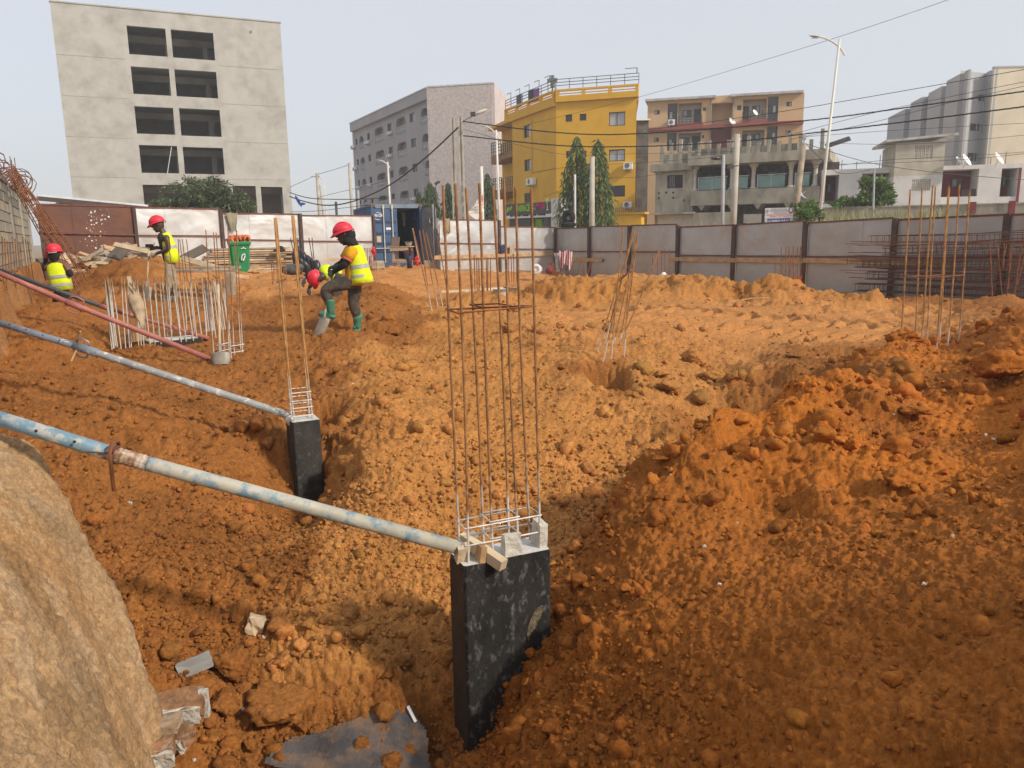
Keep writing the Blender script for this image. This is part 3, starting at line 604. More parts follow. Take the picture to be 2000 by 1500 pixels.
BC = ((126, 174, 612, 752), (298, 399, 512, 680), (540, 649, 402, 584), (817, 901, 295, 472), (140, 187, 850, 992), (311, 411, 772, 932), (556, 662, 680, 850), (834, 914, 585, 765), (156, 204, 1092, 1225), (329, 429, 1028, 1178), (571, 679, 955, 1124), (869, 931, 885, 1054), (169, 217, 1326, 1390), (344, 442, 1280, 1390), (586, 689, 1228, 1390))
wr = [cr(*w) for w in WN]; br = [cr(*b) for b in BC]
mb, bk = MB(), MB()
wall_mesh(mb, apl, apl.hit(690, 300)[0], apl.hit(842, 300)[0], GZ, zt - .3, [(*r, 0, .22) for r in wr] + [(*r, min(.45, (r[1] - r[0]) * .25), 1.5) for r in br], .2, 0, None)
obj('wall', mb, APT, B)
for r in br: obj('balcony_back_wall', MB().pbox(apl, r[0], r[1], r[2], r[3], -1.54, -1.45), APT_IN, B)
zs = pl.hit(833, 193)[1]
obj('parapet', MB().pbox(pl, 0, pl.len, zs, zt, -.5, 0), APT, B); obj('parapet_trim', MB().pbox(pl, -.05, pl.len + .05, zt + .003, zt + .12, -.5, .08), M('pale_trim', (.55, .54, .53), .8), B)
for i, r in enumerate(wr): window(apl, r, B, -.15, FR_D, mull=1 if r[1] - r[0] > .6 else 0, light=1 if i % 3 == 0 and r[1] - r[0] > .6 else None)
for i, r in enumerate(br):
    railing(apl, r[0], r[1], r[2], r[2] + (r[3] - r[2]) * .46, B, -.05, max(3, int((r[1] - r[0]) / .45)), STEEL, .03, 2)
    obj('railing_panel', MB().pbox(apl, r[0], r[1], r[2] + .1, r[2] + (r[3] - r[2]) * .42, -.11, -.08), M('frosted_panel', (.27, .28, .29), .4), B)
    if r[1] - r[0] > 1.6: obj('balcony_door', MB().pbox(apl, r[0] + .5, r[0] + 1.3, r[2], r[2] + (r[3] - r[2]) * .85, -1.449, -1.40), FR_D, B)
for x, y in ((232, 685), (72, 735), (482, 835), (95, 978), (258, 1165), (125, 1195), (755, 1320), (485, 580)): air_con(apl, O_[0] + (x - 19) / S_, O_[0] + (x + 15) / S_, O_[1] + (y - 17) / S_, O_[1] + (y + 13) / S_, B)
Cn = pl.pt(pl.len, 0); E = PZ(965, 159, zt + .25); E2 = PZ(987, 182, zt + .1); Lf = pl.pt(0, 0)
side = Plane(Cn[:2], E[:2])
mb = MB(); mb.pbox(side, 0, side.len, GZ, zt + .05, -.3, 0); obj('side_wall', mb, TILE, B)
obj('side_coping', MB().pbox(side, -.05, side.len, zt + .054, zt + .2, -.32, .05), M('pale_trim', (.55, .54, .53)), B)
rp = Plane(E[:2], (E2.x + .6, E2.y + 5)); obj('rear_wall', MB().pbox(rp, .01, rp.len, GZ, zt + .02, -.3, -.002), M('pink_render', (.55, .47, .45), .9, .08, 1), B)
bx = [(Cn.x, Cn.y), (E.x, E.y), (rp.o + rp.d * rp.len)[:2], (Lf.x + 12, Lf.y + 4), (Lf.x, Lf.y)]
mb = MB(); ins = [(p[0] * .985 + (Cn.x + Lf.x + 6) / 2 * .015, p[1] + 2.4) for p in bx]; mb.prism(ins, GZ, zt - .3); obj('roof', mb, CONC_D, B)
sp, zz = pl.hit(745, 210); g = MB()
for k in range(6): g.beam(pl.pt(2 + k * 2.4, zt + .13, -3), pl.pt(3.6 + k * 2.4, zt + .5, -3.4), .9, .04)
obj('roof_panel', g, M('bright_sheet', (.75, .75, .74), .4, metal=.3), B)
# ---- yellow building
YEL = M('yellow_render', (.70, .395, .03), .85, .05, 1.2, col2=(.63, .34, .03), thr=.6, sc2=.6, bump=.08, bscale=30)
pl, zt = level_plane((1086, 176), 62, (1248, 164)); FP = pl
B = thing('yellow_building', 'mustard yellow four storey corner building with railed roof terrace', 'building', pl.pt(pl.len / 2, GZ))
S2, O2 = 4.688, (940, 130)
def cr2(p, x0, x1, y0, y1): return p.rect(O2[0] + x0 / S2, O2[0] + x1 / S2, O2[1] + y0 / S2, O2[1] + y1 / S2)
fw = [cr2(pl, *w) for w in ((770, 832, 440, 505), (900, 962, 432, 495), (1168, 1318, 415, 542), (775, 836, 772, 838), (905, 963, 770, 832), (1169, 1316, 758, 866), (1168, 1316, 1090, 1192), (780, 838, 1095, 1160))]
sr = pl.hit(1242, 300)[0]; zp0 = pl.hit(1089, 207)[1]
mb = MB(); wall_mesh(mb, pl, 0, sr, GZ, zp0, [(*r, 0, .2) for r in fw], .2); 
lpl, _ = level_plane((1086, 176), 62, (978, 219)); lpl = Plane((lpl.o + lpl.d * lpl.len)[:2], lpl.o[:2])
s_l = lpl.hit(1001, 300)[0]
lw = [cr2(lpl, *w) for w in ((388, 448, 535, 650), (393, 455, 850, 955), (393, 452, 1158, 1246))]
wall_mesh(mb, lpl, s_l, lpl.len, GZ, zp0, [(*r, 0, .2) for r in lw], .2)
k0 = lpl.pt(s_l, 0); k1 = PZ(957, 247, zp0); far = Plane((k0 + lpl.n * -1.6)[:2], ((k0 + lpl.n * -1.6) - lpl.d * 6.2)[:2]); far = Plane(((k0 - lpl.n * 1.6) - lpl.d * 6.2)[:2], (k0 - lpl.n * 1.6)[:2])
wall_mesh(mb, far, 0, far.len, GZ, zp0, [], .2); mb.quad(k0, k0 - lpl.n * 1.6, k0 - lpl.n * 1.6 + Vector((0, 0, zp0)), k0 + Vector((0, 0, zp0)))
k0z = Vector((k0.x, k0.y, GZ)); mb.quad(k0z, k0z - lpl.n * 1.6, k0 - lpl.n * 1.6, k0)
r0 = pl.pt(sr, GZ); bk_ = far.pt(0, GZ); los = Vector((r0.x, r0.y, 0)).normalized() * 12 - pl.d * .25; mb.quad(r0, r0 + los, Vector(((r0 + los).x, (r0 + los).y, zp0)), Vector((r0.x, r0.y, zp0)))
obj('wall', mb, YEL, B)
rp_ = [(pl.o.x, pl.o.y), pl.pt(pl.len, 0)[:2], (pl.pt(pl.len, 0) + los)[:2], (far.pt(0, 0) - far.n * 6)[:2], (far.pt(0, 0) + far.n * 1.4)[:2], lpl.pt(s_l - 1.0, 0, .25)[:2], lpl.pt(lpl.len, 0, .25)[:2]]
obj('roof', MB().prism(rp_, zp0 + .003, zp0 + .25), YEL, B)
def parapet(p, a, b, n):
    zz = zp0 + .254; H = zt - zz
    obj('parapet', MB().pbox(p, a, b, zz, zz + H * .48, -.05, .22), YEL, B)
    obj('parapet_rail', MB().pbox(p, a, b, zz + H * .84, zt, -.05, .22), YEL, B); obj('parapet_rail', MB().pbox(p, a, b, zz + H * .62, zz + H * .68, 0, .17), YEL, B)
    for i in range(n + 1):
        s = a + .12 + (b - a - .24) * i / n; obj('parapet_post', MB().pbox(p, s - .12, s + .12, zz + H * .484, zz + H * .836, -.04, .21), YEL, B)
    zr = zt + .003; g = MB(); IR = FR_D
    for i in range(n * 2 + 1):
        s = a + (b - a) * i / (n * 2); g.pbox(p, s - .02, s + .02, zr, zr + .75, .06, .1)
    for q in (.3, .52, .75): g.pbox(p, a, b, zr + q - .02, zr + q + .02, .05, .11)
    obj('railing', g, M('dark_railing', (.06, .065, .07), .5), B)
parapet(pl, .02, pl.len, 3); parapet(lpl, s_l - 1.2, lpl.len - .02, 4)
g = MB(); 
for i in range(5):
    s = s_l + (lpl.len - s_l) * i / 4.5; z = zt + .75; g.pbox(lpl, s - .02, s + .02, z, z + .5, .06, .1); g.pbox(lpl, s - .9, s, z + .46, z + .5, .06, .1)
s = pl.len - .15; g.pbox(pl, s - .03, s + .03, zt + .75, zt + 1.15, .06, .1); g.pbox(pl, s - .9, s, zt + 1.11, zt + 1.15, .06, .1); obj('rail_bracket', g, M('dark_railing', (.06, .065, .07)), B)
z0, z1 = pl.hit(1074, 168)[1], pl.hit(1074, 144)[1]; c0, c1 = pl.hit(1065, 155)[0], pl.hit(1084, 155)[0]; cm = (c0 + c1) / 2; w3 = (c1 - c0) / 6
obj('pharmacy_cross', MB().pbox(pl, cm - w3, cm + w3, z0, z1, -.8, -.55).pbox(pl, c0, cm - w3, (z0 + z1) / 2 - w3 + .08, (z0 + z1) / 2 + w3 + .08, -.8, -.55).pbox(pl, cm + w3, c1, (z0 + z1) / 2 - w3 + .08, (z0 + z1) / 2 + w3 + .08, -.8, -.55).pbox(pl, cm - .05, cm + .05, zt - .2, z0, -.72, -.62), M('cross_grey', (.15, .18, .18), .5), B)
for i, r in enumerate(fw): window(pl, r, B, -.1, FR_D, GLASS_L if i in (2, 5) else GLASS_D, 1 if r[1] - r[0] > .9 else 0, bars=6 if i == 6 else 0)
for i, r in enumerate(lw): window(lpl, r, B, -.12, FR_D, None, 1, bars=6 if i == 2 else 0, light=1 if i < 2 else None)
for x0, x1, y0, y1 in ((1308, 1390, 880, 942), (1303, 1384, 1236, 1294)): air_con(pl, O2[0] + x0 / S2, O2[0] + x1 / S2, O2[1] + y0 / S2, O2[1] + y1 / S2, B)
air_con(lpl, O2[0] + 447 / S2, O2[0] + 508 / S2, O2[1] + 1022 / S2, O2[1] + 1084 / S2, B)
obj('groove', MB().pbox(lpl, lpl.hit(1039, 300)[0], lpl.hit(1040, 300)[0], lpl.hit(1040, 340)[1], lpl.hit(1040, 232)[1], -.01, .012).pbox(lpl, lpl.hit(1040, 300)[0], lpl.len - .02, lpl.hit(1040, 338)[1], lpl.hit(1040, 337)[1], -.01, .012), M('groove_brown', (.33, .17, .03), .9), B)
for j, (y0, y1, ys) in enumerate(((278, 300, 318), (346, 366, 384))):
    a, b, c, d = lpl.rect(977, 1000, y0, y1); _, _, e, _ = lpl.rect(977, 1000, y1, ys)
    obj('balcony', MB().pbox(far, far.len - (b - a) - .2, far.len, e + .4, c, .02, 1.5), M('brown_render', (.30, .16, .06), .9), B)
    railing(far, far.len - (b - a) - .2, far.len, c + .003, d, B, 1.45, 6, M('dark_railing', (.06, .065, .07)), .03, 4)
    a, b, c, d = far.rect(957, 970, y0 + 8, y1 + 10)
    obj('balcony', MB().pbox(far, .2, far.len * .4, c - .8, c, .02, 1.2), M('brown_render', (.30, .16, .06)), B)
    railing(far, .2, far.len * .4, c + .003, d, B, 1.15, 5, M('dark_railing', (.06, .065, .07)), .03, 4)
g = MB(); rs = random.Random(3)
WASH = [(.05, .05, .07), (.25, .1, .3), (.1, .1, .12)]
for i, (x, y) in enumerate(((1040, 183), (1051, 181), (1017, 192))):
    s, z = lpl.hit(x, y); c = obj('washing', MB().pbox(lpl, s - .5, s + .5, z - .7, z + .3, .12, .16), M('wash%d' % i, WASH[i], .9), B)
# ---- dark narrow block between the yellow and peach buildings
pn = Plane(P(1243, 300, 68)[:2], P(1266, 300, 68)[:2]); zt = pn.hit(1252, 236)[1]
B = thing('narrow_building', 'dark weathered block wall gap building squeezed beside the yellow building', 'building', pn.pt(.5, GZ))
obj('wall', MB().pbox(pn, 0, pn.len, GZ, zt, -6, 0), M('sooty_block', (.085, .08, .075), .9, .3, 1.5), B)
obj('roof', MB().pbox(pn, -.1, pn.len + .1, zt + .003, zt + .12, -6, .3), M('bright_sheet', (.75, .75, .74)), B)
for y in (300, 395): s, z = pn.hit(1247, y); obj('window', MB().pbox(pn, s - .25, s + .25, z - .3, z + .3, .003, .05), FR_D, B)
# ---- peach apartment house
PEA = M('peach_render', (.56, .38, .21), .85, .05, 1, col2=(.50, .33, .18), thr=.6, sc2=.5)
RED = M('oxide_red_render', (.27, .075, .06), .85, .1, 1.5); SLATE = M('slate_panel', (.10, .11, .12), .6, .2, .4)
PALE = M('pale_wall', (.60, .58, .55), .85, .06, 1)
S3, O3 = 3.948, (1220, 100)
pl, _ = level_plane((1283, 218), 80, (1540, 204)); q0, q1 = pl.hit(1263, 320)[0], pl.hit(1564, 320)[0]
B = thing('peach_apartment_house', 'peach apartment house with oxide red bands and recessed balconies', 'building', pl.pt((q0 + q1) / 2, GZ))
def c3(x0, x1, y0, y1): return pl.rect(O3[0] + x0 / S3, O3[0] + x1 / S3, O3[1] + y0 / S3, O3[1] + y1 / S3)
rec = [c3(*b) for b in ((412, 592, 400, 556), (663, 829, 402, 580), (912, 1095, 368, 526), (412, 585, 630, 772), (664, 822, 590, 752), (904, 1076, 608, 752))]
strip = [c3(*b) for b in ((331, 407, 402, 585), (1102, 1184, 350, 545), (326, 400, 630, 768), (1096, 1178, 578, 722))]
pw = [c3(*b) for b in ((230, 270, 455, 489), (602, 628, 432, 461), (868, 900, 417, 455), (1248, 1288, 390, 426), (227, 264, 666, 699), (595, 612, 647, 672), (1241, 1281, 611, 643), (876, 895, 632, 660))]
ztp = [pl.hit(1340, 202)[1], pl.hit(1500, 186)[1]]; zt = max(ztp)
mb = MB(); wall_mesh(mb, pl, q0, q1, GZ, zt, [(*r, 0, .2) for r in pw] + [(*r, 0, 1.3) for r in rec] + [(*r, 0, .3) for r in strip], .2); obj('wall', mb, PEA, B)
shell(pl, q0, q1, GZ, zt, 9, B, PEA)
for i, r in enumerate(rec): obj('balcony_back_wall', MB().pbox(pl, r[0], r[1], r[2], r[3], -1.35, -1.28), (PEA, PEA, PALE, PALE, RED, PALE)[i] if i != 0 else PALE, B)
for i, r in enumerate(strip):
    obj('slate_strip', MB().pbox(pl, r[0], r[1], r[2], r[3], -.33, -.28), SLATE, B)
    h = r[3] - r[2]; window(pl, (r[0] + .15, r[1] - .15, r[2] + h * .35, r[2] + h * .68), B, -.2, FR_D, mull=1, light=i % 2)
for i, r in enumerate(pw): window(pl, r, B, -.1, FR_D, mull=1 if r[1] - r[0] > .45 else 0, light=i % 2 if r[1] - r[0] > .45 else None)
inner = pl.moved(-1.27)
for i, (a, b) in enumerate((((448, 516, 455, 508), (533, 588, 447, 554)), ((985, 1042, 421, 476), (914, 958, 425, 524)), ((440, 499, 667, 711), (520, 582, 656, 755)), ((975, 1041, 637, 690), (906, 947, 641, 745)))):
    r = inner.rect(O3[0] + a[0] / S3, O3[0] + a[1] / S3, O3[1] + a[2] / S3, O3[1] + a[3] / S3); window(inner, r, B, .06, FR_D, mull=1, light=i % 2)
    r = inner.rect(O3[0] + b[0] / S3, O3[0] + b[1] / S3, O3[1] + b[2] / S3, O3[1] + b[3] / S3); obj('balcony_door', MB().pbox(inner, *r, .01, .06), FR_D, B)
for b in ((418, 595, 495, 556), (912, 1092, 463, 524), (412, 585, 708, 770), (905, 1075, 690, 752)): r = c3(*b); railing(pl, *r, B, .0, 6, M('dark_railing', (.06, .065, .07)), .025, 4)
for b in ((405, 606, 556, 596), (905, 1098, 526, 572)): r = c3(*b); obj('red_band', MB().pbox(pl, r[0], r[1], r[2], r[3], .004, .25), RED, B)
r0, r1 = pl.hit(1262, 250)[0], pl.hit(1400, 250)[0]; zc = pl.hit(1300, 255)[1]; zc2 = pl.hit(1500, 241)[1]
obj('canopy', MB().pbox(pl, q0, q1, (zc + zc2) / 2 - .12, (zc + zc2) / 2 + .18, -.05, .55), RED, B)
RSH = M('weathered_roof_sheet', (.42, .41, .39), .6, .2, 2, metal=.2)
for a, b in ((1263, 1396), (1428, 1566)):
    s0, s1 = pl.hit(a, 195)[0], pl.hit(b, 195)[0]; obj('roof', MB().pbox(pl, s0 - .1, s1 + .1, zt + .004, zt + .22, -9, .5), RSH, B)
s0, s1 = pl.hit(1389, 220)[0], pl.hit(1428, 220)[0]; obj('parapet', MB().pbox(pl, s0, s1, zt - .45, zt + .2, .0031, .12), PEA, B)
for x, y0, y1 in ((1388, 195, 290), (1431, 193, 290)): s = pl.hit(x, 240)[0]; obj('drain_pipe', MB().tube([pl.pt(s, pl.hit(x, y1)[1], .1), pl.pt(s, pl.hit(x, y0)[1], .1)], .06, 6), M('grey_pipe', (.25, .24, .23)), B)
air_con(pl, O3[0] + 338 / S3, O3[0] + 388 / S3, O3[1] + 530 / S3, O3[1] + 572 / S3, B)
def dish(pl_, x, y, r, parent):
    s, z = pl_.hit(x, y); c = pl_.pt(s, z, .35); M_ = Vector((.5, -.6, .5)).to_track_quat('Z', 'Y').to_matrix()
    d = MB(); rg = []
    for k in range(4): rg.append([c + M_ @ Vector((r * k / 3 * cos(a) + 1e-3 * k, r * k / 3 * sin(a), .25 * r * (k / 3) ** 2)) for a in np.arange(0, 6.28, .524)])
    d.rings(rg, False); d.tube([pl_.pt(s, z - r, 0), c], .025, 5); d.tube([c, c + M_ @ Vector((0, 0, r * .8))], .015, 4); obj('satellite_dish', d, WHITE, parent)
dish(pl, 1429, 240, .45, B); dish(pl, 1474, 222, .35, B)
# ---- old concrete house with glass balcony
OLD = M('weathered_concrete', (.40, .365, .29), .9, .14, 1.0, col2=(.20, .18, .14), thr=.56, sc2=1.1, stretch=(1, 1, .5), bump=.25, bscale=10)
OLDW = M('painted_column', (.55, .51, .43), .8, .08)
pl, _ = level_plane((1357, 326), 54, (1545, 316)); 
B = thing('old_house', 'weathered concrete house with columned balcony behind green glass railings', 'house', pl.pt(pl.len / 2, GZ))
def c4(p, x0, x1, y0, y1): return p.rect(O3[0] + x0 / S3, O3[0] + x1 / S3, O3[1] + y0 / S3, O3[1] + y1 / S3)
L0 = pl.hit(1280, 360)[0]; L1 = pl.hit(1354, 360)[0]; R1 = pl.hit(1603, 360)[0]
zsl0, zsl1 = pl.hit(1420, 322)[1], pl.hit(1420, 299)[1]; zfl = pl.hit(1420, 371)[1]; zfb = pl.hit(1420, 400)[1]
wn = c4(pl, 330, 448, 955, 1056)
mb = MB(); wall_mesh(mb, pl, L0, L1, GZ, zsl0, [(*wn, 0, .2)], .2); mb.quad(pl.pt(L0, GZ), pl.pt(L0, GZ, -8), pl.pt(L0, zsl0, -8), pl.pt(L0, zsl0)); mb.quad(pl.pt(L1, GZ, -2.2), pl.pt(L1, GZ), pl.pt(L1, zsl0), pl.pt(L1, zsl0, -2.2)); obj('wall', mb, OLD, B)
window(pl, wn, B, -.1, FR_D, GLASS_D, 1, light=0); g = MB()
for i in range(9):
    s = wn[0] + (wn[1] - wn[0]) * i / 8; g.pbox(pl, s - .012, s + .012, wn[2], wn[3], -.02, .0)
for i in range(6):
    for k in range(8):
        s = wn[0] + (wn[1] - wn[0]) * (k + .5) / 8; z = wn[2] + (wn[3] - wn[2]) * (i + .5) / 6; r = .07; rg = [pl.pt(s + r * cos(a), z + r * sin(a), .005) for a in np.arange(0, 6.3, 1.05)]; g.tube(rg, .012, 4, False)
obj('window_grille', g, FR_D, B)
bk = pl.moved(-2.2); s0b, s1b = bk.hit(1354, 350)[0], bk.hit(1606, 350)[0]
bw = [c4(bk, *w) for w in ((620, 738, 948, 1032), (870, 930, 945, 1085), (1040, 1168, 925, 1020), (1420, 1470, 960, 1080))]
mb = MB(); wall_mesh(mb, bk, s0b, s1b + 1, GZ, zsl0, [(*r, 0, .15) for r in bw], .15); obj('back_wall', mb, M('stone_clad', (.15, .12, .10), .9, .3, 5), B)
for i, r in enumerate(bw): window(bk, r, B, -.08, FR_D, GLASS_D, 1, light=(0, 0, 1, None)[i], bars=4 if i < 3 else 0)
obj('balcony_floor', MB().pbox(pl, L1 - .1, R1, zfb, zfl, -2.15, .25), OLD, B)
for a, b in ((1356, 1423), (1423, 1470), (1470, 1540), (1543, 1600)): pass
cols = [1356, 1429, 1471, 1544, 1592]
for k, x in enumerate(cols):
    s = pl.hit(x, 345)[0]; rg = []
    for z, r in ((zfl, .24), (zfl + .12, .24), (zfl + .16, .15), (zsl0 - .45, .13), (zsl0 - .38, .17), (zsl0 - .3, .15), (zsl0 - .05, .34), (zsl0, .34)): rg.append([pl.pt(s + r * cos(a), z, -.15 + r * sin(a)) for a in np.arange(0, 6.28, .524)])
    obj('column', MB().rings(rg), OLDW, B, True)
GGL = M('green_glass', (.16, .27, .24), .15, .1, 1, spec=.6)
for i in range(len(cols) - 1):
    a, b = pl.hit(cols[i], 345)[0] + .3, pl.hit(cols[i + 1], 345)[0] - .3; n = 2 if b - a > 1.6 else 1; zt_ = zfl + .86
    for k in range(n):
        u0, u1 = a + (b - a) * k / n + .03, a + (b - a) * (k + 1) / n - .03; obj('railing_glass', MB().pbox(pl, u0, u1, zfl + .06, zt_ - .04, .0, .02), GGL, B)
        obj('railing_post', MB().pbox(pl, u0 - .06, u0 - .02, zfl, zt_, -.02, .03), STEEL, B)
    obj('handrail', MB().pbox(pl, a - .05, b + .05, zt_, zt_ + .04, -.02, .03), STEEL, B)
rs = random.Random(11)
obj('roof_slab', MB().pbox(pl, L0 - .3, L1 + .02, zsl0 - .22, zsl0 + .25, -8, .35), OLD, B)
obj('roof_slab', MB().pbox(pl, L1 - .2, R1 + .5, zsl0 + .003, zsl1 - .15, -8, .8), OLD, B)
obj('roof_parapet', MB().pbox(pl, L1 - .1, R1 - 1.6, zsl1 - .146, zsl1 + .42, -.9, -.6), OLD, B); obj('roof_parapet', MB().pbox(pl, L0, L1 - .2, zsl0 + .254, zsl0 + 1.0, -1.2, -1.0), OLD, B)
for i in range(17):
    s = L0 + .3 + (R1 - L0 - .4) * i / 16; obj('column_stub', MB().pbox(pl, s - .11, s + .11, zsl1 - .14 if s > L1 else zsl0 + .254, zsl1 + rs.uniform(.55, 1.2), -.58, -.36), OLD, B)
obj('roof_sheet', MB().beam(pl.pt(R1 + .1, zsl1 + .15, -1), pl.pt(R1 + 1.5, zsl1 + .55, -1), 2, .06), SLATE, B)
# ground storey: garage door, recess, pale patched wall
mb = MB(); mb.pbox(pl, L1, R1, GZ, zfb - .004, -3.2, -2.3); obj('ground_storey', mb, CONC_D, B)
r = c4(pl, 255, 528, 1262, 1345); obj('garage_door', MB().pbox(pl, r[0], r[1], GZ, r[3], .004, .08), OLDW, B); obj('door_hood', MB().pbox(pl, r[0] - .4, r[1] + .2, r[3] + .02, r[3] + .16, .004, .7), OLD, B)
r = c4(pl, 555, 850, 1245, 1345); obj('yard_wall', MB().pbox(pl, r[0], r[1], GZ, r[3], .9, 1.05), OLD, B)
r = c4(pl, 912, 1050, 1255, 1340); obj('yard_door', MB().pbox(pl, r[0], r[1], GZ, r[3], -.3, -.22), OLDW, B)
for k in (570, 800, 1000, 1230): s = pl.hit(O3[0] + k / S3, 380)[0]; obj('bracket', MB().add([pl.pt(s, zfb - .002, .2), pl.pt(s + .5, zfb - .002, .2), pl.pt(s + .25, zfb - .35, .2), pl.pt(s, zfb - .002, -2), pl.pt(s + .5, zfb - .002, -2), pl.pt(s + .25, zfb - .35, -2)], ((0, 2, 1), (3, 4, 5), (0, 3, 5, 2), (1, 2, 5, 4), (0, 1, 4, 3))), OLD, B)
g = MB(); 
for x, y in ((265, 1095), (320, 1090), (375, 1090), (265, 1133), (375, 1130), (458, 1150)): s, z = pl.hit(O3[0] + x / S3, O3[1] + y / S3); g.ball(pl.pt(s, z, 0), .07, 8, 5)
obj('wall_hole', g, BLACK, B)
dish(pl, 1567, 380, .4, B)
# ---- grey and cream apartment block at the right
GRY = M('grey_render', (.37, .375, .385), .85, .05, .5); CRM = M('cream_render', (.62, .55, .42), .85, .06, .6, col2=(.55, .48, .36), thr=.58, sc2=.4)
B = thing('grey_cream_building', 'tall grey and cream apartment block with stepped roofline behind the white house', 'building', P(1900, 330, 78))
zc = P(1943, 134, 74).z
Kc = P(1943, 134, 74); K1 = P(1927, 141, 76.5); zk = PZ(1927, 141, zc); K1 = Vector((zk.x, zk.y, 0)); K0 = PZ(1876, 142, zc - .3)
n_in = Plane(K0[:2], K1[:2]); lf, _ = level_plane((1876, 150), K0.y, (1735, 224)); lf = Plane((lf.o + lf.d * lf.len)[:2], lf.o[:2])
stp = [(1734, 1766, 222), (1766, 1776, 205), (1776, 1798, 197), (1798, 1809, 187), (1809, 1834, 178), (1834, 1842, 165), (1842, 1868, 155), (1868, 1876, 143)]
for i, (a, b, y) in enumerate(stp):
    s0, s1 = lf.hit(a, 240)[0], lf.hit(b, 240)[0]; z1 = lf.hit((a + b) / 2, y)[1]; so_ = -.5 if i % 2 else 0
    obj('wall', MB().pbox(lf, s0, s1 - .002, GZ, z1, -2 if i < 6 else -.3, so_), (GRY, SLATE, GRY, SLATE, GRY, PALE, GRY, GRY)[i] if i % 2 == 0 or i in (1, 3) else GRY, B)
inw = [n_in.rect(*w) for w in ((1899, 1925, 183, 198), (1895, 1922, 241, 257), (1890, 1918, 298, 316))]
mb = MB(); wall_mesh(mb, n_in, 0, n_in.len, GZ, zc - .1, [(*r, 0, .15) for r in inw], .15); obj('inner_wall', mb, GRY, B)
for i, r in enumerate(inw): window(n_in, r, B, -.08, FR_G, GLASS_D, 1, light=0 if i == 0 else None)
sw = Plane(K1[:2], Kc[:2]); obj('return_wall', MB().pbox(sw, 0.01, sw.len - .01, GZ, zc, -.3, 0), GRY, B)
rt = Plane(Kc[:2], PZ(2080, 131, zc)[:2]); obj('cream_wall', MB().pbox(rt, 0, rt.len, GZ, zc + .05, -.3, 0), CRM, B)
obj('coping', MB().pbox(rt, -.05, rt.len, zc + .054, zc + .2, -.35, .06), GRY, B)
# ---- white house with dark red porches
pl = Plane(P(1604, 380, 50)[:2], P(2010, 380, 47)[:2]); S4, O4 = 3.948, (1600, 100)
def c5(p, x0, x1, y0, y1): return p.rect(O4[0] + x0 / S4, O4[0] + x1 / S4, O4[1] + y0 / S4, O4[1] + y1 / S4)
B = thing('white_house', 'low white house with dark red recessed porches and a stair tower', 'house', pl.pt(pl.len / 2, GZ))
WH = M('dirty_white_render', (.66, .64, .62), .85, .05, 1.2, col2=(.5, .48, .45), thr=.62, sc2=1); MAR = M('maroon_render', (.20, .035, .035), .85, .12, 1.5)
pr = [c5(pl, *w) for w in ((45, 150, 955, 1162), (325, 655, 938, 1145), (915, 1226, 912, 1122), (1400, 1530, 902, 1120))]
zt = pl.hit(1900, 322)[1]
mb = MB(); wall_mesh(mb, pl, 0, pl.len, GZ, zt, [(*r, 0, 1.6) for r in pr], .2); obj('wall', mb, WH, B); shell(pl, 0, pl.len, GZ, zt, 8, B, WH)
ip = pl.moved(-1.6)
for i, r in enumerate(pr): obj('porch_wall', MB().pbox(pl, r[0], r[1], r[2], r[3], -1.65, -1.57), MAR, B)
obj('side_trim', MB().pbox(pl, pr[3][1] + .01, pr[3][1] + .12, GZ, pr[3][3], .003, .1), MAR, B)
for i, (w) in enumerate(((58, 118, 1020, 1095), (385, 425, 1005, 1035), (540, 612, 1000, 1085), (1015, 1105, 980, 1052), (1405, 1460, 965, 1048))): window(ip, c5(ip, *w), B, .09, FR_D, GLASS_D, 1, light=0 if i != 2 else None, bars=3)
for i, w in enumerate(((532, 640, 1088, 1140), (1110, 1215, 1062, 1120))): r = c5(pl, *w); obj('porch_panel', MB().pbox(pl, *r, -.25, -.2), (PALE, FR_D)[i], B)
tw = pl.moved(1.2); t0, t1 = tw.hit(1743, 380)[0], tw.hit(1838, 380)[0]; zt2 = tw.hit(1790, 278)[1]; zmid = tw.hit(1790, 343)[1]
gr = [c5(tw, 735, 876, 725, 832), c5(tw, 712, 858, 988, 1076)]
mb = MB(); wall_mesh(mb, tw, t0, t1, zmid, zt2, [(*gr[0], 0, .2)], .2); shl = MB()
f = lambda s, z, o: tw.pt(s, z, -o)
mb.quad(f(t0, zmid, 4), f(t0, zmid, 0), f(t0, zt2, 0), f(t0, zt2, 4)); mb.quad(f(t1, zmid, 0), f(t1, zmid, 4), f(t1, zt2, 4), f(t1, zt2, 0)); obj('tower_wall', mb, M('cement_render', (.48, .44, .36), .9, .1, 1.5), B)
mb = MB(); wall_mesh(mb, tw, t0, t1, GZ, zmid, [(*gr[1], 0, .2)], .2); mb.quad(f(t0, GZ, 4), f(t0, GZ, 0), f(t0, zmid, 0), f(t0, zmid, 4)); mb.quad(f(t1, GZ, 0), f(t1, GZ, 4), f(t1, zmid, 4), f(t1, zmid, 0)); obj('tower_base', mb, WH, B)
for r in gr:
    g = MB(); nx, nz = 5, 4
    for i in range(nx + 1): s = r[0] + (r[1] - r[0]) * i / nx; g.pbox(tw, s - .03, s + .03, r[2], r[3], -.12, -.02)
    for i in range(nz + 1): z = r[2] + (r[3] - r[2]) * i / nz; g.pbox(tw, r[0], r[1], z - .025, z + .025, -.13, -.03)
    for i in range(nx):
        for k in range(nz): g.ball(tw.pt(r[0] + (r[1] - r[0]) * (i + .5) / nx, r[2] + (r[3] - r[2]) * (k + .5) / nz, -.08), .07, 6, 4)
    obj('breeze_block_grid', g, OLDW, B); obj('grid_back', MB().pbox(tw, *r, -.6, -.5), CONC_D, B)
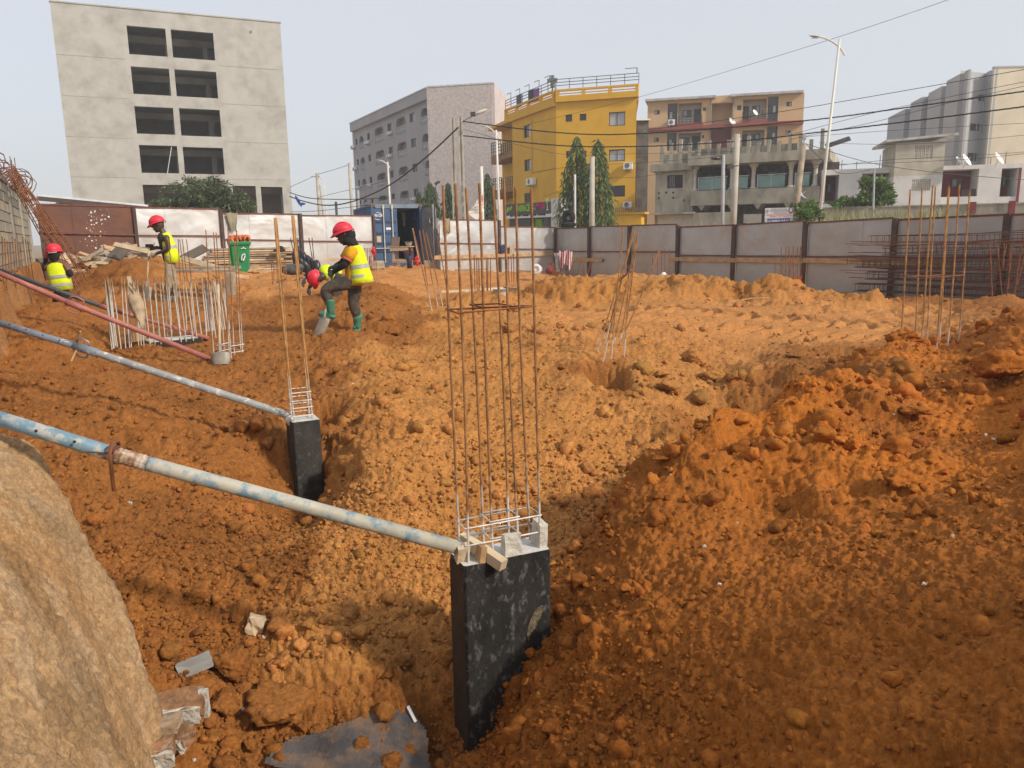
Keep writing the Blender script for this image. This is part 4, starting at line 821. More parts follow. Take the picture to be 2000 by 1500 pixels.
obj('tower_roof', MB().beam(tw.pt(t0 - .6, zt2 + .12, -2), tw.pt(t1 + .6, zt2 + .36, -2), 4.6, .14), RSH, B)
dish(tw, 1868, 316, .3, B); dish(tw, 1882, 315, .4, B); dish(tw, 1945, 312, .4, B)
g = MB()
for x in (1653, 1683, 1730, 1955, 1985): s, z = pl.hit(x, 328); g.tube([pl.pt(s, zt, -2), pl.pt(s, zt + random.uniform(.5, 1.2), -2)], .02, 4)
obj('roof_rod', g, FR_D, B)
# ---- boundary wall, yellow annex, pharmacy kiosk, shed, distant ground
pl = Plane(P(1548, 420, 42)[:2], P(2020, 410, 38)[:2]); B = thing('boundary_wall', 'pale stained yard wall with red posts behind the sheet fence', 'wall', pl.pt(pl.len / 2, GZ))
zt = pl.hit(1800, 403)[1]; obj('wall', MB().pbox(pl, 0, pl.len, GZ, zt, -.2, 0), OLD, B); obj('coping', MB().pbox(pl, 0, pl.len, zt + .003, zt + .07, -.24, .04), OLD, B)
for x in (1899, 1975): s = pl.hit(x, 410)[0]; obj('post', MB().pbox(pl, s - .14, s + .14, GZ, zt + .15, .004, .1), MAR, B)
pl = Plane(P(1192, 430, 55)[:2], P(1261, 430, 54)[:2]); B = thing('yellow_annex', 'small yellow annex wall with flat cap beside the yellow building', 'annex', pl.pt(1, GZ))
zt = pl.hit(1225, 419)[1]; s1 = pl.hit(1212, 430)[0]; obj('wall', MB().pbox(pl, 0, pl.len - .3, GZ, zt, -1.5, 0), YEL, B); obj('cap', MB().pbox(pl, s1 - .3, pl.len, zt + .003, zt + .14, -1.6, .12), YEL, B)
g = MB(); zz = pl.hit(1225, 412)[1]; pts = [pl.pt(.0 + .02 * k, zz + .28 * sin(k * .9), .25 * cos(k * .9)) for k in range(int(pl.len / .02))]; g.tube(pts, .012, 4); obj('razor_wire', g, FR_D, B)
# pharmacy
S5, O5 = 14.286, (970, 380)
pa, pb = P(988, 410, 54), P(1076, 400, 50.5); pl = Plane(pa[:2], pb[:2]); B = thing('pharmacy', 'dark grey pharmacy shopfront with green and pink lettering below the yellow building', 'shop', pl.pt(pl.len / 2, GZ))
def c6(x0, x1, y0, y1): return pl.rect(O5[0] + x0 / S5, O5[0] + x1 / S5, O5[1] + y0 / S5, O5[1] + y1 / S5)
zt = pl.hit(1030, 396.5)[1]; zb = pl.hit(1030, 419.5)[1]; zb2 = pl.hit(1030, 425.5)[1]; s0, s1 = 0, pl.hit(1076, 410)[0]
DG = M('dark_grey_panel', (.085, .09, .095), .5, .08)
obj('sign_board', MB().pbox(pl, s0, s1, zb, zt, -.3, 0), DG, B)
obj('white_strip', MB().pbox(pl, s0, s1, zb2, zb - .003, -.3, .03), WHITE, B)
obj('shop_front', MB().pbox(pl, s0, s1, GZ, zb2 - .003, -.5, -.3), DG, B)
for x0, x1, mm in ((1004, 1030, GLASS_D), (1034, 1037, M('lime_panel', (.17, .36, .03), .5)), (1040, 1053, M('lime_panel', (.17, .36, .03))), (1056, 1066, GLASS_D)): obj('front_panel', MB().pbox(pl, pl.hit(x0, 430)[0], pl.hit(x1, 430)[0], GZ, zb2 - .1, -.297, -.26), mm, B)
rp_ = Plane(pl.pt(s1, 0)[:2], P(1096, 400, 50.2)[:2]); obj('side_wall', MB().pbox(rp_, .01, rp_.len, GZ, zt + .2, -3, 0), M('silver_panel', (.55, .54, .53), .5, .04), B); obj('white_strip', MB().pbox(rp_, .01, rp_.len, zb2, zb, .002, .03), WHITE, B)
def text(body, pl_, s, z, h, mat, parent, off=.02, width=None, ext=.01, bold=0.0, shear=0.0, name='lettering'):
    cu = bpy.data.curves.new(name, 'FONT'); cu.body = body; cu.size = h; cu.extrude = ext; cu.offset = bold; cu.shear = shear; cu.align_x = 'LEFT'
    o = bpy.data.objects.new(name, cu); COL.objects.link(o); cu.materials.append(mat)
    M_ = pl_.mat(); M_.translation = pl_.pt(s, z, off)
    bpy.context.view_layer.update(); me = bpy.data.meshes.new_from_object(o.evaluated_get(bpy.context.evaluated_depsgraph_get()))
    bpy.data.objects.remove(o); o = bpy.data.objects.new(name, me); COL.objects.link(o)
    if width:
        w = max(v.co.x for v in me.vertices) - min(v.co.x for v in me.vertices)
        if w > 1e-6: M_ = M_ @ Matrix.Diagonal((width / w, 1, 1, 1))
    o.matrix_basis = M_
    if parent: o.parent = parent; o.matrix_parent_inverse = world_of(parent).inverted()
    return o
LIME = M('lime_letters', (.32, .62, .03), .5, .02); PINK = M('pink_letters', (.62, .02, .18), .5, .02); BLU = M('blue_logo', (.03, .10, .62), .5, .02); INK = M('black_ink', (.02, .02, .02), .6, .02)
a, b, c, d = c6(512, 935, 360, 490); text('PHARMACIE', pl, a, c + .05, .62, LIME, B, .02, b - a, bold=.012)
a, b, c, d = c6(985, 1090, 390, 450); text('de la', pl, a, c + .05, .26, LIME, B, .02, b - a)
a, b, c, d = c6(1110, 1345, 300, 450); text('Bel Sia', pl, a, c + .12, .62, PINK, B, .02, b - a, bold=.02, shear=.25)
a, b, c, d = c6(380, 1380, 570, 660); text('Santé - Bio - Beauté - Cosmétique - Orthopédie - Dermatologie', pl, a + .05, zb2 + .12, .17, INK, B, .045, (b - a) * .98)
a, b, c, d = c6(1370, 1470, 280, 450); g = MB(); sm = (a + b) / 2
g.add([pl.pt(a, c + .75, .03), pl.pt(b, c + .75, .03), pl.pt(sm, c + .42, .03)], ((0, 2, 1),)); g.pbox(pl, sm - .03, sm + .03, c + .08, c + .5, .01, .03); g.pbox(pl, sm - .12, sm + .12, c + .03, c + .08, .01, .03); obj('cup_emblem', g, WHITE, B)
g = MB(); g.tube([pl.pt(sm + .05 * sin(k * 1.2), c + .34 + k * .05, .05) for k in range(9)], .03, 5); obj('snake_emblem', g, LIME, B)
a, b, c, d = c6(255, 350, 420, 560); g = MB(); g.ball(pl.pt((a + b) / 2, (c + d) / 2, 0), (.16, .05, .28), 8, 6, Matrix.Rotation(.5, 3, 'Y')); obj('leaf_emblem', g, BLU, B)
a, b, c, d = c6(300, 440, 330, 460); g = MB(); g.ball(pl.pt(a + .1, c + .1, 0), (.1, .04, .22), 8, 6, Matrix.Rotation(.3, 3, 'Y')); g.ball(pl.pt(b - .1, d - .1, 0), (.08, .04, .26), 8, 6, Matrix.Rotation(.6, 3, 'Y')); obj('leaf_emblem', g, LIME, B)
# shed behind the rusty gate
A_, Bq = P(92, 392, 30), P(300, 402, 32); pl = Plane(A_[:2], Bq[:2]); B = thing('shed', 'low shed with thin sloping metal roof behind the rusty gate', 'shed', pl.pt(2, GZ))
z0, z1 = pl.hit(90, 383)[1], pl.hit(285, 403)[1]
obj('roof', MB().beam(pl.pt(-.3, z0, -1), pl.pt(pl.hit(285, 403)[0], z1, -1), 3.2, .07), M('roof_zinc', (.62, .63, .64), .4, .08, metal=.3), B)
obj('fascia', MB().beam(pl.pt(-.3, z0 - .12, .62), pl.pt(pl.hit(285, 403)[0], z1 - .12, .62), .05, .16), FR_D, B)
obj('wall', MB().prism([pl.pt(.35, 0, .3)[:2], pl.pt(pl.len, 0, .3)[:2], pl.pt(pl.len, 0, -2.3)[:2], pl.pt(.35, 0, -2.3)[:2]], GZ, z1 - .15).pbox(pl, .35, pl.len * .45, z1 - .15, z1 + .16, -2.3, .3), M('cream_block', (.55, .48, .36), .9), B)
# ================================================================= FENCES, GATE, CONTAINER, WALL
def sheet_mat(name, base, rough, metal, rust=None, thr=.6, dent=.5, dsc=1.2, sc2=.9, col3=None):
    ma = M(name, base, rough, .05, 1.5, metal=metal, col2=rust, thr=thr, soft=.15, sc2=sc2, spec=.4)
    t = ma.node_tree; N, L = t.nodes, t.links; b = N['Principled BSDF']
    n = N.new('ShaderNodeTexNoise'); n.inputs['Scale'].default_value = dsc; n.inputs['Detail'].default_value = 3; n.inputs['Distortion'].default_value = .8
    tc = N.new('ShaderNodeTexCoord'); L.new(tc.outputs['Object'], n.inputs['Vector'])
    bp = N.new('ShaderNodeBump'); bp.inputs['Strength'].default_value = dent; bp.inputs['Distance'].default_value = .25; L.new(n.outputs[0], bp.inputs['Height']); L.new(bp.outputs[0], b.inputs['Normal'])
    return ma
GALV_L = sheet_mat('bright_zinc_sheet', (.80, .80, .79), .30, .65, (.62, .62, .61), .55, .30, .55)
GALV_R = sheet_mat('dull_zinc_sheet', (.41, .425, .43), .40, .5, (.34, .285, .235), .56, .2, .7, .5)
RUSTY = sheet_mat('rusted_sheet', (.125, .058, .042), .7, .1, (.20, .075, .035), .60, .15, 1.5, 1.2)
MIDRUST = M('rust_red_steel', (.15, .055, .045), .75, .2, 6)
POST = M('dark_rust_post', (.075, .045, .038), .8, .2, 5)
WOOD = M('raw_wood', (.44, .27, .135), .85, .18, 5, stretch=(1, 1, 1), bump=.1)
WOOD_G = M('weathered_wood', (.36, .29, .215), .9, .22, 4, col2=(.22, .18, .14), thr=.55, sc2=3)
WOOD_P = M('pale_wood', (.55, .43, .28), .85, .15, 4)
WOODS = [WOOD, WOOD_G, WOOD_G, WOOD_P]
FL = Plane(P(60, 440, 23.8)[:2], P(1085, 480, 36.5)[:2]); FR = Plane(P(1085, 480, 36.5)[:2], P(2080, 480, 18.6)[:2])
def gbase(pl, s0, s1):
    sm = np.linspace(s0, s1, 4); q = [pl.pt(s, 0) for s in sm]; return float(min(ground(np.array([v.x for v in q]), np.array([v.y for v in q]), False))) - .08
def bay(pl, x0, x1, yt0, yt1, parent, mat, nsheet, rail_y=None, rail=MIDRUST, post=POST, pw=.07, jit=.012, off=0):
    s0, s1 = pl.hit(x0, yt0)[0], pl.hit(x1, yt1)[0]; z0, z1 = pl.hit(x0, yt0)[1], pl.hit(x1, yt1)[1]; zb = gbase(pl, s0, s1); k = (s1 - s0)
    for i in range(nsheet):
        a, b = s0 + k * i / nsheet, s0 + k * (i + 1) / nsheet; za, zc = z0 + (z1 - z0) * i / nsheet, z0 + (z1 - z0) * (i + 1) / nsheet; o0 = off + (i % 2) * jit
        nx, nz = 6, 8; mb = MB(); g = []; rr = random.Random(int(x0) * 7 + i)
        for j in range(nz + 1):
            for q in range(nx + 1):
                u = a + (b - a) * q / nx; ztop = za + (zc - za) * q / nx; z = zb + (ztop - zb) * j / nz
                g.append(pl.pt(u + (.006 if i % 2 == 0 and q == nx else 0), z, o0 + (rr.uniform(-.008, .008) if 0 < q < nx else 0)))
        fs = [(j * (nx + 1) + q, j * (nx + 1) + q + 1, (j + 1) * (nx + 1) + q + 1, (j + 1) * (nx + 1) + q) for j in range(nz) for q in range(nx)]
        mb.add(g, fs); mb.add([v - pl.n * .004 for v in g], [f[::-1] for f in fs]); obj('panel', mb, mat, parent, True)
    obj('top_rail', MB().beam(pl.pt(s0, z0, off), pl.pt(s1, z1, off), .06, .05), rail, parent)
    if rail_y:
        ra, rb = pl.hit(x0, rail_y[0])[1], pl.hit(x1, rail_y[1])[1]; obj('rail', MB().beam(pl.pt(s0 + .03, ra, off + .045), pl.pt(s1 - .03, rb, off + .045), .05, .05), rail, parent)
    return s0, s1, zb, z0, z1
def post(pl, x, y, parent, w=.08, mat=POST, off=.02):
    s, z = pl.hit(x, y); zb = gbase(pl, s - .1, s + .1); obj('post', MB().pbox(pl, s - w / 2, s + w / 2, zb, z, off - .02, off + .07), mat, parent)
B = thing('sheet_gate', 'brown rusted sheet metal gate with a streak of white paint splashes', 'gate', FL.pt(1.5, -1))
s0, s1, zb, z0, z1 = bay(FL, 72, 260, 399, 403, B, RUSTY, 3, (454, 459), pw=.06)
post(FL, 73, 399, B); post(FL, 260, 403, B, .1)
g = MB(); rr = random.Random(2)
for i in range(80):
    x = rr.gauss(186, 11); y = 409 + 80 * rr.random(); s, z = FL.hit(x, y); r = rr.choice((.007, .01, .013, .022)) * rr.uniform(.6, 1.3)
    ring = [FL.pt(s + r * cos(a) * rr.uniform(.7, 1.3), z + r * sin(a) * rr.uniform(.7, 1.3), .018) for a in np.arange(0, 6.28, 1.05)]; g.add(ring + [q + FL.n * .004 for q in ring], [tuple(range(6, 12))] + [(k, (k + 1) % 6, (k + 1) % 6 + 6, k + 6) for k in range(6)])
o = obj('paint_splash', g, WHITE, B); tag(o, kind='stuff')
B = thing('sheet_fence', 'bright dented zinc sheet fence running from the rusty gate to the blue container', 'fence', FL.pt(8, -1))
bay(FL, 263, 427, 405, 408.5, B, GALV_L, 3, (460, 461)); post(FL, 430, 409, B, .11)
bay(FL, 434, 582, 417, 418.5, B, GALV_L, 3, (468, 470)); post(FL, 585, 417, B, .11)
bay(FL, 588, 726, 421, 421.5, B, GALV_L, 3, (471, 472)); post(FL, 728, 421, B, .08)
B = thing('sheet_fence', 'zinc sheet fence right of the blue container with half of it in shade', 'fence', FL.pt(22, -1))
bay(FL, 858, 972, 429, 430.5, B, GALV_L, 2, (475, 476)); post(FL, 974, 430, B, .11)
bay(FL, 977, 1083, 443, 444, B, GALV_L, 3, (486, 487)); post(FL, 1084, 443, B, .13)
s0, s1 = FL.hit(845, 505)[0], FL.hit(1083, 495)[0]; z0, z1 = FL.hit(845, 503)[1], FL.hit(1083, 496)[1]
obj('plank', MB().beam(FL.pt(s0, z0, .11), FL.pt((s0 + s1) / 2, (z0 + z1) / 2, .11), .04, .16), WOOD, B); obj('plank', MB().beam(FL.pt((s0 + s1) / 2, (z0 + z1) / 2, .12), FL.pt(s1, z1, .11), .04, .14), WOOD, B)
B = thing('sheet_fence', 'long stained grey sheet fence with dark posts along the right side of the site', 'fence', FR.pt(8, -1))
for x0, x1, y0, y1, r0, r1, n in ((1086, 1150, 446.7, 444.5, 491, 491, 1), (1154, 1229, 442.8, 441, 491.5, 491.5, 2), (1233, 1323, 440.5, 438, 492, 492, 2), (1328, 1433, 443.7, 439.5, 498.5, 499.5, 2), (1440, 1571, 439, 431.5, 500, 500.5, 2), (1580, 1746, 435.5, 425.5, 501.5, 501, 3), (1756, 1964, 429, 419, 503, 503, 3), (1975, 2120, 419.5, 414, 502, 500, 2)):
    bay(FR, x0, x1, y0, y1, B, GALV_R, n, (r0, r1), MIDRUST)
for x, y in ((1152, 443), (1231, 440), (1326, 440), (1436, 438), (1575.5, 432), (1751, 426), (1970, 417)): post(FR, x, y, B, .15)
for x0, x1, y in ((1100, 1180, 507), (1310, 1440, 507), (1440, 1572, 508.5), (1572, 1660, 509), (1660, 1745, 510), (1745, 1860, 513)):
    s0, s1 = FR.hit(x0, y)[0], FR.hit(x1, y)[0]; z = FR.hit((x0 + x1) / 2, y)[1]; obj('plank', MB().pbox(FR, s0, s1 - .02, z - .075, z + .075, .075, .11), WOOD, B)
# ---- container
CB = M('container_blue', (.052, .105, .21), .55, .12, 1.5, col2=(.09, .10, .12), thr=.66, sc2=3, bump=.05)
A3 = P(724, 399, 33.2); ct = A3.z; B3 = PZ(824, 398, ct + .02); cf = Plane(A3[:2], B3[:2]); cb = ct - 2.55
B = thing('shipping_container', 'blue shipping container used as site store with one door open', 'container', cf.pt(cf.len / 2, cb))
wd = cf.len; D6 = 6.0
def corr(mb, o, d, nrm, L, z0, z1, n, dep=.045):
    us = [];
    for i in range(n):
        p = L / n; us += [(i * p, 0), (i * p + p * .3, 0), (i * p + p * .45, -dep), (i * p + p * .85, -dep)]
    us.append((L, 0)); vs = []
    for u, h in us: q = o + d * u + nrm * h; vs += [(q.x, q.y, z0), (q.x, q.y, z1)]
    mb.add(vs, [(2 * i, 2 * i + 2, 2 * i + 3, 2 * i + 1) for i in range(len(us) - 1)])
o0 = cf.pt(0, 0); o1 = cf.pt(wd, 0)
mb = MB(); corr(mb, o0 - cf.n * D6, cf.n, -cf.d, D6, cb + .15, ct - .1, 24); obj('side_wall', mb, CB, B)
mb = MB(); corr(mb, o1, -cf.n, cf.d, D6, cb + .15, ct - .1, 24); corr(mb, o1 - cf.d * .09, -cf.n, -cf.d, D6, cb + .15, ct - .1, 24, .03); obj('side_wall', mb, CB, B)
DKI = M('container_inside', (.10, .105, .11), .7, .15)
mb = MB(); corr(mb, o0 - cf.n * (D6 - .05), cf.d, cf.n, wd, cb, ct, 9); obj('back_wall', mb, DKI, B)
obj('roof', MB().pbox(cf, 0, wd, ct - .08, ct, -D6, -.02), CB, B); obj('floor', MB().pbox(cf, .05, wd - .05, cb, cb + .14, -D6, -.05), WOOD_G, B)
obj('header', MB().pbox(cf, .18, wd - .18, ct - .16, ct + .015, -.1, .01), M('container_header', (.17, .22, .29), .5), B)
obj('door_sill', MB().pbox(cf, .18, wd - .18, cb - .02, cb + .16, -.1, .01), CB, B)
for s in (0.06, wd - .06): obj('corner_post', MB().pbox(cf, s - .06, s + .06, cb + .12, ct - .12, -.12, .012), CB, B)
for s in (.09, wd - .09):
    for z in (ct - .04, cb + .05):
        k = obj('corner_casting', MB().pbox(cf, s - .09, s + .09, z - .06, z + .06, -.18, .02), M('casting_rust', (.22, .14, .11), .7), B); obj('socket', MB().ball(cf.pt(s, z, .02), (.035, .01, .035), 8, 4), BLACK, k)
dw = wd / 2 - .13
dr = obj('door', MB().pbox(cf, .13, .13 + dw, cb + .17, ct - .17, -.06, -.015), CB, B)
for y in (433, 455, 475, 491): z = cf.hit(745, y)[1]; obj('door_rib', MB().pbox(cf, .2, .13 + dw - .06, z - .04, z + .04, -.0149, .02), M('container_blue_dark', (.03, .06, .12), .6), dr)
for x in (750, 767):
    s = cf.hit(x, 450)[0]; obj('lock_rod', MB().tube([cf.pt(s, cb + .1, .04), cf.pt(s, ct - .06, .04)], .022, 6), M('rod_cream', (.62, .60, .53), .5), dr)
    obj('rod_keeper', MB().pbox(cf, s - .04, s + .04, ct - .2, ct - .02, .012, .05), M('keeper_yellow', (.50, .45, .26), .6), dr)
s, z = cf.hit(745, 485); obj('door_handle', MB().pbox(cf, s - .25, s + .5, z - .02, z + .02, .05, .08), STEEL, dr)
LW = M('white_letters', (.82, .82, .82), .6, .02)
a, c = cf.hit(729.5, 423.5); text('CMA CGM', cf, a, c, .165, LW, B, .0, cf.hit(747, 423)[0] - a, .004, .004)
g = MB()
for sg, y in ((1, 419.3), (-1, 425)):
    s, z = cf.hit(738, y); g.tube([cf.pt(s + .17 * t, z + sg * .09 * (1 - t * t), .003) for t in np.linspace(-.4, 1, 7) * sg], .012, 4)
obj('logo_arc', g, LW, B)
s, z = cf.hit(759, 446.5); obj('sticker', MB().pbox(cf, s - .1, s + .1, z - .045, z + .045, -.0149, -.008), LW, B)
s, z = cf.hit(740.5, 467.5); obj('sticker', MB().pbox(cf, s - .09, s + .09, z - .13, z + .13, -.0149, -.008), M('card', (.50, .40, .26)), B)
hp = cf.pt(wd - .02, 0, .02); od = Plane(hp[:2], (hp + (cf.n * .9 + cf.d * .42).normalized() * dw)[:2])
dr = obj('door', MB().pbox(od, .02, od.len, cb + .17, ct - .17, -.03, .02), M('container_grey_inside', (.17, .175, .18), .6, .15, 3), B)
for k in range(5): obj('door_rib', MB().pbox(od, .1, od.len - .1, cb + .35 + k * .45, cb + .47 + k * .45, .0201, .045), M('container_grey_inside', (.17, .175, .18)), dr)
obj('lock_rod', MB().tube([od.pt(od.len - .1, cb + .1, .06), od.pt(od.len - .1, ct - .02, .06)], .025, 6), STEEL, dr)
# things in and around the container
def cloth(pl, x0, x1, y0, y1, off, seed, nx=8, ny=9, amp=.05, taper=0.0, drop=.0):
    rr = random.Random(seed); a, b, c, d = pl.rect(x0, x1, y0, y1); g = []
    ph = rr.random() * 6
    for j in range(ny + 1):
        for i in range(nx + 1):
            u, v = i / nx, j / ny; w = 1 - taper * v
            s = (a + b) / 2 + (u - .5) * (b - a) * w + rr.uniform(-.01, .01); z = d - (d - c) * v * (1 - drop * abs(sin(u * 5 + ph))) + .02 * sin(u * 9 + ph)
            g.append(pl.pt(s, z, off + amp * sin(u * 14 + ph + v * 1.5) * (.3 + v) + rr.uniform(-.006, .006)))
    fs = [(j * (nx + 1) + i, (j + 1) * (nx + 1) + i, (j + 1) * (nx + 1) + i + 1, j * (nx + 1) + i + 1) for j in range(ny) for i in range(nx)]
    m_ = MB(); m_.add(g, fs); m_.add([q - pl.n * .012 for q in g], [f[::-1] for f in fs]); return m_
inn = cf.moved(-1.2)
a, b, c, d = inn.rect(807, 817, 413, 432)
g = MB(); rg = []
for t, w in ((0, .02), (.12, .05), (.3, .13), (.6, .2), (.85, .18), (1, .06)): rg.append([inn.pt((a + b) / 2 + w * cos(k) * 1.0, d - (d - c) * t, w * .7 * sin(k)) for k in np.arange(0, 6.28, .63)])
g.rings(rg); tag(obj('plastic_bag', g, M('blue_plastic', (.02, .09, .42), .4, .2, 8), None, True), 'bright blue plastic bag hanging inside the container doorway', 'bag')
tag(obj('rag', cloth(inn, 785, 793, 415, 442, 0, 4, 4, 8, .04, .5), M('grey_rag', (.30, .30, .27), .9), None, True), 'grey rag hanging in the dark container doorway', 'cloth')
WBN = Plane(P(760, 500, 31.6)[:2], P(800, 500, 31.4)[:2]); tz = WBN.hit(780, 481)[1]; tb = WBN.hit(780, 517)[1]; l0, l1 = WBN.hit(758, 500)[0], WBN.hit(800, 500)[0]
B = thing('workbench', 'rough wooden workbench standing before the blue container', 'workbench', WBN.pt((l0 + l1) / 2, tb))
obj('bench_top', MB().pbox(WBN, l0, l1, tz - .04, tz, -.6, .05), WOOD, B); obj('apron', MB().pbox(WBN, l0 + .1, l1 - .04, tz - .18, tz - .043, 0, .03), WOOD_P, B)
for s in (l0 + .2, l1 - .12):
    for o_ in (-.05, -.55): obj('leg', MB().pbox(WBN, s - .04, s + .04, tb - .05, tz - .043, o_ - .03, o_ + .03), WOOD, B)
obj('stretcher', MB().pbox(WBN, l0 + .18, l1 - .08, tb + .08, tb + .22, -.019, .01), WOOD_P, B)
a, b, c, d = WBN.rect(762, 777, 463, 480.5); tag(obj('board', MB().beam(WBN.pt((a + b) / 2, tz + .003, -.1), WBN.pt((a + b) / 2, d, -.25), b - a, .03, WBN.n), M('brown_board', (.17, .11, .09), .7)), 'brown board propped upright on the workbench', 'board')
def bucket(q, r0, r1, h, mat, label, tilt=None):
    g = MB(); rg = []
    Mt = tilt or Matrix.Identity(3)
    for t, r in ((0, r0), (.5, (r0 + r1) / 2), (1, r1), (1.0, r1 * 1.08), (1.03, r1 * 1.08), (1.03, r1 * .95), (.1, r0 * .9)): rg.append([Vector(q) + Mt @ Vector((r * cos(a), r * sin(a), h * t)) for a in np.arange(0, 6.28, .45)])
    g.rings(rg); o = thing('bucket', label, 'bucket', q); obj('pail', g, mat, o, True)
    hd = MB().tube([Vector(q) + Mt @ Vector((r1 * cos(a), .02, h + r1 * .5 * sin(a) * -1)) for a in np.linspace(0, pi, 9)], .006, 4); obj('handle', hd, STEEL, o); return o
s, z = WBN.hit(794, 478); bucket(WBN.pt(s, tz + .003, -.25), .11, .16, .17, M('grey_bucket', (.36, .35, .32), .6), 'small grey bucket on the end of the workbench')
def pole_thing(name, label, cat, a, b, r, mat, group=None):
    return tag(obj(name, MB().tube([a, b], r, 6), mat), label, cat, group)
pole_thing('broom_handle', 'wooden pole leaning in the container opening beside the workbench', 'pole', P(806, 446, 31.8), P(819, 512, 31.2), .025, WOOD)
def glove(q, s, mat, label, up):
    g = MB(); q = Vector(q)
    g.rings([[q + Vector((w * s * cos(a), w * s * .5 * sin(a), h * s * up)) for a in np.arange(0, 6.28, .785)] for w, h in ((.35, 0), (.4, .5), (.5, 1.0), (.5, 1.5))])
    for i, (x, l) in enumerate(((-.36, .75), (-.12, 1.0), (.12, .95), (.35, .7))): g.tube([q + Vector((x * s, 0, 1.4 * s * up)), q + Vector((x * 1.25 * s, 0, (1.4 + l) * s * up))], [.13 * s, .1 * s], 6)
    g.tube([q + Vector((-.45 * s, 0, .8 * s * up)), q + Vector((-.75 * s, 0, 1.4 * s * up))], [.14 * s, .11 * s], 6)
    return tag(obj('work_glove', g, mat, None, True), label, 'glove')
RG = M('red_rubber', (.60, .025, .04), .5, .1)
q = P(815, 519, 30.6); glove(q, .16, RG, 'red rubber glove set upright on a peg below the workbench', 1)
q = P(729, 482, 29.5); glove(q, .16, RG, 'red glove hanging fingers down from a bar by the fence', -1)
g = MB(); q = onto(800, 524); g.rings([[q + Vector((w * cos(a), w * sin(a), h)) for a in np.arange(0, 6.28, .785)] for w, h in ((.1, 0), (.1, .2), (.12, .45), (.09, .5))]); g.ball(q + Vector((.05, -.1, .07)), (.09, .16, .07), 8, 6); tag(obj('rubber_boot', g, M('dark_boot', (.02, .02, .05), .5), None, True), 'dark rubber boot standing at the foot of the workbench', 'boot')
q = P(797, 492, 31.0); tag(obj('jacket', cloth(WBN, 793, 812, 488, 507, .25, 9, 6, 6, .06, .2), M('dark_jacket', (.05, .05, .06), .9, .3, 4, col2=(.22, .03, .05), thr=.55, sc2=6), None, True), 'dark jacket with red trim hung at the bench end', 'jacket')
# pillar with clothes, clothes on the fence
pp = Plane(P(843, 480, 33.4)[:2], P(858, 480, 33.6)[:2]); zb = pp.hit(850, 520)[1]; zt = pp.hit(850, 434)[1]
tag(obj('timber_post', MB().pbox(pp, .02, pp.len, zb - .2, zt, -.25, 0), M('pale_post', (.55, .48, .38), .85)), 'pale board pillar between the container and the fence', 'post')
DKC = M('striped_cloth', (.09, .09, .10), .9, .3, 5, col2=(.60, .58, .55), thr=.56, sc2=3)
tag(obj('shirt', cloth(pp, 836, 856, 427, 446, .10, 21, 8, 8, .06, .1, .2), DKC, None, True), 'black and white shirt thrown over the post by the container', 'clothing')
tag(obj('shirt', cloth(pp, 841, 852, 442, 467, .16, 22, 8, 8, .05, .2, .3), M('tan_red_cloth', (.46, .36, .25), .9, .1, 3, col2=(.62, .13, .09), thr=.55, sc2=3), None, True), 'tan and red shirt hanging below the black and white one', 'clothing')
tag(obj('trousers', cloth(FL, 866, 876, 427, 459, .1, 23, 8, 10, .05, .1, .15), M('tan_cloth', (.33, .25, .15), .9, .15), None, True), 'tan trousers hung over the zinc fence top', 'clothing')
tag(obj('clothing', cloth(FL, 974, 986, 478, 496, .16, 24, 6, 8, .05, .1, .1), M('navy_cloth', (.035, .045, .12), .9, .15), None, True), 'navy cloth hung on the fence post', 'clothing')
tag(obj('clothing', cloth(FL, 991, 1002, 478, 500, .16, 25, 6, 8, .05, .15, .2), M('beige_cloth', (.42, .33, .22), .9, .15), None, True), 'beige cloth hung beside the navy cloth', 'clothing')
tag(obj('towel', cloth(FL, 441, 463, 416, 454, .14, 26, 6, 9, .04, .55, .1), M('khaki_towel', (.27, .25, .17), .9, .12), None, True), 'khaki towel hung over the bright fence', 'towel')
# tyres on the fence
def tyre(c, R, r, axis, label):
    g = MB(); c = Vector(c); axis = Vector(axis).normalized(); u = axis.orthogonal().normalized(); v = axis.cross(u); rg = []
    for i in range(20):
        a = 2 * pi * i / 20; dr_ = u * cos(a) + v * sin(a); rg.append([c + dr_ * (R + r * cos(b) * (1 + .15 * abs(cos(b)))) + axis * (r * 1.15 * sin(b)) for b in np.arange(0, 6.28, .785)])
    rg.append(rg[0]); g.rings(rg, False); t = thing('tyre', label, 'tyre', c); obj('tread', g, BLACK, t, True)
    n = MB()
    for i in range(40):
        a = 2 * pi * i / 40; dr_ = u * cos(a) + v * sin(a); n.beam(c + dr_ * (R + r * 1.16) - axis * r * .6, c + dr_ * (R + r * 1.16) + axis * r * .6, .02, .02)
    obj('tread_block', n, BLACK, t); t.children[-1]['kind'] = 'stuff'
s, z = FR.hit(1107, 438); q = FR.pt(s, z - .02, -.1); tyre(q, .22, .10, (0, 0, 1), 'black tyre lying flat on the fence top')
tyre(FR.pt(s, FR.hit(1105, 425)[1], -.1), .22, .10, FR.n + Vector((.5, 0, 0)), 'black tyre standing upright on the other tyre')
